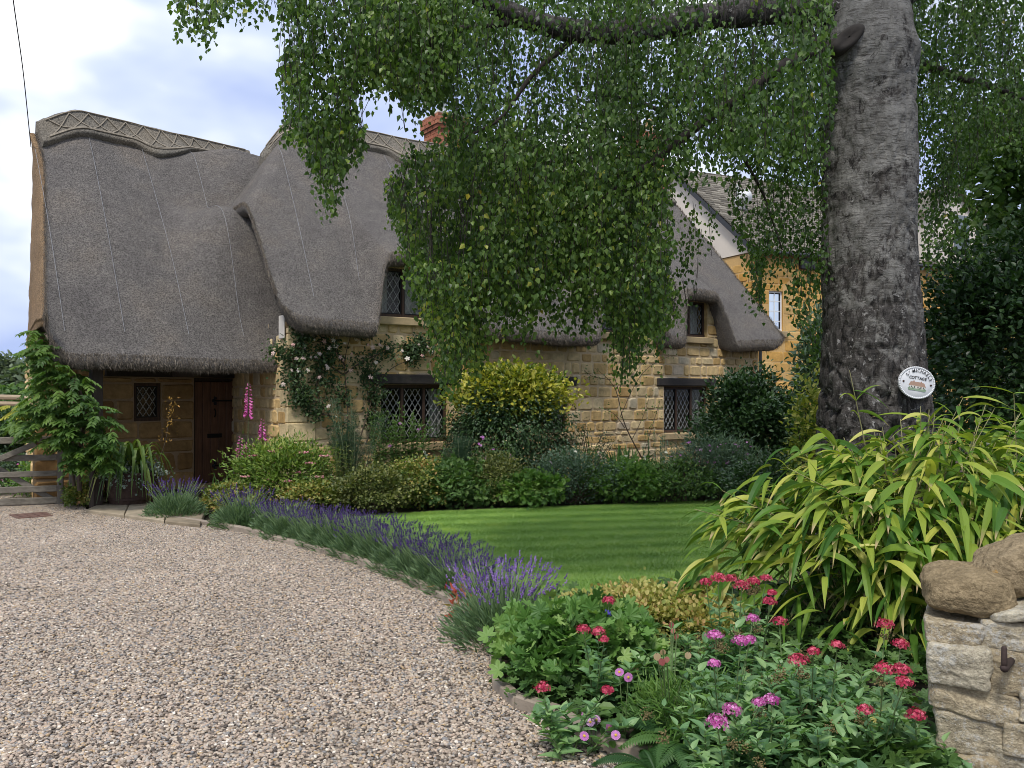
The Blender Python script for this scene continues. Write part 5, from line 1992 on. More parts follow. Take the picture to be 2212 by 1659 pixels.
# ---- border shrubs along the cottage
def bd(x0, x1, yt, d, **k): return px_dome(x0, x1, yt, d, k.get('dr'), k.get('zb'))
c, r = bd(500, 730, 958, 11.55, dr=.5)
sp = shrub("spirea", "yellow green spirea with flat pink flower heads beside the foxgloves", "shrub", c, r, 8000, L_LANCE, (.04, .07), M_spir, 60, .18, 301, up=.7)
M_pink = leaf_mat("pink_flower_heads", [(0, (.40, .10, .16)), (.5, (.62, .26, .30)), (1, (.72, .42, .36))], .1, .7)
rg = np.random.default_rng(302)
hp = []
for (x, y) in ((548, 985), (560, 1012), (590, 975), (610, 968), (626, 985), (640, 1020), (655, 978), (575, 1035), (620, 1040), (670, 1000), (530, 1030), (690, 1030), (600, 1000), (650, 1055), (700, 985)):
    p = V(x, y, 11.25 + rg.uniform(-.15, .15))
    a = rg.uniform(0, 6.28, 26); q = np.sqrt(rg.random(26)) * .065
    hp.append(p + np.stack([np.cos(a) * q, np.sin(a) * q * .9, rg.uniform(-.008, .012, 26)], -1))
for i, q in enumerate(hp):
    flowers(sp, q, M_pink, (.016, .026), "flower_head", BLOB, seed=303 + i)
for i, (x0, x1, yt, d, lab) in enumerate(((445, 560, 1048, 11.1, "low bronze and yellow shrub just behind the far lavender"), (600, 750, 1040, 11.1, "bronze and yellow shrub left of the tall fennel"))):
    c, r = bd(x0, x1, yt, d, dr=.42)
    shrub("bronze_shrub", lab, "shrub", c, r, 5200, L_ROUND, (.022, .038), M_orange, 60, .15, 310 + i, group="bronze shrubs in the border")
# fennel: soft blue green threads on tall stems
def fennel(c, h, wid, seed, label):
    root = thing("fennel", label, "fennel", (c[0], c[1], 0), None)
    rg = np.random.default_rng(seed)
    fb, sb = MB(), MB()
    for i in range(22):
        a = rg.uniform(0, 6.28); q = rg.uniform(.0, 1)
        tip = np.array([c[0] + math.cos(a) * wid * q, c[1] + math.sin(a) * wid * q * .8, h * rg.uniform(.55, 1.05)])
        b = np.array([c[0] + rg.uniform(-.08, .08), c[1] + rg.uniform(-.08, .08), 0])
        ln = smooth_path([b, b * .5 + tip * .5 + np.array([0, 0, .1]), tip], 14)
        tube(sb, ln, np.linspace(.008, .003, 14), 4, rg.uniform(0, 1))
        n = 420
        k = rg.uniform(.30, .98, n) ** .8
        idx = (k * 13).astype(int)
        u = unit(rg.normal(size=(n, 3)) * np.array([1, 1, .6]))
        p = ln[idx] + u * (rg.random(n) ** .6)[:, None] * (.17 * (1.15 - k))[:, None] + np.array([0, 0, .02])
        fb.scatter(L_THIN, p, frames(unit(u + np.array([0, 0, .35])), unit(rg.normal(size=(n, 3)))), np.stack([rg.uniform(.02, .03, n), rg.uniform(.04, .075, n), rg.uniform(.03, .05, n)], -1), rg.uniform(0, .9, n))
    fb.build("foliage", M_fen, root)
    sb.build("stems", M_fenstem, root)
    return root
M_fen = leaf_mat("feathery_fennel", [(0, (.020, .048, .028)), (.6, (.045, .090, .048)), (1, (.08, .14, .07))], .3)
M_fenstem = plain_mat("fennel_stem", (.16, .20, .11), .6)
p = V(762, 0, 11.75)
fennel(p, 1.5, .56, 320, "tall feathery blue green fennel between the rose and the window")
p = V(1420 - 430, 0, 11.9)
fennel(p, .95, .34, 321, "shorter feathery fennel in front of the dark weeping shrub")
# tall leafy perennials before the window
def tall_leafy(x0, x1, ytop, d, n, label, seed, mat, name="tall_perennial", lsz=(.07, .12), tm=None):
    rg = np.random.default_rng(seed)
    xs = rg.uniform(x0, x1, n)
    c0 = V((x0 + x1) / 2, 0, d)
    root = thing(name, label, "perennial", (c0[0], c0[1], 0))
    fb, sb = MB(), MB()
    for x in xs:
        dd = d + rg.uniform(-.3, .3)
        top = V(x, ytop + rg.uniform(0, 70) + 60 * abs((x - (x0 + x1) / 2) / (x1 - x0)), dd)
        b = np.array([c0[0] + (top[0] - c0[0]) * .75, dd, 0])
        ln = smooth_path([b, (b + top) / 2 + np.array([rg.uniform(-.04, .04), 0, 0]), top], 16)
        tube(sb, ln, np.linspace(.006, .003, 16), 4)
        m = 46
        k = np.linspace(.25, 1, m)
        p = ln[np.minimum((k * 15).astype(int), 15)] + rg.normal(0, .006, (m, 3))
        a = np.arange(m) * 2.4 + rg.uniform(0, 6)
        dr = np.stack([np.cos(a), np.sin(a), .55 + .5 * (k - .4)], -1) + rg.normal(0, .15, (m, 3))
        fb.scatter(tm or L_LANCE, p, frames(dr, np.tile([0, 0, 1.0], (m, 1)) + rg.normal(0, .2, (m, 3))), rg.uniform(*lsz, m) * (1.1 - .45 * k), np.clip(rg.normal(.25, .15, m) + .4 * k ** 3, 0, 1))
    fb.build("foliage", mat, root)
    sb.build("stems", M_stem, root)
    return root
tall_leafy(800, 930, 862, 12.4, 46, "tall upright green perennial with pointed leaves before the leaded window", 330, M_green)
tall_leafy(915, 1000, 945, 12.0, 24, "loose stems of white flowered phlox under the leaded window", 331, M_green, "phlox")
tall_leafy(1380, 1450, 905, 12.9, 12, "thin upright stems with small mauve flowers against the wall", 332, M_blgreen, "verbena", (.04, .06))
# golden euonymus on top of the dark weeping shrub
c, r = bd(995, 1222, 806, 13.05, dr=.45, zb=1.12)
shrub("golden_euonymus", "bright golden variegated euonymus under the middle of the cottage wall", "shrub", c, r, 7500, L_OVAL, (.05, .078), M_gold, 48, .23, 340, up=.6, stems=10)
c, r = bd(955, 1245, 846, 12.9, dr=.55)
shrub("weeping_cotoneaster", "dark green weeping cotoneaster below the golden euonymus", "shrub", c, r, 17000, L_OVAL, (.03, .048), M_dkgreen, 110, .13, 341, up=-.6)
c, r = bd(1180, 1350, 905, 13.6, dr=.25)
shrub("arching_cotoneaster", "thin arching cotoneaster sprays against the stone wall right of the dark one", "shrub", c, (r[0], .2, r[2]), 1100, L_OVAL, (.018, .03), M_dkgreen, 26, .10, 342, up=-.3, stems=26)
c, r = bd(1503, 1738, 812, 13.4, dr=.85)
shrub("rounded_evergreen", "big rounded dark green shrub at the right end of the cottage wall", "shrub", c, r, 19000, L_OVAL, (.042, .068), M_dkgreen, 120, .11, 343)
c, r = bd(1712, 1790, 838, 10.2, dr=.35)
shrub("golden_shrub", "golden variegated shrub half hidden behind the birch trunk", "shrub", c, r, 1900, L_OVAL, (.045, .07), M_gold2, 34, .2, 344)
c, r = bd(1715, 1800, 690, 15.5, dr=.6)
shrub("buddleia", "pale green leafy shrub against the golden house beside the trunk", "shrub", c, r, 2400, L_LANCE, (.10, .16), M_blgreen, 40, .2, 345)
# low front row
rows_ = [(745, 885, 1010, 11.05, M_olive, L_ROUND, (.022, .035), 3600, "low olive green mound at the foot of the fennel"),
         (845, 960, 1000, 11.45, M_orange, L_ROUND, (.022, .034), 3000, "low yellow tinged mound below the leaded window"),
         (925, 1050, 1012, 11.5, M_green, L_LOBED, (.035, .055), 2300, "green leafy geranium mound at the lawn's far edge"),
         (1020, 1130, 985, 11.8, M_olive, L_OVAL, (.025, .04), 3000, "olive mound in front of the weeping cotoneaster"),
         (1095, 1200, 1025, 11.6, M_brgreen, L_LOBED, (.04, .06), 1800, "fresh green low mound at the middle of the lawn edge"),
         (1150, 1330, 985, 11.95, M_blgreen, L_OVAL, (.022, .036), 4800, "rounded grey green mound at the middle of the border"),
         (1290, 1420, 1000, 11.95, M_brgreen, L_LOBED, (.03, .05), 2600, "bright green spreading mound right of the grey green one"),
         (1400, 1530, 1000, 12.0, M_green, L_OVAL, (.025, .04), 3600, "mid green mound toward the right end of the lawn edge"),
         (1440, 1640, 962, 12.3, M_blgreen, L_THIN, (.05, .09), 5200, "loose grey green bush dotted with small lilac flowers"),
         (1600, 1760, 985, 11.2, M_dkgreen, L_OVAL, (.03, .05), 4200, "dark green bush behind the left side of the bamboo")]
BORD = []
for i, (x0, x1, yt, d, mt, tm, sz, n, lab) in enumerate(rows_):
    c, r = bd(x0 - 22, x1 + 22, yt - 6 * (i % 3), d, dr=.5)
    n = int(n * 1.35)
    BORD.append(shrub("border_mound", lab, "border plant", c, r, n, tm, sz, mt, 55, .15, 360 + i, group="plants in the border below the cottage"))
tall_leafy(1010, 1120, 930, 12.0, 30, "mixed upright green stems in front of the weeping cotoneaster", 333, M_green, "border_perennial", (.05, .09))
tall_leafy(1230, 1330, 940, 12.3, 26, "upright pale green stems at the right of the cotoneaster", 334, M_brgreen, "border_perennial", (.05, .08))
tall_leafy(690, 830, 935, 11.5, 34, "leafy upright stems at the foot of the climbing rose", 335, M_olive, "border_perennial", (.05, .08))
tall_leafy(1520, 1640, 925, 12.2, 22, "thin upright stems among the lilac flowers at the border's right end", 336, M_blgreen, "border_perennial", (.04, .07))
n = 9000
ta, tb_ = G(330, 512), G(800, 497)
uu = rng.random(n)
pp = ta + np.outer(uu, tb_ - ta) + np.outer(rng.uniform(.05, 1.5, n), [-.25, .97, 0]) + np.outer(rng.random(n) ** 1.5 * .32, UP)
pp[:, 2] = np.abs(pp[:, 2]) * (rng.random(n) * .6 + .4)
pp[:, 2] = np.clip(pp[:, 2], .01, .4)
mb = MB()
mb.scatter(L_OVAL, pp, frames(rdir(n) * np.array([1, 1, .5]), rdir(n) * .6 + np.array([0, -.3, .9])), rng.uniform(.035, .065, n), np.clip(vnoise(pp, 2.0, 91) + rng.normal(0, .15, n), 0, 1))
stuff(mb.build("border_ground_cover", M_green))
M_mauve = leaf_mat("mauve_petals", [(0, (.34, .10, .36)), (.5, (.50, .20, .50)), (1, (.60, .40, .62))], .15, .7)
M_whitefl = leaf_mat("white_petals", [(0, (.62, .62, .50)), (1, (.75, .74, .66))], .15, .7)
rg = np.random.default_rng(370)
flowers(BORD[8], [V(rg.uniform(1450, 1625), 955 + rg.uniform(0, 55), 12.2 + rg.uniform(-.3, .2)) for _ in range(46)], M_mauve, (.03, .05), seed=371)
def sweet(lab, pts, mat, size, seed, d0=12.3, grp="wispy flowering stems in the border"):
    P_ = [V(x, y, d0 + rng.uniform(-.2, .2)) for x, y in pts]
    c0 = np.mean(P_, 0)
    root = thing("flowering_stems", lab, "flower", (c0[0], c0[1], 0), grp)
    sb = MB()
    for p in P_:
        b = np.array([c0[0] + (p[0] - c0[0]) * .4, p[1] + .05, .02])
        tube(sb, smooth_path([b, (b + p) / 2 + np.array([.02, 0, .05]), p], 8), .0035, 4)
    sb.build("stems", M_stem, root)
    q = np.concatenate([p + rng.normal(0, .012, (4, 3)) for p in P_])
    flowers(root, q, mat, size, "flowers", seed=seed)
sweet("a few magenta sweet peas in front of the dark cotoneaster", [(1035, 1060 - 100), (1042, 945), (1065, 972), (1100, 985), (1110, 992), (1050, 990), (1190, 1000)], M_mauve, (.03, .045), 380)
sweet("pink flowers scattered below the leaded window", [(842, 965), (865, 915), (905, 930), (975, 1000), (880, 1000), (760, 1005), (930, 1010)], M_mauve, (.03, .045), 381)
sweet("two creamy white flower heads below the sill of the leaded window", [(917, 978), (920, 985), (923, 996)], M_whitefl, (.045, .07), 382)
sweet("cream and white flowers near the bare wall shrub", [(1242, 975), (1350, 985), (1375, 1000), (1395, 990), (1440, 978), (1500, 985)], M_whitefl, (.03, .045), 383)
# sword leaves
def swords(x, y0, d, n, L, lab, mat, seed, spread=.5):
    rg = np.random.default_rng(seed)
    b = V(x, 0, d); b[2] = 0
    root = thing("sword_leaf_clump", lab, "perennial", b, "clumps of sword shaped leaves")
    mb = MB()
    dr = np.stack([rg.normal(0, spread, n), rg.normal(0, spread, n), np.ones(n)], -1)
    mb.scatter(L_STRAP, np.tile(b, (n, 1)) + rg.normal(0, .05, (n, 3)) * np.array([1, 1, 0]), frames(dr, np.stack([rg.normal(0, 1, n), rg.normal(0, 1, n) - .5, np.zeros(n)], -1)), np.stack([np.full(n, L * .5), rg.uniform(.7, 1.1, n) * L, np.full(n, L)], -1), rg.uniform(0, .9, n))
    mb.build("leaves", mat, root)
swords(1345, 0, 12.5, 46, .75, "upright clump of narrow green leaves below the far window", M_green, 390, .22)
swords(1050 + 140, 0, 12.1, 26, .5, "short grey green iris leaves by the bare wall shrub", M_blgreen, 391, .3)
swords(475, 0, 11.6, 24, .42, "wispy grass leaves at the foot of the door", M_green, 392, .35)
# bare wall shrub
root = thing("wall_shrub", "thin nearly bare shrub trained on the stone wall between two windows", "shrub", Mp(s_px(640), -.3, 0))
def FA(x, y, q=-.08):
    s = s_px(x / K, q); p = Mp(s, q, 0)
    p[2] = H + (HY - y / K) * p[1] / FOC
    return p
sb, fb = MB(), MB()
tips = []
for pl_ in ([(1395, 1005), (1365, 950), (1340, 905), (1338, 850), (1320, 820), (1285, 795)], [(1338, 850), (1345, 800), (1375, 770), (1430, 740)], [(1340, 900), (1370, 830), (1400, 790), (1445, 770)], [(1350, 925), (1330, 895), (1300, 880)],
            [(1385, 1000), (1400, 950), (1415, 900), (1425, 870)], [(1338, 850), (1320, 790), (1330, 740)], [(1320, 820), (1280, 815), (1262, 800)], [(1365, 950), (1390, 900), (1405, 850)], [(1345, 800), (1350, 760), (1340, 720)], [(1395, 1005), (1360, 985), (1345, 970)]):
    pts = smooth_path([FA(x, y, -.10 - .03 * i) for i, (x, y) in enumerate(pl_)], 16)
    tube(sb, pts, np.linspace(.014 if len(pl_) > 5 else .008, .003, 16), 5)
    tips.append(pts[6:])
tp_ = np.concatenate(tips)
k = rng.integers(0, len(tp_), 420)
pp = tp_[k] + rng.normal(0, .06, (420, 3))
fb.scatter(L_OVAL, pp, frames(rdir(420), rdir(420) + np.array([0, 0, .6])), rng.uniform(.025, .045, 420), rng.uniform(.2, 1, 420))
sb.build("branches", M_wood, root)
fb.build("foliage", M_green, root)

# ---- climbing rose on the front wall
rose = thing("climbing_rose", "climbing rose with pale pink blooms trained over the stone wall", "rose", Mp(s_px(345), -.25, 0))
sb = MB()
rp = []
RL = [[(745, 1040), (738, 960), (720, 900), (690, 870), (650, 850), (615, 820)], [(745, 1040), (748, 960), (755, 880), (742, 810), (745, 760), (760, 720)], [(760, 1040), (770, 960), (800, 880), (812, 830), (830, 800), (880, 775), (925, 770)],
      [(742, 810), (700, 780), (660, 770), (630, 760), (600, 762)], [(745, 790), (720, 745), (690, 735), (660, 745)], [(742, 810), (780, 780), (830, 760), (870, 745), (910, 760)], [(690, 870), (680, 830), (700, 800), (710, 770)],
      [(650, 850), (640, 810), (632, 775), (655, 735)], [(800, 880), (790, 830), (800, 790), (815, 760)], [(720, 900), (680, 890), (640, 850)], [(790, 960), (810, 900), (815, 850)], [(755, 880), (725, 850), (715, 820)], [(880, 775), (900, 745), (930, 740)], [(760, 720), (785, 700), (795, 710)], [(632, 775), (650, 720), (655, 705)]]
for pl_ in RL:
    pts = smooth_path([FA(x, y, -.07 - .02 * (i % 3)) for i, (x, y) in enumerate(pl_)], 18)
    tube(sb, pts, np.linspace(.013, .004, 18), 5)
    rp.append(pts[4:])
sb.build("stems", M_wood, rose)
rp = np.concatenate(rp)
n = 5600
cl = rp[rng.integers(0, len(rp), 120)]
pp = cl[rng.integers(0, 120, n)] + rng.normal(0, .085, (n, 3)) * np.array([1, .45, 1])
mb = MB()
mb.scatter(L_OVAL, pp, frames(rdir(n) + np.array([0, -.3, -.2]), rdir(n) * .7 + np.array([.3, -.7, .6])), rng.uniform(.035, .06, n), rng.uniform(0, .85, n))
mb.build("foliage", M_dkgreen2 if 'M_dkgreen2' in globals() else leaf_mat("rose_leaves", [(0, (.022, .045, .016)), (.6, (.05, .095, .03)), (1, (.10, .15, .05))], .25), rose)
M_rose = leaf_mat("rose_petals", [(0, (.66, .42, .40)), (.4, (.74, .62, .58)), (1, (.78, .74, .70))], .15, .7)
RF = [(590, 763), (657, 750), (660, 705), (700, 737), (720, 735), (795, 705), (797, 712), (633, 745), (690, 765), (712, 752), (725, 748), (745, 742), (795, 745), (805, 750), (820, 745), (838, 752), (868, 758), (705, 790), (708, 795), (735, 772), (742, 778), (630, 800), (645, 800), (672, 773), (683, 772), (812, 783), (905, 745), (912, 768), (690, 815), (680, 735), (655, 775), (760, 765), (880, 775), (710, 878), (800, 815), (725, 900), (612, 830), (640, 775), (665, 800), (758, 800), (925, 750), (930, 760), (770, 735)]
P_ = np.array([FA(x, y, -.17) for x, y in RF])
for p in P_:
    rf = MB()
    s = rng.uniform(.05, .08)
    t = rng.uniform(0, 1)
    for k in range(3):
        fr = frames(rdir(1), unit(np.array([[.2, -.9, .45]]) + rdir(1) * .3))
        rf.scatter(FLORET, (p + np.array([0, -.008 * k, .004 * k]))[None], fr, np.array([s * (1 - .27 * k)]), np.array([t]))
    rf.build("bloom", M_rose, rose)

# ---- foxgloves
M_fox = leaf_mat("magenta_bells", [(0, (.40, .05, .26)), (.5, (.55, .10, .36)), (1, (.66, .24, .46))], .15, .5)
def foxglove(x, ytop, ybot_fl, d, label, seed):
    rg = np.random.default_rng(seed)
    tip = V(x, ytop, d)
    lo = V(x, ybot_fl, d)
    b = np.array([tip[0] + rg.uniform(-.03, .03), d, 0])
    root = thing("foxglove", label, "foxglove", b, "foxgloves beside the door")
    sb = MB()
    ln = smooth_path([b, (b + tip) / 2, tip], 12)
    tube(sb, ln, np.linspace(.008, .002, 12), 5)
    sb.build("stem", M_stem, root)
    H_ = tip[2] - lo[2]
    bell = []
    a = np.arange(7) * 2 * math.pi / 7
    for r_, y_ in ((.10, 0), (.20, .25), (.24, .7), (.34, 1.0)):
        bell.append(np.stack([np.cos(a) * r_, np.full(7, y_), np.sin(a) * r_], -1))
    bt = (np.concatenate(bell), [grid_faces(4, 7, True)])
    n = int(H_ / .0125)
    k = np.linspace(0, 1, n)
    z = lo[2] + H_ * k * .97
    ang = np.arange(n) * 2.1
    p = np.stack([np.interp(z, ln[:, 2], ln[:, 0]) + np.cos(ang) * .012, d + np.sin(ang) * .012 - .004, z], -1)
    dr = np.stack([np.cos(ang), np.sin(ang) - .4, -.75 + .9 * k ** 2], -1)
    mb = MB()
    mb.scatter(bt, p, frames(dr + rg.normal(0, .25, (n, 3)), np.tile([0, 0, 1.0], (n, 1))), .066 * (1 - .75 * k ** 1.6) * rg.uniform(.8, 1.15, n), np.clip(.5 + .4 * k + rg.normal(0, .15, n), 0, 1))
    mb.build("bells", M_fox, root, True)
    m = 26
    kk = rg.uniform(.2, 1, m)
    zz = lo[2] * kk
    pb = np.stack([np.full(m, b[0]), np.full(m, d), zz], -1)
    aa = rg.uniform(0, 6.28, m)
    lb = MB()
    lb.scatter(L_OVAL, pb, frames(np.stack([np.cos(aa), np.sin(aa), np.full(m, .3)], -1), np.tile([0, 0, 1.0], (m, 1))), .03 + .12 * (1 - kk) ** 2, rg.uniform(.2, .8, m))
    lb.build("leaves", M_green, root)
foxglove(537, 826, 895, 11.75, "tallest magenta foxglove spire in front of the oak door", 400)
foxglove(566, 905, 945, 11.7, "second tallest foxglove, against the shaded corner right of the door", 401)
foxglove(519, 942, 985, 11.55, "short foxglove at the left of the group by the door", 402)
foxglove(535, 955, 985, 11.5, "short foxglove just under the tallest spire", 403)
foxglove(547, 962, 990, 11.6, "smallest foxglove half hidden by the pink spirea", 404)

# ---- half barrel planter with its plants
bc = V(285, 0, 11.62); bc[2] = .05
barrel = thing("barrel_planter", "dark brown half barrel planter standing on the paving slabs", "planter", bc)
a = np.linspace(0, 2 * math.pi, 66, endpoint=False)
prof = [(.285, 0), (.315, .10), (.335, .2), (.34, .28), (.335, .36), (.325, .42), (.30, .42), (.295, .36), (.02, .35)]
ringz = []
for r_, z_r in prof:
    gr = np.where(np.arange(66) % 3 == 0, -.007, 0) if r_ > .2 else 0
    ringz.append(np.stack([np.cos(a) * (r_ + gr), np.sin(a) * (r_ + gr), np.full(66, z_r)], -1) + bc)
mb = MB(); mb.add(np.concatenate(ringz), grid_faces(len(prof), 66, True))
mb.build("staves", wood_mat("barrel_oak", (.025, .013, .009), (.075, .040, .028), 2), barrel)
for zh, rh in ((.07, .312), (.20, .34), (.37, .340)):
    mb = MB()
    rg_ = [np.stack([np.cos(a) * r_, np.sin(a) * r_, np.full(66, z2)], -1) + bc for r_, z2 in ((rh - .01, zh - .02), (rh + .004, zh - .018), (rh + .004, zh + .018), (rh - .01, zh + .02))]
    mb.add(np.concatenate(rg_), grid_faces(4, 66, True))
    mb.build("hoop", plain_mat("rusty_hoop", (.045, .024, .018), .6, .3), barrel)
pot = thing("strap_leaf_plant", "big arching strap leaved plant growing in the half barrel", "plant", bc + np.array([0, 0, .36]))
rg = np.random.default_rng(410)
n = 74
aa = rg.uniform(0, 6.283, n)
mb = MB()
def arch_leaf(mb, b, a, L, up_, w, tint, droop):
    m = 9
    s = np.linspace(0, 1, m)
    out = np.array([math.cos(a), math.sin(a), 0])
    x = L * (s * .55 + .1 * s ** 2) * droop
    z = L * (up_ * s - (up_ + .30 * droop) * s ** 3.0)
    ln = b + np.outer(x, out) + np.outer(z, UP)
    side = np.array([-math.sin(a), math.cos(a), 0])
    wd = w * np.array([.5, .85, 1, 1, .98, .9, .75, .45, .05])
    l_ = ln - np.outer(wd, side) + np.outer(wd * .35, UP)
    r_ = ln + np.outer(wd, side) + np.outer(wd * .35, UP)
    v = np.stack([l_, ln, r_], 1).reshape(-1, 3)
    f = []
    for i in range(m - 1):
        q = i * 3
        f += [[q, q + 1, q + 4, q + 3], [q + 1, q + 2, q + 5, q + 4]]
    mb.add(v, np.array(f), tint)
for i in range(n):
    arch_leaf(mb, bc + np.array([rg.uniform(-.12, .12), rg.uniform(-.12, .12), .36]), aa[i], rg.uniform(.62, .98), rg.uniform(.75, 1.5), rg.uniform(.018, .028), np.clip(rg.normal(.45, .28), 0, 1), rg.uniform(.7, 1.15))
mb.build("leaves", leaf_mat("strap_leaves", [(0, (.045, .095, .02)), (.5, (.11, .18, .035)), (.85, (.26, .30, .07)), (1, (.40, .38, .10))], .25, .4), pot)
mb = MB()
st_ = smooth_path([bc + np.array([.25, .1, .4]), bc + np.array([.42, .12, .8]), V(368, 872, 11.72)], 14)
tube(mb, st_, np.linspace(.007, .003, 14), 5)
mb.build("flower_stem", M_wood, pot)
mb = MB()
n = 90
pp = st_[rg.integers(6, 14, n)] + rg.normal(0, .05, (n, 3)) * np.array([1, .6, .5]) + np.array([.03, 0, .06])
mb.scatter(L_LANCE, pp, frames(unit(rg.normal(size=(n, 3)) + np.array([.4, 0, .6])), rdir(n)), rg.uniform(.03, .055, n), rg.uniform(.5, 1, n))
mb.build("flower_cluster", leaf_mat("amber_flowers", [(0, (.20, .11, .02)), (1, (.42, .24, .05))], .1), pot)
c, r = (bc[0], bc[1] - .05, .40), (.42, .36, .22)
shrub("silver_foliage_plant", "small silvery leaved plant spilling over the barrel rim", "plant", c, r, 1700, L_ROUND, (.022, .034), M_silver, 30, .18, 411, stems=0)
c, r = bd(150, 222, 1038, 11.55, dr=.28)
shrub("bronze_shrub", "small bronze and green shrub between the gate post and the barrel", "shrub", c, r, 2400, L_ROUND, (.022, .036), M_orange, 40, .16, 412, group="bronze shrubs in the border")

# ---- wisteria at the left end of the porch
wis = thing("wisteria", "wisteria climber hanging over the left end of the porch", "climber", V(170, 0, 11.1) * np.array([1, 1, 0]))
sb = MB()
for pl_, r0 in (([(172, 1060, 11.2), (168, 980, 11.2), (190, 900, 11.1), (172, 840, 11.0), (150, 800, 10.95), (110, 745, 10.9)], .032), ([(188, 900, 11.1), (150, 850, 11.0), (90, 800, 10.9), (80, 740, 10.9)], .02), ([(160, 1050, 11.2), (150, 960, 11.2), (180, 880, 11.1)], .022)):
    tube(sb, smooth_path([V(x, y, d) for x, y, d in pl_], 24), np.linspace(r0, r0 * .4, 24), 7)
sb.build("stems", M_wood, wis)
def pinnate(mb, P_, n_leaf, rg, L=(.13, .21), tint=(.1, .8)):
    """pinnate leaves: pairs of leaflets along a drooping midrib"""
    for p in P_:
        a = rg.uniform(0, 6.283)
        d = unit(np.array([math.cos(a), math.sin(a) - .5, rg.uniform(-.5, .35)]))
        LL = rg.uniform(*L)
        t = rg.uniform(*tint)
        sd = unit(np.cross(d, UP))
        up2 = np.cross(sd, d)
        k = np.linspace(.25, 1, 6)
        pts = p + np.outer(k * LL, d) - np.outer(k ** 2 * LL * .35, UP)
        pp = np.concatenate([pts, pts, pts[-1:]])
        dd = np.concatenate([np.tile(sd * .9 + d * .5, (6, 1)), np.tile(-sd * .9 + d * .5, (6, 1)), d[None]]) + rg.normal(0, .12, (13, 3)) - np.array([0, 0, .25])
        nn = np.tile(up2 + np.array([0, -.3, .4]), (13, 1)) + rg.normal(0, .2, (13, 3))
        mb.scatter(L_LANCE, pp, frames(dd, nn), np.stack([np.full(13, .105), rg.uniform(.065, .09, 13), np.full(13, .09)], -1), np.clip(t + rg.normal(0, .07, 13), 0, 1))
def lobe_pts(poly, d0, d1, n, rg):
    xs, ys = [q[0] for q in poly], [q[1] for q in poly]
    out = []
    while len(out) < n:
        x, y = rg.uniform(min(xs), max(xs)), rg.uniform(min(ys), max(ys))
        if inpoly(x, y, poly):
            out.append(V(x, y, rg.uniform(d0, d1)))
    return np.array(out)
rg = np.random.default_rng(420)
mb, mb2 = MB(), MB()
W1 = [(70, 712), (100, 705), (115, 745), (140, 785), (185, 800), (185, 840), (170, 860), (150, 850), (160, 930), (120, 960), (60, 940), (25, 920), (40, 880), (70, 850), (60, 800)]
W2 = [(125, 870), (190, 850), (230, 900), (245, 950), (240, 1000), (190, 1005), (150, 1010), (130, 960)]
pinnate(mb, lobe_pts(W1, 10.6, 11.5, 400, rg), 0, rg, tint=(.25, .95))
pinnate(mb, lobe_pts(W2, 10.5, 11.1, 230, rg), 0, rg, tint=(.15, .7))
mb.build("foliage", leaf_mat("wisteria_leaves", [(0, (.024, .060, .013)), (.5, (.065, .135, .024)), (1, (.15, .24, .048))], .32), wis)
pinnate(mb2, lobe_pts([(20, 870), (60, 860), (75, 900), (40, 920)], 11.3, 11.6, 22, rg), 0, rg, tint=(.5, 1))
mb2.build("young_foliage", leaf_mat("yellow_wisteria_leaves", [(0, (.20, .24, .03)), (1, (.45, .42, .06))], .3), wis)

# ---- field gate, post, drain cover
M_grey = wood_mat("weathered_oak", (.10, .088, .070), (.24, .215, .175), 0, 5, .85, .4)
M_greyv = wood_mat("weathered_post", (.085, .075, .062), (.20, .18, .15), 2, 5, .85, .4)
gp = V(141, 0, 11.75)
gate = thing("field_gate", "weathered grey wooden five bar gate at the left of the drive", "gate", (gp[0], gp[1], 0))
gd_ = unit(np.array([-.93, -.36, 0]) * 1.0)
gn_ = unit(np.array([-gd_[1], gd_[0], 0]))
GO = np.array([gp[0] - .10, gp[1] - .02, 0])
mb = MB()
zr_ = [(.86, .95), (.62, .70), (.40, .475), (.185, .27), (.02, .11)]
for i, (z0, z1) in enumerate(zr_):
    mb = MB()
    obox(mb, GO, gd_, gn_, UP, .0, 2.6, -.02 if i else -.03, .02 if i else .03, z0, z1, .5, bev=.006)
    mb.build("rail", M_grey, gate)
mb = MB()
obox(mb, GO, gd_, gn_, UP, -.075, -.003, -.032, .032, .0, 1.0, .5, bev=.006)
mb.build("stile", M_greyv, gate)
for (x0, z0, x1, z1) in ((.05, .06, 1.25, .88), (1.9, .1, .25, .86)):
    mb = MB()
    p0, p1 = GO + gd_ * x0 + UP * z0, GO + gd_ * x1 + UP * z1
    ax = unit(p1 - p0)
    off = -.045 if x0 < 1 else .045
    obox(mb, p0 + gn_ * off, ax, gn_, np.cross(ax, gn_), 0, np.linalg.norm(p1 - p0), -.018, .018, -.038, .038, .5, bev=.005)
    mb.build("brace", M_grey, gate)
mb = MB()
obox(mb, GO, gd_, gn_, UP, -.08, .62, -.040, -.0325, .875, .935, .5, bev=.003)
mb.build("hinge_strap", plain_mat("galvanised_strap", (.20, .24, .27), .5, .3), gate)
post = thing("gate_post", "square grey wooden post the gate hangs on", "post", (gp[0], gp[1], 0))
mb = MB()
PO = np.array([gp[0] + .10, gp[1] + .10, 0])
obox(mb, PO, -gd_, gn_, UP, -.085, .085, -.085, .085, 0, 1.02, .5, bev=.012)
mb.build("shaft", M_greyv, post)
mb = MB()
obox(mb, PO, -gd_, gn_, UP, -.095, .095, -.095, .095, 1.022, 1.05, .5, bev=.008)
mb.build("cap", M_greyv, post)
dp = [G(x, y, .018) for x, y in ((9, 514.5), (17, 518), (53, 515.5), (46, 511.5))]
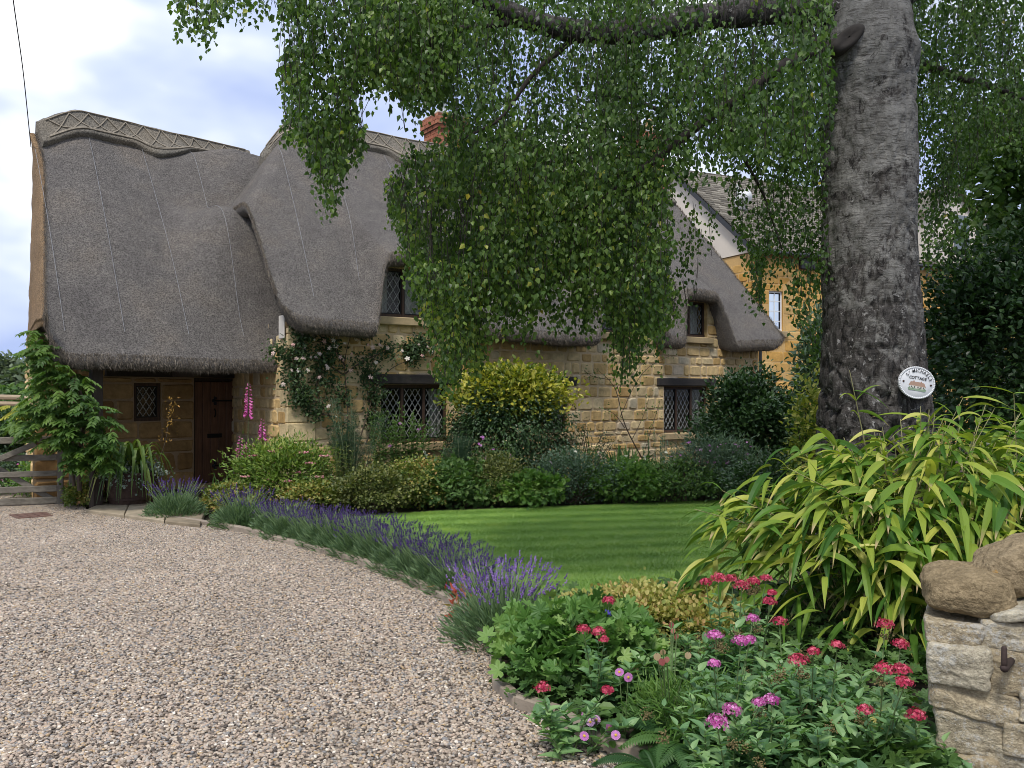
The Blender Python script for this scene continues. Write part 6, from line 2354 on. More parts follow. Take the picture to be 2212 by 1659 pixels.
dc = thing("drain_cover", "flat rusty brown metal cover lying in the gravel", "drain cover", np.mean(dp, 0))
mb = MB()
hexa(mb, [p - UP * .03 for p in dp] + dp)
pl_ = mb.build("plate", plain_mat("rusty_plate", (.15, .085, .065), .8), dc)
cdp = np.mean(dp, 0)
mb = MB()
for k in (-.6, -.2, .2, .6):
    e1 = (dp[1] - dp[0]) * .38
    ce = cdp + (dp[3] - dp[0]) * k * .55
    w_ = unit(dp[3] - dp[0]) * .012
    hexa(mb, [ce - e1 - w_, ce + e1 - w_, ce + e1 + w_, ce - e1 + w_] + [q + UP * .006 for q in (ce - e1 - w_, ce + e1 - w_, ce + e1 + w_, ce - e1 + w_)])
mb.build("ribs", plain_mat("rusty_rib", (.12, .065, .05), .8), dc)

# ---- beyond the gate: garden plants, rails, hedge and far trees
mb = MB()
rl = thing("timber_rail", "peeled round timber rails of a pergola beyond the gate", "fence", V(10, 0, 15) * np.array([1, 1, 0]))
for (y, r_) in ((858, .045), (872, .04)):
    mb = MB()
    tube(mb, [V(-160, y - 4, 15.2), V(60, y + 1, 15.0)], r_, 8)
    mb.build("rail", wood_mat("peeled_pole", (.22, .16, .10), (.42, .33, .22), 0), rl)
for x in (-150, -20):
    mb = MB()
    p_ = V(x, 850, 15.1)
    tube(mb, [p_ * np.array([1, 1, 0]), p_], .06, 8)
    mb.build("upright", M_greyv, rl)
for i, (x0, x1, yt, d, mt, tm, sz, n, lab, nm) in enumerate((
        (-60, 70, 985, 13.2, M_blgreen, L_OVAL, (.03, .05), 3000, "grey green plant behind the gate's lower rails", "bed_plant"),
        (50, 150, 1000, 13.0, M_brgreen, L_LANCE, (.05, .08), 2200, "fresh green plant behind the gate near its post", "bed_plant"),
        (-80, 60, 900, 17.0, M_dkgreen, L_OVAL, (.04, .07), 6000, "dark hedge bush beyond the gate under the rails", "hedge_bush"),
        (20, 110, 915, 18.0, M_olive, L_OVAL, (.05, .08), 3500, "olive bush beyond the gate beside the cottage end", "hedge_bush"))):
    c, r = bd(x0, x1, yt, d, dr=.8)
    s_ = shrub(nm, lab, "shrub", c, r, n, tm, sz, mt, 50, .15, 430 + i, group="plants beyond the gate")
    if i == 1:
        flowers(s_, [V(rng.uniform(0, 150), rng.uniform(985, 1060), 12.9) for _ in range(26)], M_fox, (.03, .045), seed=431)
def far_tree(x, ytop, w, d, lab, seed, mat, n=5000, lsz=(.28, .45)):
    top = V(x, ytop, d)
    hgt = top[2]
    rx = w / 2 * d / FOC / K
    root = thing("distant_tree", lab, "tree", (top[0], d, 0), "trees beyond the garden")
    rg = np.random.default_rng(seed)
    w_, out, t, cc = dome_pts(n, (top[0], d, hgt * .55), (rx, rx, hgt * .45), 40, .17, seed)
    m = len(w_)
    mb = MB()
    mb.scatter(L_OVAL, w_, frames(unit(out + rdir(m)), unit(out + np.array([0, 0, .8]) + rdir(m) * .5)), rg.uniform(*lsz, m), t)
    mb.build("crown", mat, root)
    mb = MB()
    tube(mb, [(top[0], d, 0), (top[0] + .1, d, hgt * .35), (top[0], d, hgt * .7)], [hgt * .035, hgt * .025, hgt * .01], 7)
    mb.build("trunk", M_wood, root)
M_far = leaf_mat("far_tree_leaves", [(0, (.055, .085, .050)), (.5, (.11, .15, .085)), (1, (.18, .22, .13))], .2)
far_tree(-10, 775, 120, 60, "hazy grey green tree on the skyline at the left edge", 440, M_far)
far_tree(75, 800, 100, 52, "smaller grey green tree on the skyline next to the wisteria", 441, M_far)
far_tree(-120, 790, 160, 70, "broad grey green tree just outside the left edge of the skyline", 442, M_far)
c = V(-40, 0, 30)
hd = thing("clipped_hedge", "long dark hedge across the far end of the left garden", "hedge", (c[0], c[1], 0))
n = 9000
pp = np.stack([rng.uniform(-30, -10.5, n), 30 + rng.normal(0, .5, n), rng.uniform(0, 1.75, n) + rng.normal(0, .08, n)], -1)
mb = MB(); mb.scatter(L_OVAL, pp, frames(rdir(n), rdir(n) + np.array([0, -.5, .6])), rng.uniform(.15, .25, n), rng.uniform(0, 1, n))
mb.build("foliage", M_green, hd)

# ---- dark trees behind the birch on the right
def bigtree(lab, c, r, n, tm, sz, mt, seed, K_=90, name="garden_tree"):
    root = shrub(name, lab, "tree", c, r, n, tm, sz, mt, K_, .12, seed, part="crown", stems=0, group=None)
    mb = MB()
    tube(mb, smooth_path([(c[0], c[1], 0), (c[0] + .05, c[1], c[2] * .6), (c[0], c[1], c[2] + r[2] * .5)], 10), np.linspace(.16, .04, 10), 8)
    mb.build("trunk", M_wood, root)
bigtree("very dark dense evergreen to the right behind the bamboo", (5.75, 9.2, 1.6), (1.4, 1.2, 1.75), 30000, L_OVAL, (.045, .07), M_dkgreen, 450)
bigtree("mid green broadleaf tree at the right edge above the dark evergreen", (7.6, 10.6, 4.0), (1.9, 1.6, 1.9), 15000, L_ROUND, (.07, .11), M_green, 451)
c, r = (9.3, 13.5, 1.3), (2.2, 1.6, 1.6)
shrub("hedge_bush", "dark green hedge bush at the far right behind the evergreen", "shrub", c, r, 9000, L_OVAL, (.07, .11), M_dkgreen, 60, .15, 452)

# ---- overhead wire
wr = thing("overhead_cable", "thin black overhead cable rising from the cottage gable to the top left", "cable", V(65, 312, 13.25))
mb = MB()
tube(mb, smooth_path([V(67, 318, 13.3), V(50, 150, 11.5), V(27, -10, 10.2), V(5, -200, 9.0)], 30), .007, 5)
mb.build("line", M_iron, wr)
# ------------------------------------------------------------------ foreground: bamboo, stone wall, flower bed
M_bam = leaf_mat("bamboo_leaves", [(0, (.05, .13, .02)), (.3, (.12, .24, .03)), (.6, (.27, .36, .05)), (.85, (.48, .50, .10)), (1, (.62, .60, .20))], .36, .42, .4)
def bam_mat():
    m, n, l, b, o = mat_new("bamboo_blade")
    a, e_ = attr_n(n), attr_n(n, "tip")
    r = ramp(n, [(0, (.045, .12, .02)), (.3, (.10, .21, .028)), (.6, (.25, .33, .045)), (.85, (.46, .47, .09)), (1, (.60, .57, .20))])
    l.new(a.outputs["Fac"], r.inputs["Fac"])
    k = ramp(n, [(.82, (0, 0, 0)), (.95, (1, 1, 1))])
    l.new(e_.outputs["Fac"], k.inputs["Fac"])
    c = mixc(n, l, k.outputs["Color"], r.outputs["Color"], (.48, .36, .20))
    l.new(c, b.inputs["Base Color"])
    b.inputs["Roughness"].default_value = .5
    b.inputs["Specular IOR Level"].default_value = .25
    t = n.new("ShaderNodeBsdfTranslucent")
    l.new(mixc(n, l, 1.0, c, (1.5, 1.6, .7), 'MULTIPLY'), t.inputs["Color"])
    mx = n.new("ShaderNodeMixShader")
    mx.inputs[0].default_value = .3
    l.new(b.outputs[0], mx.inputs[1]); l.new(t.outputs[0], mx.inputs[2]); l.new(mx.outputs[0], o.inputs[0])
    return m
M_bam = bam_mat()
M_cane = plain_mat("bamboo_cane", (.28, .26, .12), .5)
BC = np.array([2.78, 5.55, 0])
bam = thing("bamboo_clump", "broad leaved yellow green bamboo clump in front of the birch trunk", "bamboo", BC)
rg = np.random.default_rng(500)
lb, cb = MB(), MB()
tipv = []
def blade(b, d0, L, w, tint, droop, roll):
    """a strap blade that leaves b along d0 and bends down under its weight"""
    m = 8
    s = np.linspace(0, 1, m)
    d0 = unit(d0)
    ln = b + np.outer(s * L, d0) * 1.0 - np.outer(s ** 2 * L * droop, UP)
    tg = unit(np.gradient(ln, axis=0))
    sd = unit(np.cross(tg, UP + 1e-3))
    nu = np.cross(sd, tg)
    sd = sd * math.cos(roll) + nu * math.sin(roll)
    nu = np.cross(sd, tg)
    prof = np.array([.22, .72, .98, 1.0, .90, .68, .36, .03])
    wd = (w * prof)[:, None]
    l_, r_ = ln - sd * wd + nu * wd * .3, ln + sd * wd + nu * wd * .3
    v = np.stack([l_, ln, r_], 1).reshape(-1, 3)
    f = []
    for i in range(m - 1):
        q = i * 3
        f += [[q, q + 1, q + 4, q + 3], [q + 1, q + 2, q + 5, q + 4]]
    lb.add(v, np.array(f), tint)
    tipv.append(np.repeat(s, 3) * rg.choice([.7, .86, .93, 1.0, 1.06]))
n_c = 190
for i in range(n_c):
    a = rg.uniform(0, 6.283)
    q = rg.random() ** .55
    ex, ey = 1.78, 1.15
    dirh = np.array([math.cos(a) * ex, math.sin(a) * ey, 0])
    b = BC + dirh * q * .42 + np.array([0, 0, 0])
    hh = (1.50 - .80 * q ** 1.6) * rg.uniform(.82, 1.06)
    tip = BC + dirh * q * rg.uniform(.82, 1.0) + UP * hh
    tip[0] += .15
    mid = b * .45 + tip * .55 + UP * .22 * hh
    ln = smooth_path([b, mid, tip], 16)
    tube(cb, ln, np.linspace(.006, .0025, 16), 4, rg.uniform(0, 1))
    out = unit(dirh + 1e-6)
    nl = rg.integers(14, 20)
    old = rg.random()
    for j in range(nl):
        k = rg.uniform(.22, 1.0)
        p = ln[min(15, int(k * 15))]
        d0 = unit(out * rg.uniform(.1, 1.0) + np.array([rg.normal(0, .75), rg.normal(0, .6) - .25, rg.uniform(-.25, .65)]))
        L = rg.uniform(.12, .34)
        blade(p, d0, L, L * rg.uniform(.066, .095), float(np.clip(rg.normal(.36 + .25 * (k - .5) + .2 * (old - .5), .24), 0, 1)), rg.uniform(.25, .85), rg.normal(0, .5))
# drooping side leaves on the outside of the clump, down to the bed
for i in range(620):
    a = rg.uniform(math.pi * .95, math.pi * 2.05)
    e_ = rg.uniform(-.05, .95)
    sph = np.array([math.cos(a) * math.cos(e_) * 1.72, math.sin(a) * math.cos(e_) * 1.12, math.sin(e_) * 1.15 + .28])
    p = BC + sph * rg.uniform(.78, .98)
    p[0] += .1
    L = rg.uniform(.18, .36)
    blade(p, unit(np.array([sph[0] * .5 + rg.normal(0, .5), sph[1] * .5 - .2 + rg.normal(0, .4), rg.uniform(-.3, .45)])), L, L * rg.uniform(.068, .098), float(np.clip(rg.normal(.44, .26), 0, 1)), rg.uniform(.3, .95), rg.normal(0, .5))
# a few tall shoots
for (x, y, d) in ((1835, 800, 5.3), (1700, 1010, 4.9), (2150, 880, 5.2), (2080, 860, 5.3), (2040, 900, 5.2), (1500, 1100, 5.0), (1560, 1060, 5.1), (2190, 850, 5.1)):
    tp = V(x, y, d)
    b = BC + np.array([rg.uniform(-.6, .6), rg.uniform(-.4, .2), .2])
    ln = smooth_path([b, b * .4 + tp * .6 + UP * .05, tp], 18)
    tube(cb, ln, np.linspace(.006, .002, 18), 4)
    for j in range(9):
        p = ln[int(rg.uniform(8, 18))]
        L = rg.uniform(.16, .28)
        blade(p, unit(np.array([rg.normal(0, 1), rg.normal(0, .7) - .2, rg.uniform(-.1, .9)])), L, L * .066, rg.uniform(.1, .7), rg.uniform(.2, .7), rg.normal(0, .4))
lo = lb.build("leaves", M_bam, bam)
at = lo.data.attributes.new("tip", 'FLOAT', 'POINT')
at.data.foreach_set("value", np.concatenate(tipv).astype(np.float32))
cb.build("canes", M_cane, bam)

# ---- dry stone wall end
def lichen_mat(name, stops, lth=.54):
    m, n, l, b, o = mat_new(name)
    a = attr_n(n)
    r = ramp(n, stops)
    l.new(a.outputs["Fac"], r.inputs["Fac"])
    v = pos_n(n)
    t1 = noise_n(n, l, v, 13, 8, .68)
    t2 = noise_n(n, l, v, 70, 6, .7)
    t4 = noise_n(n, l, v, 210, 3, .6)
    lic = noise_n(n, l, v, 48, 8, .8)
    big = noise_n(n, l, v, 5.5, 3, .5)
    orr = noise_n(n, l, v, 17, 3, .5)
    k = ramp(n, [(.3, (.62, .60, .56)), (.7, (1.22, 1.2, 1.15))])
    l.new(t1.outputs["Fac"], k.inputs["Fac"])
    c = mixc(n, l, 1.0, r.outputs["Color"], k.outputs["Color"], 'MULTIPLY')
    k2 = ramp(n, [(.32, (.62, .6, .58)), (.7, (1.25, 1.25, 1.25))])
    l.new(t2.outputs["Fac"], k2.inputs["Fac"])
    c = mixc(n, l, 1.0, c, k2.outputs["Color"], 'MULTIPLY')
    lf = math_n(n, l, 'ADD', lic.outputs["Fac"], math_n(n, l, 'MULTIPLY', math_n(n, l, 'SUBTRACT', big.outputs["Fac"], .5), .55))
    lm = ramp(n, [(lth, (0, 0, 0)), (lth + .08, (1, 1, 1))])
    l.new(lf, lm.inputs["Fac"])
    f = math_n(n, l, 'MULTIPLY', lm.outputs["Color"], .6)
    c = mixc(n, l, f, c, (.55, .55, .52))
    om = ramp(n, [(.735, (0, 0, 0)), (.765, (1, 1, 1))])
    l.new(orr.outputs["Fac"], om.inputs["Fac"])
    c = mixc(n, l, math_n(n, l, 'MULTIPLY', om.outputs["Color"], .85), c, (.50, .26, .04))
    l.new(c, b.inputs["Base Color"])
    b.inputs["Roughness"].default_value = .95
    b.inputs["Specular IOR Level"].default_value = .15
    hh = math_n(n, l, 'ADD', math_n(n, l, 'ADD', math_n(n, l, 'MULTIPLY', t2.outputs["Fac"], .5), t1.outputs["Fac"]), math_n(n, l, 'MULTIPLY', t4.outputs["Fac"], .2))
    bump_n(n, l, b, hh, 1.0, .022)
    return m
M_wallst = lichen_mat("lichen_limestone", [(0, (.36, .29, .18)), (.5, (.47, .40, .28)), (1, (.54, .50, .40))])
M_boulder = lichen_mat("brown_field_stone", [(0, (.30, .235, .14)), (1, (.37, .30, .20))], .70)
def rock(mb, c, sz, ex=4.0, amp=.05, seed=0, rot=0.0, tint=.5, n=26, ridge=.35, freq=9):
    g = np.linspace(-1, 1, n)
    A, B = np.meshgrid(g, g, indexing='ij')
    fs, vs, off = [], [], 0
    for ax in range(3):
        for sg in (-1, 1):
            q = np.zeros((n, n, 3))
            q[..., ax] = sg
            q[..., (ax + 1) % 3] = A
            q[..., (ax + 2) % 3] = B
            vs.append(q.reshape(-1, 3))
            f = grid_faces(n, n) + off
            fs.append(f if sg > 0 else f[:, ::-1])
            off += n * n
    v = np.concatenate(vs)
    r = (np.abs(v) ** ex).sum(1) ** (1 / ex)
    v = v / r[:, None]
    nn = unit(v * np.abs(v) ** (ex - 2) + 1e-9)
    w = v * np.array(sz)
    pn = w + np.array([seed * 3.1, seed * 1.7, seed * .9])
    d = (fbm(pn, freq * .45, 3, seed) - .5) * 2 * amp + (fbm(pn, freq * 2.4, 4, seed + 7) - .5) * amp * .9
    strata = (fbm(pn * np.array([.25, .25, 1.6]), freq * 1.3, 3, seed + 3) - .5) * amp * ridge * 2
    w = w + nn * (d + strata * (1 - np.abs(nn[:, 2])))[:, None]
    ca, sa = math.cos(rot), math.sin(rot)
    x, z = w[:, 0] * ca - w[:, 2] * sa, w[:, 0] * sa + w[:, 2] * ca
    w = np.stack([x, w[:, 1], z], -1)
    mb.add(w + c, fs, tint)
WD = 3.10
WP = P(975, HY, WD)
YA = math.atan2(WP[0], WP[1])
wx, wy = np.array([math.cos(YA), -math.sin(YA), 0]), np.array([math.sin(YA), math.cos(YA), 0])
def wall_pt(px, py, back=0.0):
    """a point of the wall's front plane (which faces the drive) seen at px, py (1024 scale)"""
    u_ = (px - HX) / FOC
    a_ = (u_ * WP[1] - WP[0]) / (wx[0] - u_ * wx[1])
    p = np.array([WP[0], WP[1], 0]) + wx * a_
    p[2] = H + (HY - py) * p[1] / FOC
    return p + wy * back
def px_rock(mb, x0, y0, x1, y1, dep=.20, back=0.0, **k):
    """a stone whose front face fills the px rectangle, lying in the wall's own axes"""
    p, q = wall_pt(x0, (y0 + y1) / 2, back), wall_pt(x1, (y0 + y1) / 2, back)
    r_, t_ = wall_pt((x0 + x1) / 2, y0, back), wall_pt((x0 + x1) / 2, y1, back)
    c = (p + q) / 2 + wy * dep
    m2 = MB()
    rock(m2, np.zeros(3), (np.linalg.norm(q - p) / 2, dep, (r_[2] - t_[2]) / 2 * .985), **k)
    v = m2.v[0]
    w = c + v[:, :1] * wx + v[:, 1:2] * wy + v[:, 2:3] * UP
    mb.add(w, [f_ for f_, _ in m2.f], k.get('tint', .5))
sw = thing("dry_stone_wall", "pale dry stone wall end with lichen at the bottom right corner", "wall", P(975, 780, 3.3) * np.array([1, 1, 0]))
mb = MB()
ST = [(924, 622, 984, 647, .55, 0), (979, 624, 1046, 654, .75, -.03), (927, 645, 990, 689, .95, .0), (987, 650, 1050, 702, .45, .03), (929, 686, 1024, 722, .55, -.16), (1018, 694, 1060, 728, .7, -.1),
      (935, 716, 1008, 760, .7, -.02), (1002, 724, 1062, 762, .6, .02), (946, 758, 1000, 792, .35, .04), (994, 752, 1062, 796, .85, -.06), (940, 790, 1020, 830, .5, 0), (1016, 796, 1075, 836, .7, .05), (938, 828, 1075, 880, .4, 0),
      (930, 706, 960, 724, .3, -.1), (936, 682, 1000, 694, .4, .04)]
for i, (x0, y0, x1, y1, t, ro) in enumerate(ST):
    px_rock(mb, x0, y0, x1, y1, dep=.19 + .02 * (i % 3), back=.014 * math.sin(i * 2.3) + (.03 if i > 12 else 0), ex=14 if i < 13 else 4, amp=.016, seed=i + 1, rot=ro, tint=t, ridge=.5, n=46, freq=12)
# the wall runs on to the right and back, out of the picture
rg = np.random.default_rng(510)
x0w = wall_pt(1060, 700)
for k in range(5):
    for j in range(6):
        m2 = MB()
        rock(m2, np.zeros(3), (.205, .2, .066), ex=8, amp=.014, seed=30 + k * 7 + j, n=14)
        v = m2.v[0]
        c = np.array([x0w[0], x0w[1], .068 + j * .134]) + wx * (.12 + .40 * k + (.18 if j % 2 else 0)) + wy * .2
        mb.add(c + v[:, :1] * wx + v[:, 1:2] * wy + v[:, 2:3] * UP, [f_ for f_, _ in m2.f], rg.uniform(.3, .9))
mb.build("stonework", M_wallst, sw, False)
mb = MB()
obox(mb, wall_pt(950, 700) * np.array([1, 1, 0]), wx, wy, UP, 0, 2.3, .05, .32, 0, .66, .2)
mb.build("rubble_core", M_soil, sw)
pin = thing("iron_gate_pin", "rusty black iron hinge pin sticking out of the stone wall", "hinge pin", wall_pt(1005, 661))
mb = MB()
c0 = wall_pt(1003.5, 660, -.085)
tube(mb, [c0 - UP * .012, c0 + UP * .02, c0 + UP * .066, c0 + UP * .072], [.0105, .0105, .0095, .006], 10)
mb.build("pin", plain_mat("rusty_iron", (.05, .033, .028), .75, .2, nscale=40), pin, True)
mb = MB()
tube(mb, [c0 - UP * .006 + wy * -.012, c0 - UP * .006, c0 + wx * .03 + wy * .12], [.011, .015, .013], 8)
mb.build("shank", plain_mat("rusty_iron_shank", (.045, .030, .026), .75, .2, nscale=40), pin, True)
for nm, lab, q in (("coping_stone", "rounded brown coping boulder resting on the end of the stone wall", (919, 575, 1014, 622, .16, 0.0, .0, 3.3, .026, 71, .3)),
                   ("coping_stone", "larger tilted coping stone behind the rounded boulder at the frame edge", (968, 552, 1085, 606, .18, .10, .38, 3.4, .028, 72, .7)),
                   ("coping_stone", "thin tilted flat stone wedged under the larger coping stone", (986, 609, 1062, 624, .13, -.01, .22, 4.0, .010, 73, 1.0))):
    x0, y0, x1, y1, dep, df, ro, ex, amp, sd, t = q
    cc_ = wall_pt((x0 + x1) / 2, y1, df)
    root = thing(nm, lab, "stone", cc_, "coping stones on the dry stone wall")
    mb = MB()
    px_rock(mb, x0, y0, x1, y1, dep=dep, back=df, ex=ex, amp=amp, seed=sd, rot=ro, tint=t, n=60, freq=11)
    mb.build("stone", M_boulder if sd < 73 else M_wallst, root, False)

# ---- flower bed
M_val = leaf_mat("valerian_leaves", [(0, (.06, .14, .060)), (.5, (.145, .275, .115)), (1, (.28, .42, .175))], .32, .42, .45)
M_red = leaf_mat("red_valerian_florets", [(0, (.20, .006, .03)), (.5, (.52, .030, .095)), (1, (.72, .17, .24))], .15, .6)
M_pk = leaf_mat("pink_valerian_florets", [(0, (.28, .025, .17)), (.5, (.58, .11, .42)), (1, (.76, .36, .64))], .15, .6)
M_seed = leaf_mat("brown_seed_heads", [(0, (.10, .08, .03)), (1, (.22, .17, .07))], .1)
def head(root, p, r, mat, rg):
    """one domed cluster of small five petalled florets"""
    n = int(90 + 1700 * r)
    u = unit(rg.normal(size=(n, 3)))
    u[:, 2] = np.abs(u[:, 2]) * .8 - .15
    lump = .8 + .4 * vnoise(u * 2 + p * 10, 1.6, 5)
    pp = p + u * np.array([r, r, r * 1.02]) * lump[:, None] * rg.uniform(.62, 1.1, n)[:, None]
    mb = MB()
    mb.scatter(FLORET, pp, frames(unit(np.cross(u, rdir(n))), unit(u + rdir(n) * .35)), rg.uniform(.0075, .012, n), rg.uniform(0, 1, n))
    mb.build("flower_head", mat, root)
def valerian(label, base, heads, mat, nstem, seed, spread=(.34, .26), hgt=.42, leafn=18, lsz=(.045, .092), seeds=8):
    rg = np.random.default_rng(seed)
    root = thing("valerian", label, "valerian plant", base, "valerian plants in the corner bed")
    fb, sb, db = MB(), MB(), MB()
    ends = [p - UP * .012 for p, r in heads]
    for i in range(nstem):
        a = rg.uniform(0, 6.283); q = rg.random() ** .6
        ends.append(np.array([base[0] + math.cos(a) * q * spread[0], base[1] + math.sin(a) * q * spread[1], hgt * rg.uniform(.55, 1.0) * (1 - .25 * q)]))
    for i, e_ in enumerate(ends):
        b = np.array([base[0] + (e_[0] - base[0]) * .4 + rg.normal(0, .03), base[1] + (e_[1] - base[1]) * .4 + rg.normal(0, .03), 0])
        ln = smooth_path([b, b * .5 + e_ * .5 + np.array([rg.normal(0, .02), rg.normal(0, .02), .04]), e_], 14)
        tube(sb, ln, np.linspace(.0042, .0022, 14), 4)
        flow = i < len(heads)
        m = leafn
        k = np.linspace(.15, .88 if flow else 1.0, m)
        idx = np.minimum((k * 13).astype(int), 13)
        a0 = rg.uniform(0, 6.28)
        a = a0 + (np.arange(m) // 2) * 1.57 + (np.arange(m) % 2) * math.pi + rg.normal(0, .25, m)
        d = np.stack([np.cos(a), np.sin(a), .25 + .75 * k], -1)
        fb.scatter(L_VAL, ln[idx], frames(d, np.tile([0, 0, 1.0], (m, 1)) + rg.normal(0, .25, (m, 3)) + np.stack([-np.cos(a), -np.sin(a), 0 * a], -1) * .3), rg.uniform(*lsz, m) * (1.1 - (.5 if flow else .25) * k), np.clip(rg.normal(rg.uniform(.2, .6), .2, m) + .22 * k, 0, 1))
    for i in range(seeds):
        e_ = ends[rg.integers(0, len(ends))] + np.array([rg.normal(0, .05), rg.normal(0, .04), -.05])
        n = 60
        u = unit(rg.normal(size=(n, 3))); u[:, 2] = np.abs(u[:, 2])
        db.scatter(BLOB, e_ + u * np.array([.035, .035, .05]) * rg.random((n, 1)), frames(rdir(n), rdir(n)), rg.uniform(.005, .009, n), rg.uniform(0, 1, n))
    fb.build("foliage", M_val, root)
    sb.build("stems", M_stem, root)
    if seeds:
        db.build("seed_heads", M_seed, root)
    for p, r in heads:
        head(root, p, r * 1.08, mat, rg)
def hz(x, y, z):
    d = FOC * (H - z) / (y / K - HY)
    return V(x, y, d)
HD = lambda l, z, r: [(hz(x, y, z + dz), r * k) for x, y, dz, k in l]
def base_of(hs, dy=.06):
    c = np.mean([p for p, r in hs], 0)
    return np.array([c[0], c[1] + dy, 0])
A1 = HD([(1525, 1258, 0, .8), (1552, 1251, .02, 1.15), (1580, 1252, 0, .9), (1602, 1266, 0, 1.1), (1628, 1257, .01, .9), (1655, 1250, .02, .75), (1662, 1300, 0, .8), (1667, 1281, 0, .6)], .60, .037)
A2 = HD([(1626, 1337, 0, .85), (1545, 1374, 0, 1.0), (1600, 1386, 0, 1.0), (1618, 1384, .01, .9), (1543, 1434, -.03, .7)], .52, .034)
A3 = HD([(1684, 1343, 0, 1.0), (1724, 1427, 0, 1.2), (1757, 1408, 0, .8), (1808, 1394, .02, .8)], .50, .032)
A4 = HD([(1912, 1350, .02, 1.25), (1945, 1392, 0, 1.1), (1910, 1446, 0, 1.15), (1948, 1448, 0, 1.15), (1954, 1475, -.02, 1.0)], .56, .028)
A5 = HD([(1870, 1535, 0, 1.0), (1977, 1545, 0, 1.15)], .40, .028)
A6 = HD([(1666, 1513, 0, 1.1), (1640, 1518, 0, .8), (1582, 1534, 0, 1.2), (1550, 1561, 0, 1.4)], .36, .029)
A7 = HD([(1260, 1360, 0, .9), (1293, 1365, 0, .9), (1315, 1298, .03, .9), (1305, 1382, -.02, .6)], .44, .035)
A8 = HD([(1173, 1486, 0, 1.0), (1312, 1491, 0, .8)], .30, .033)
valerian("red valerian at the back of the bed, against the bamboo's left side", base_of(A1), A1, M_red, 16, 520, hgt=.55)
valerian("pink valerian with grey green leaves in the middle of the bed", base_of(A2), A2, M_pk, 18, 521, hgt=.46)
valerian("red valerian right of the pink one, in front of the bamboo", base_of(A3), A3, M_red, 22, 522, hgt=.44)
valerian("red valerian with five heads close to the stone wall", base_of(A4, .1) + np.array([-.08, 0, 0]), A4, M_red, 15, 523, (.22, .2), .42)
valerian("low red valerian with two heads at the foot of the stone wall", base_of(A5), A5, M_red, 26, 524, (.34, .24), .36)
valerian("pink valerian at the front of the bed with the largest heads", base_of(A6), A6, M_pk, 20, 525, (.32, .22), .34)
valerian("small red valerian between the geranium and the yellow spurge", base_of(A7), A7, M_red, 6, 526, (.2, .16), .3, seeds=1)
valerian("lanky red valerian leaning over the kerb side of the bed", base_of(A8), A8, M_red, 7, 527, (.3, .18), .26, seeds=0)
for i, (x, d, n, h, lab) in enumerate(((1760, 3.75, 34, .40, "leafy flowerless valerian filling the middle right of the bed"), (1640, 3.45, 30, .30, "leafy flowerless valerian at the bottom of the frame"), (1850, 3.35, 34, .34, "leafy flowerless valerian just left of the wall's foot"), (1480, 4.2, 16, .34, "leafy flowerless valerian beside the ferns"))):
    b = V(x, 0, d); b[2] = 0
    valerian(lab, b, [], M_red, n, 530 + i, (.36, .26), h, seeds=9)

# geranium mound, spurge, ferns and small things
c = G(562, 706) + np.array([.10, .32, 0])
shrub("geranium", "mounded green geranium with lobed leaves at the kerb corner", "plant", (c[0] + .02, c[1], .17), (.40, .36, .24), 1250, L_LOBED, (.05, .088), M_geran if 'M_geran' in globals() else leaf_mat("geranium_leaves", [(0, (.05, .12, .028)), (.5, (.115, .235, .052)), (1, (.26, .38, .11))], .28), 60, .15, 540, up=.4, stems=20, stemmat=M_stem)
c = V(1205, 1330, 5.0)
shrub("geranium", "second lobed leaf geranium climbing behind the first toward the spurge", "plant", (c[0] + .12, 4.85, .14), (.30, .28, .19), 800, L_LOBED, (.04, .07), leaf_mat("pale_geranium_leaves", [(0, (.04, .09, .022)), (.5, (.09, .18, .035)), (1, (.22, .29, .08))], .28), 40, .16, 541, stems=14, stemmat=M_stem)
M_spurge = leaf_mat("spurge_bracts", [(0, (.15, .20, .04)), (.35, (.36, .36, .10)), (.7, (.50, .42, .16)), (1, (.50, .29, .15))], .25)
for i, (x0, x1, yt, d, n, lab) in enumerate(((1170, 1330, 1300, 5.3, 2300, "yellow spurge at the near left corner of the lawn"), (1280, 1480, 1270, 5.4, 3600, "tallest orange tinted spurge between the lawn and the geraniums"), (1420, 1600, 1276, 5.35, 2600, "orange spurge next to the red valerian heads"))):
    c, r = px_dome(x0, x1, yt, d, dr=.40)
    s_ = shrub("spurge", lab, "spurge plant", c, r, n, L_ROUND, (.018, .028), M_spurge, 80, .15, 550 + i, up=.9, group="spurge plants along the lawn's near edge", stems=26, stemmat=M_stem)
def fern(x, d, nf, L, lab, seed):
    rg = np.random.default_rng(seed)
    b = V(x, 0, d); b[2] = .03
    root = thing("fern", lab, "fern", (b[0], b[1], 0), "ferns in the corner bed")
    mb = MB()
    for i in range(nf):
        a = rg.uniform(0, 6.283)
        out = np.array([math.cos(a), math.sin(a), 0])
        m = 26
        s = np.linspace(0, 1, m)
        LL = L * rg.uniform(.7, 1.1)
        ln = b + np.outer(s * LL * .8, out) + np.outer(LL * (.75 * s - .62 * s ** 2.2), UP)
        tg = unit(np.gradient(ln, axis=0))
        sd = unit(np.cross(tg, UP))
        nu = np.cross(sd, tg)
        w = .17 * LL * np.sin(np.pi * np.clip(s * .92 + .08, 0, 1)) ** .8 * (1.15 - .5 * s) * 1.2
        t = np.clip(rg.normal(.4, .2), 0, 1)
        for sg in (-1, 1):
            dr = sd * sg + tg * .45
            mb.scatter(L_LANCE, ln[1:], frames(dr[1:], nu[1:]), np.stack([np.full(m - 1, .065), w[1:], np.full(m - 1, .07)], -1), np.full(m - 1, t))
    mb.build("fronds", leaf_mat("fern_fronds", [(0, (.022, .065, .018)), (.5, (.05, .125, .03)), (1, (.11, .20, .05))], .3), root)
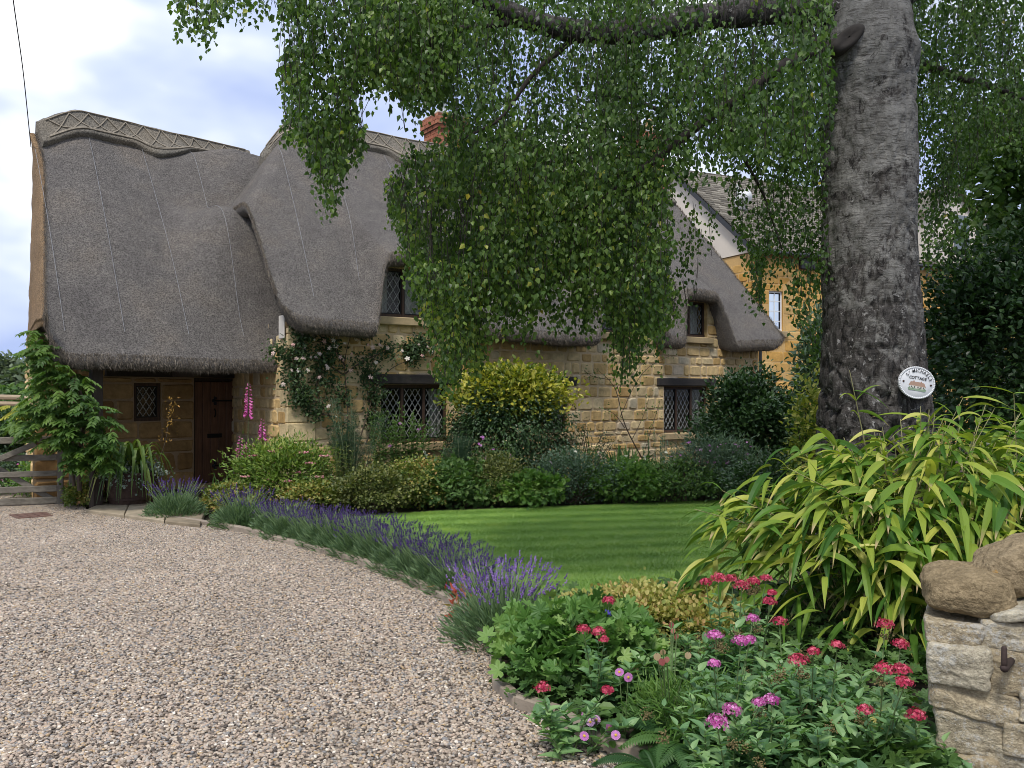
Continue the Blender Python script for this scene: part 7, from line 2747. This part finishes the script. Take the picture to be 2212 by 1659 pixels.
fern(1470, 4.15, 15, .50, "fern between the geranium and the pink valerian", 560)
fern(1500, 3.55, 16, .42, "fern low at the front of the bed", 561)
fern(1850, 3.95, 14, .48, "dark fern under the bamboo near the stone wall", 562)
fern(1420, 3.35, 12, .30, "small fern at the very edge of the gravel", 563)
# low ground cover leaves filling the bed floor
bed = [tuple(p) for p in EDGE[9:]] + [(.74, 3.15), (1.5, 3.0), (1.55, 3.6), (2.6, 4.0), (3.9, 5.2), (3.6, 6.6), (1.4, 6.4), (.3, 6.2)]
xs = np.stack([rng.uniform(-.6, 3.9, 30000), rng.uniform(2.9, 6.6, 30000)], -1)
cen = np.mean(np.array(bed), 0)
ins = inpoly(xs[:, 0], xs[:, 1], bed)
xs = xs[ins]
n = 7500
xs = xs[:n]
n = len(xs)
tg_ = vnoise(np.concatenate([xs, np.zeros((n, 1))], 1), 2.2, 81)
pp = np.concatenate([xs, (.02 + rng.random((n, 1)) ** 1.5 * .15)], 1)
mb = MB()
k = tg_ > .52
for tm, kk, sz in ((L_OVAL, k, (.05, .085)), (L_LOBED, ~k, (.04, .065))):
    m = kk.sum()
    mb.scatter(tm, pp[kk], frames(rdir(m) * np.array([1, 1, .4]), rdir(m) * .5 + np.array([0, -.2, 1])), rng.uniform(*sz, m), np.clip(rng.normal(.45, .2, m), 0, 1))
stuff(mb.build("ground_cover", M_green))
# fresh feathery yellow green spurge seedlings at the front
c = V(1480, 0, 3.7)
shrub("cypress_spurge", "fine leaved yellow green spurge low at the front of the bed", "plant", (c[0] + .02, 3.72, .12), (.26, .22, .16), 2600, L_THIN, (.03, .055), M_brgreen, 40, .14, 570, up=.6, stems=10, stemmat=M_stem)
c = V(1900, 0, 3.25)
shrub("spurge", "small spurge with ochre bracts at the foot of the stone wall", "spurge plant", (c[0] - .05, 3.3, .12), (.16, .14, .15), 700, L_ROUND, (.016, .024), M_spurge, 26, .14, 571, stems=8, stemmat=M_stem, group="spurge plants along the lawn's near edge")
shrub("geranium", "deep green lobed leaf geranium at the foot of the stone wall", "plant", (1.36, 3.12, .10), (.26, .20, .16), 420, L_LOBED, (.05, .08), M_green, 26, .16, 572, stems=8, stemmat=M_stem)
# big heart leaves
hb = G(672, 742)
root = thing("heart_leaf_plant", "plant with a few broad heart shaped leaves at the gravel's edge", "plant", (hb[0], hb[1], 0))
mb = MB()
for (x, y, sz, tl) in ((1372, 1600, .105, .3), (1340, 1560, .07, .5), (1400, 1570, .075, .4), (1320, 1600, .06, .6), (1430, 1610, .07, .45), (1385, 1640, .08, .35)):
    mb.scatter(L_ROUND, hz(x, y, .06)[None], frames(np.array([[.15, -.7, -.35]]), np.array([[.1, -.55, .8]])), np.array([sz * .62]), np.array([tl]))
mb.build("leaves", leaf_mat("heart_leaves", [(0, (.05, .12, .02)), (1, (.15, .26, .06))], .3), root)
# daisies
M_daisy = leaf_mat("lilac_ray_petals", [(0, (.46, .14, .42)), (.5, (.58, .24, .54)), (1, (.66, .38, .62))], .2, .6)
M_eye = plain_mat("yellow_daisy_eye", (.50, .34, .03), .8, nscale=80)
def daisy(pts, z, lab, seed):
    rg = np.random.default_rng(seed)
    P_ = [hz(x, y, z) for x, y in pts]
    b = np.mean(P_, 0); b[2] = 0
    root = thing("fleabane_daisy", lab, "daisy plant", b, "fleabane daisies at the front of the bed")
    sb, eb, pb = MB(), MB(), MB()
    for p in P_:
        f = unit(np.array([rg.normal(0, .4), -.75, .45 + rg.normal(0, .3)]))
        tube(sb, smooth_path([b + rg.normal(0, .03, 3) * np.array([1, 1, 0]), (b + p) / 2 + UP * .02, p], 8), .0022, 4)
        fr = frames(np.cross(f, rdir(1)), f[None])
        pb.scatter(DAISY, p[None], fr, np.array([.021]), np.array([rg.random()]))
        eb.scatter((BLOB[0] * np.array([1, 1, .5]), BLOB[1]), (p + f * .003)[None], fr, np.array([.013]))
    sb.build("stems", M_stem, root); pb.build("petals", M_daisy, root); eb.build("eyes", M_eye, root)
daisy([(1338, 1452), (1357, 1463)], .32, "pair of lilac daisies above the lanky valerian's pale leaves", 580)
daisy([(1265, 1545), (1275, 1560), (1262, 1590), (1288, 1555), (1330, 1588), (1315, 1572)], .12, "lilac daisies drooping near the kerb at the front", 581)
# honesty seed pods and blue flower
M_pod = leaf_mat("honesty_pods", [(0, (.34, .09, .10)), (.5, (.46, .20, .17)), (1, (.58, .46, .30))], .35)
P_ = [hz(x, y, .42) for x, y in ((1418, 1420), (1428, 1432), (1440, 1428), (1487, 1418), (1450, 1352), (1462, 1378), (1455, 1366), (1432, 1412))]
b = np.mean(P_, 0); b[2] = 0
hs = thing("honesty_plant", "thin honesty stems with flat oval reddish seed pods", "plant", b)
sb = MB()
for p in P_:
    tube(sb, smooth_path([b + rng.normal(0, .02, 3) * np.array([1, 1, 0]), (b + p) / 2 + UP * .03, p + UP * .02], 8), .0025, 4)
sb.build("stems", M_stem, hs)
for p in P_:
    mb = MB()
    mb.scatter(L_ROUND, (p + UP * .02)[None], frames(np.array([0, 0, -1.0]) + rdir(1) * .25, np.array([0, -1.0, 0]) + rdir(1) * .5), rng.uniform(.026, .036, 1), rng.uniform(0, 1, 1))
    mb.build("seed_pod", M_pod, hs)
M_blue = leaf_mat("blue_petals", [(0, (.05, .04, .36)), (1, (.14, .10, .55))], .2, .5)
p = hz(1310, 1330, .40)
bf = thing("blue_flower", "single violet blue flower standing above the geranium leaves", "flower", (p[0], p[1] + .03, 0))
sb = MB(); tube(sb, smooth_path([(p[0], p[1] + .03, 0), (p[0] + .01, p[1], .25), p], 8), .0025, 4); sb.build("stem", M_stem, bf)
flowers(bf, p + rng.normal(0, .009, (6, 3)), M_blue, (.026, .034), "petals", seed=590)
# red tinged stray leaves by the mauve lavender
p = G(462, 622)
rd = thing("red_leaf_plant", "small plant with red tinged leaves tucked between two lavender bushes", "plant", (p[0], p[1], 0))
mb = MB(); n = 46
pp = p + rng.normal(0, 1, (n, 3)) * np.array([.07, .06, .0]) + np.stack([0 * rng.random(n), 0 * rng.random(n), rng.uniform(.02, .26, n)], -1)
mb.scatter(L_LANCE, pp, frames(rdir(n) + np.array([0, -.3, .3]), rdir(n) + np.array([0, 0, .6])), rng.uniform(.05, .09, n), rng.uniform(0, 1, n))
mb.build("leaves", leaf_mat("red_leaves", [(0, (.30, .03, .03)), (.6, (.42, .10, .06)), (1, (.10, .18, .04))], .25), rd)
# a fallen leaf or two and weeds in the gravel: low viola by the far kerb
p = G(247, 527)
vi = thing("viola", "tiny lilac and white viola between the far lavender bushes", "flower", (p[0] + .05, p[1] + .08, 0))
mb = MB(); n = 150
pp = p + np.array([.02, .1, .03]) + rng.normal(0, 1, (n, 3)) * np.array([.14, .06, .02]) + UP * .03
mb.scatter(L_ROUND, pp, frames(rdir(n), rdir(n) * .5 + UP), rng.uniform(.03, .05, n), rng.uniform(.3, 1, n)); mb.build("foliage", M_brgreen, vi)
flowers(vi, p + np.array([.03, .03, .13]) + rng.normal(0, .012, (4, 3)), M_mauve, (.03, .045), "petals", seed=592)
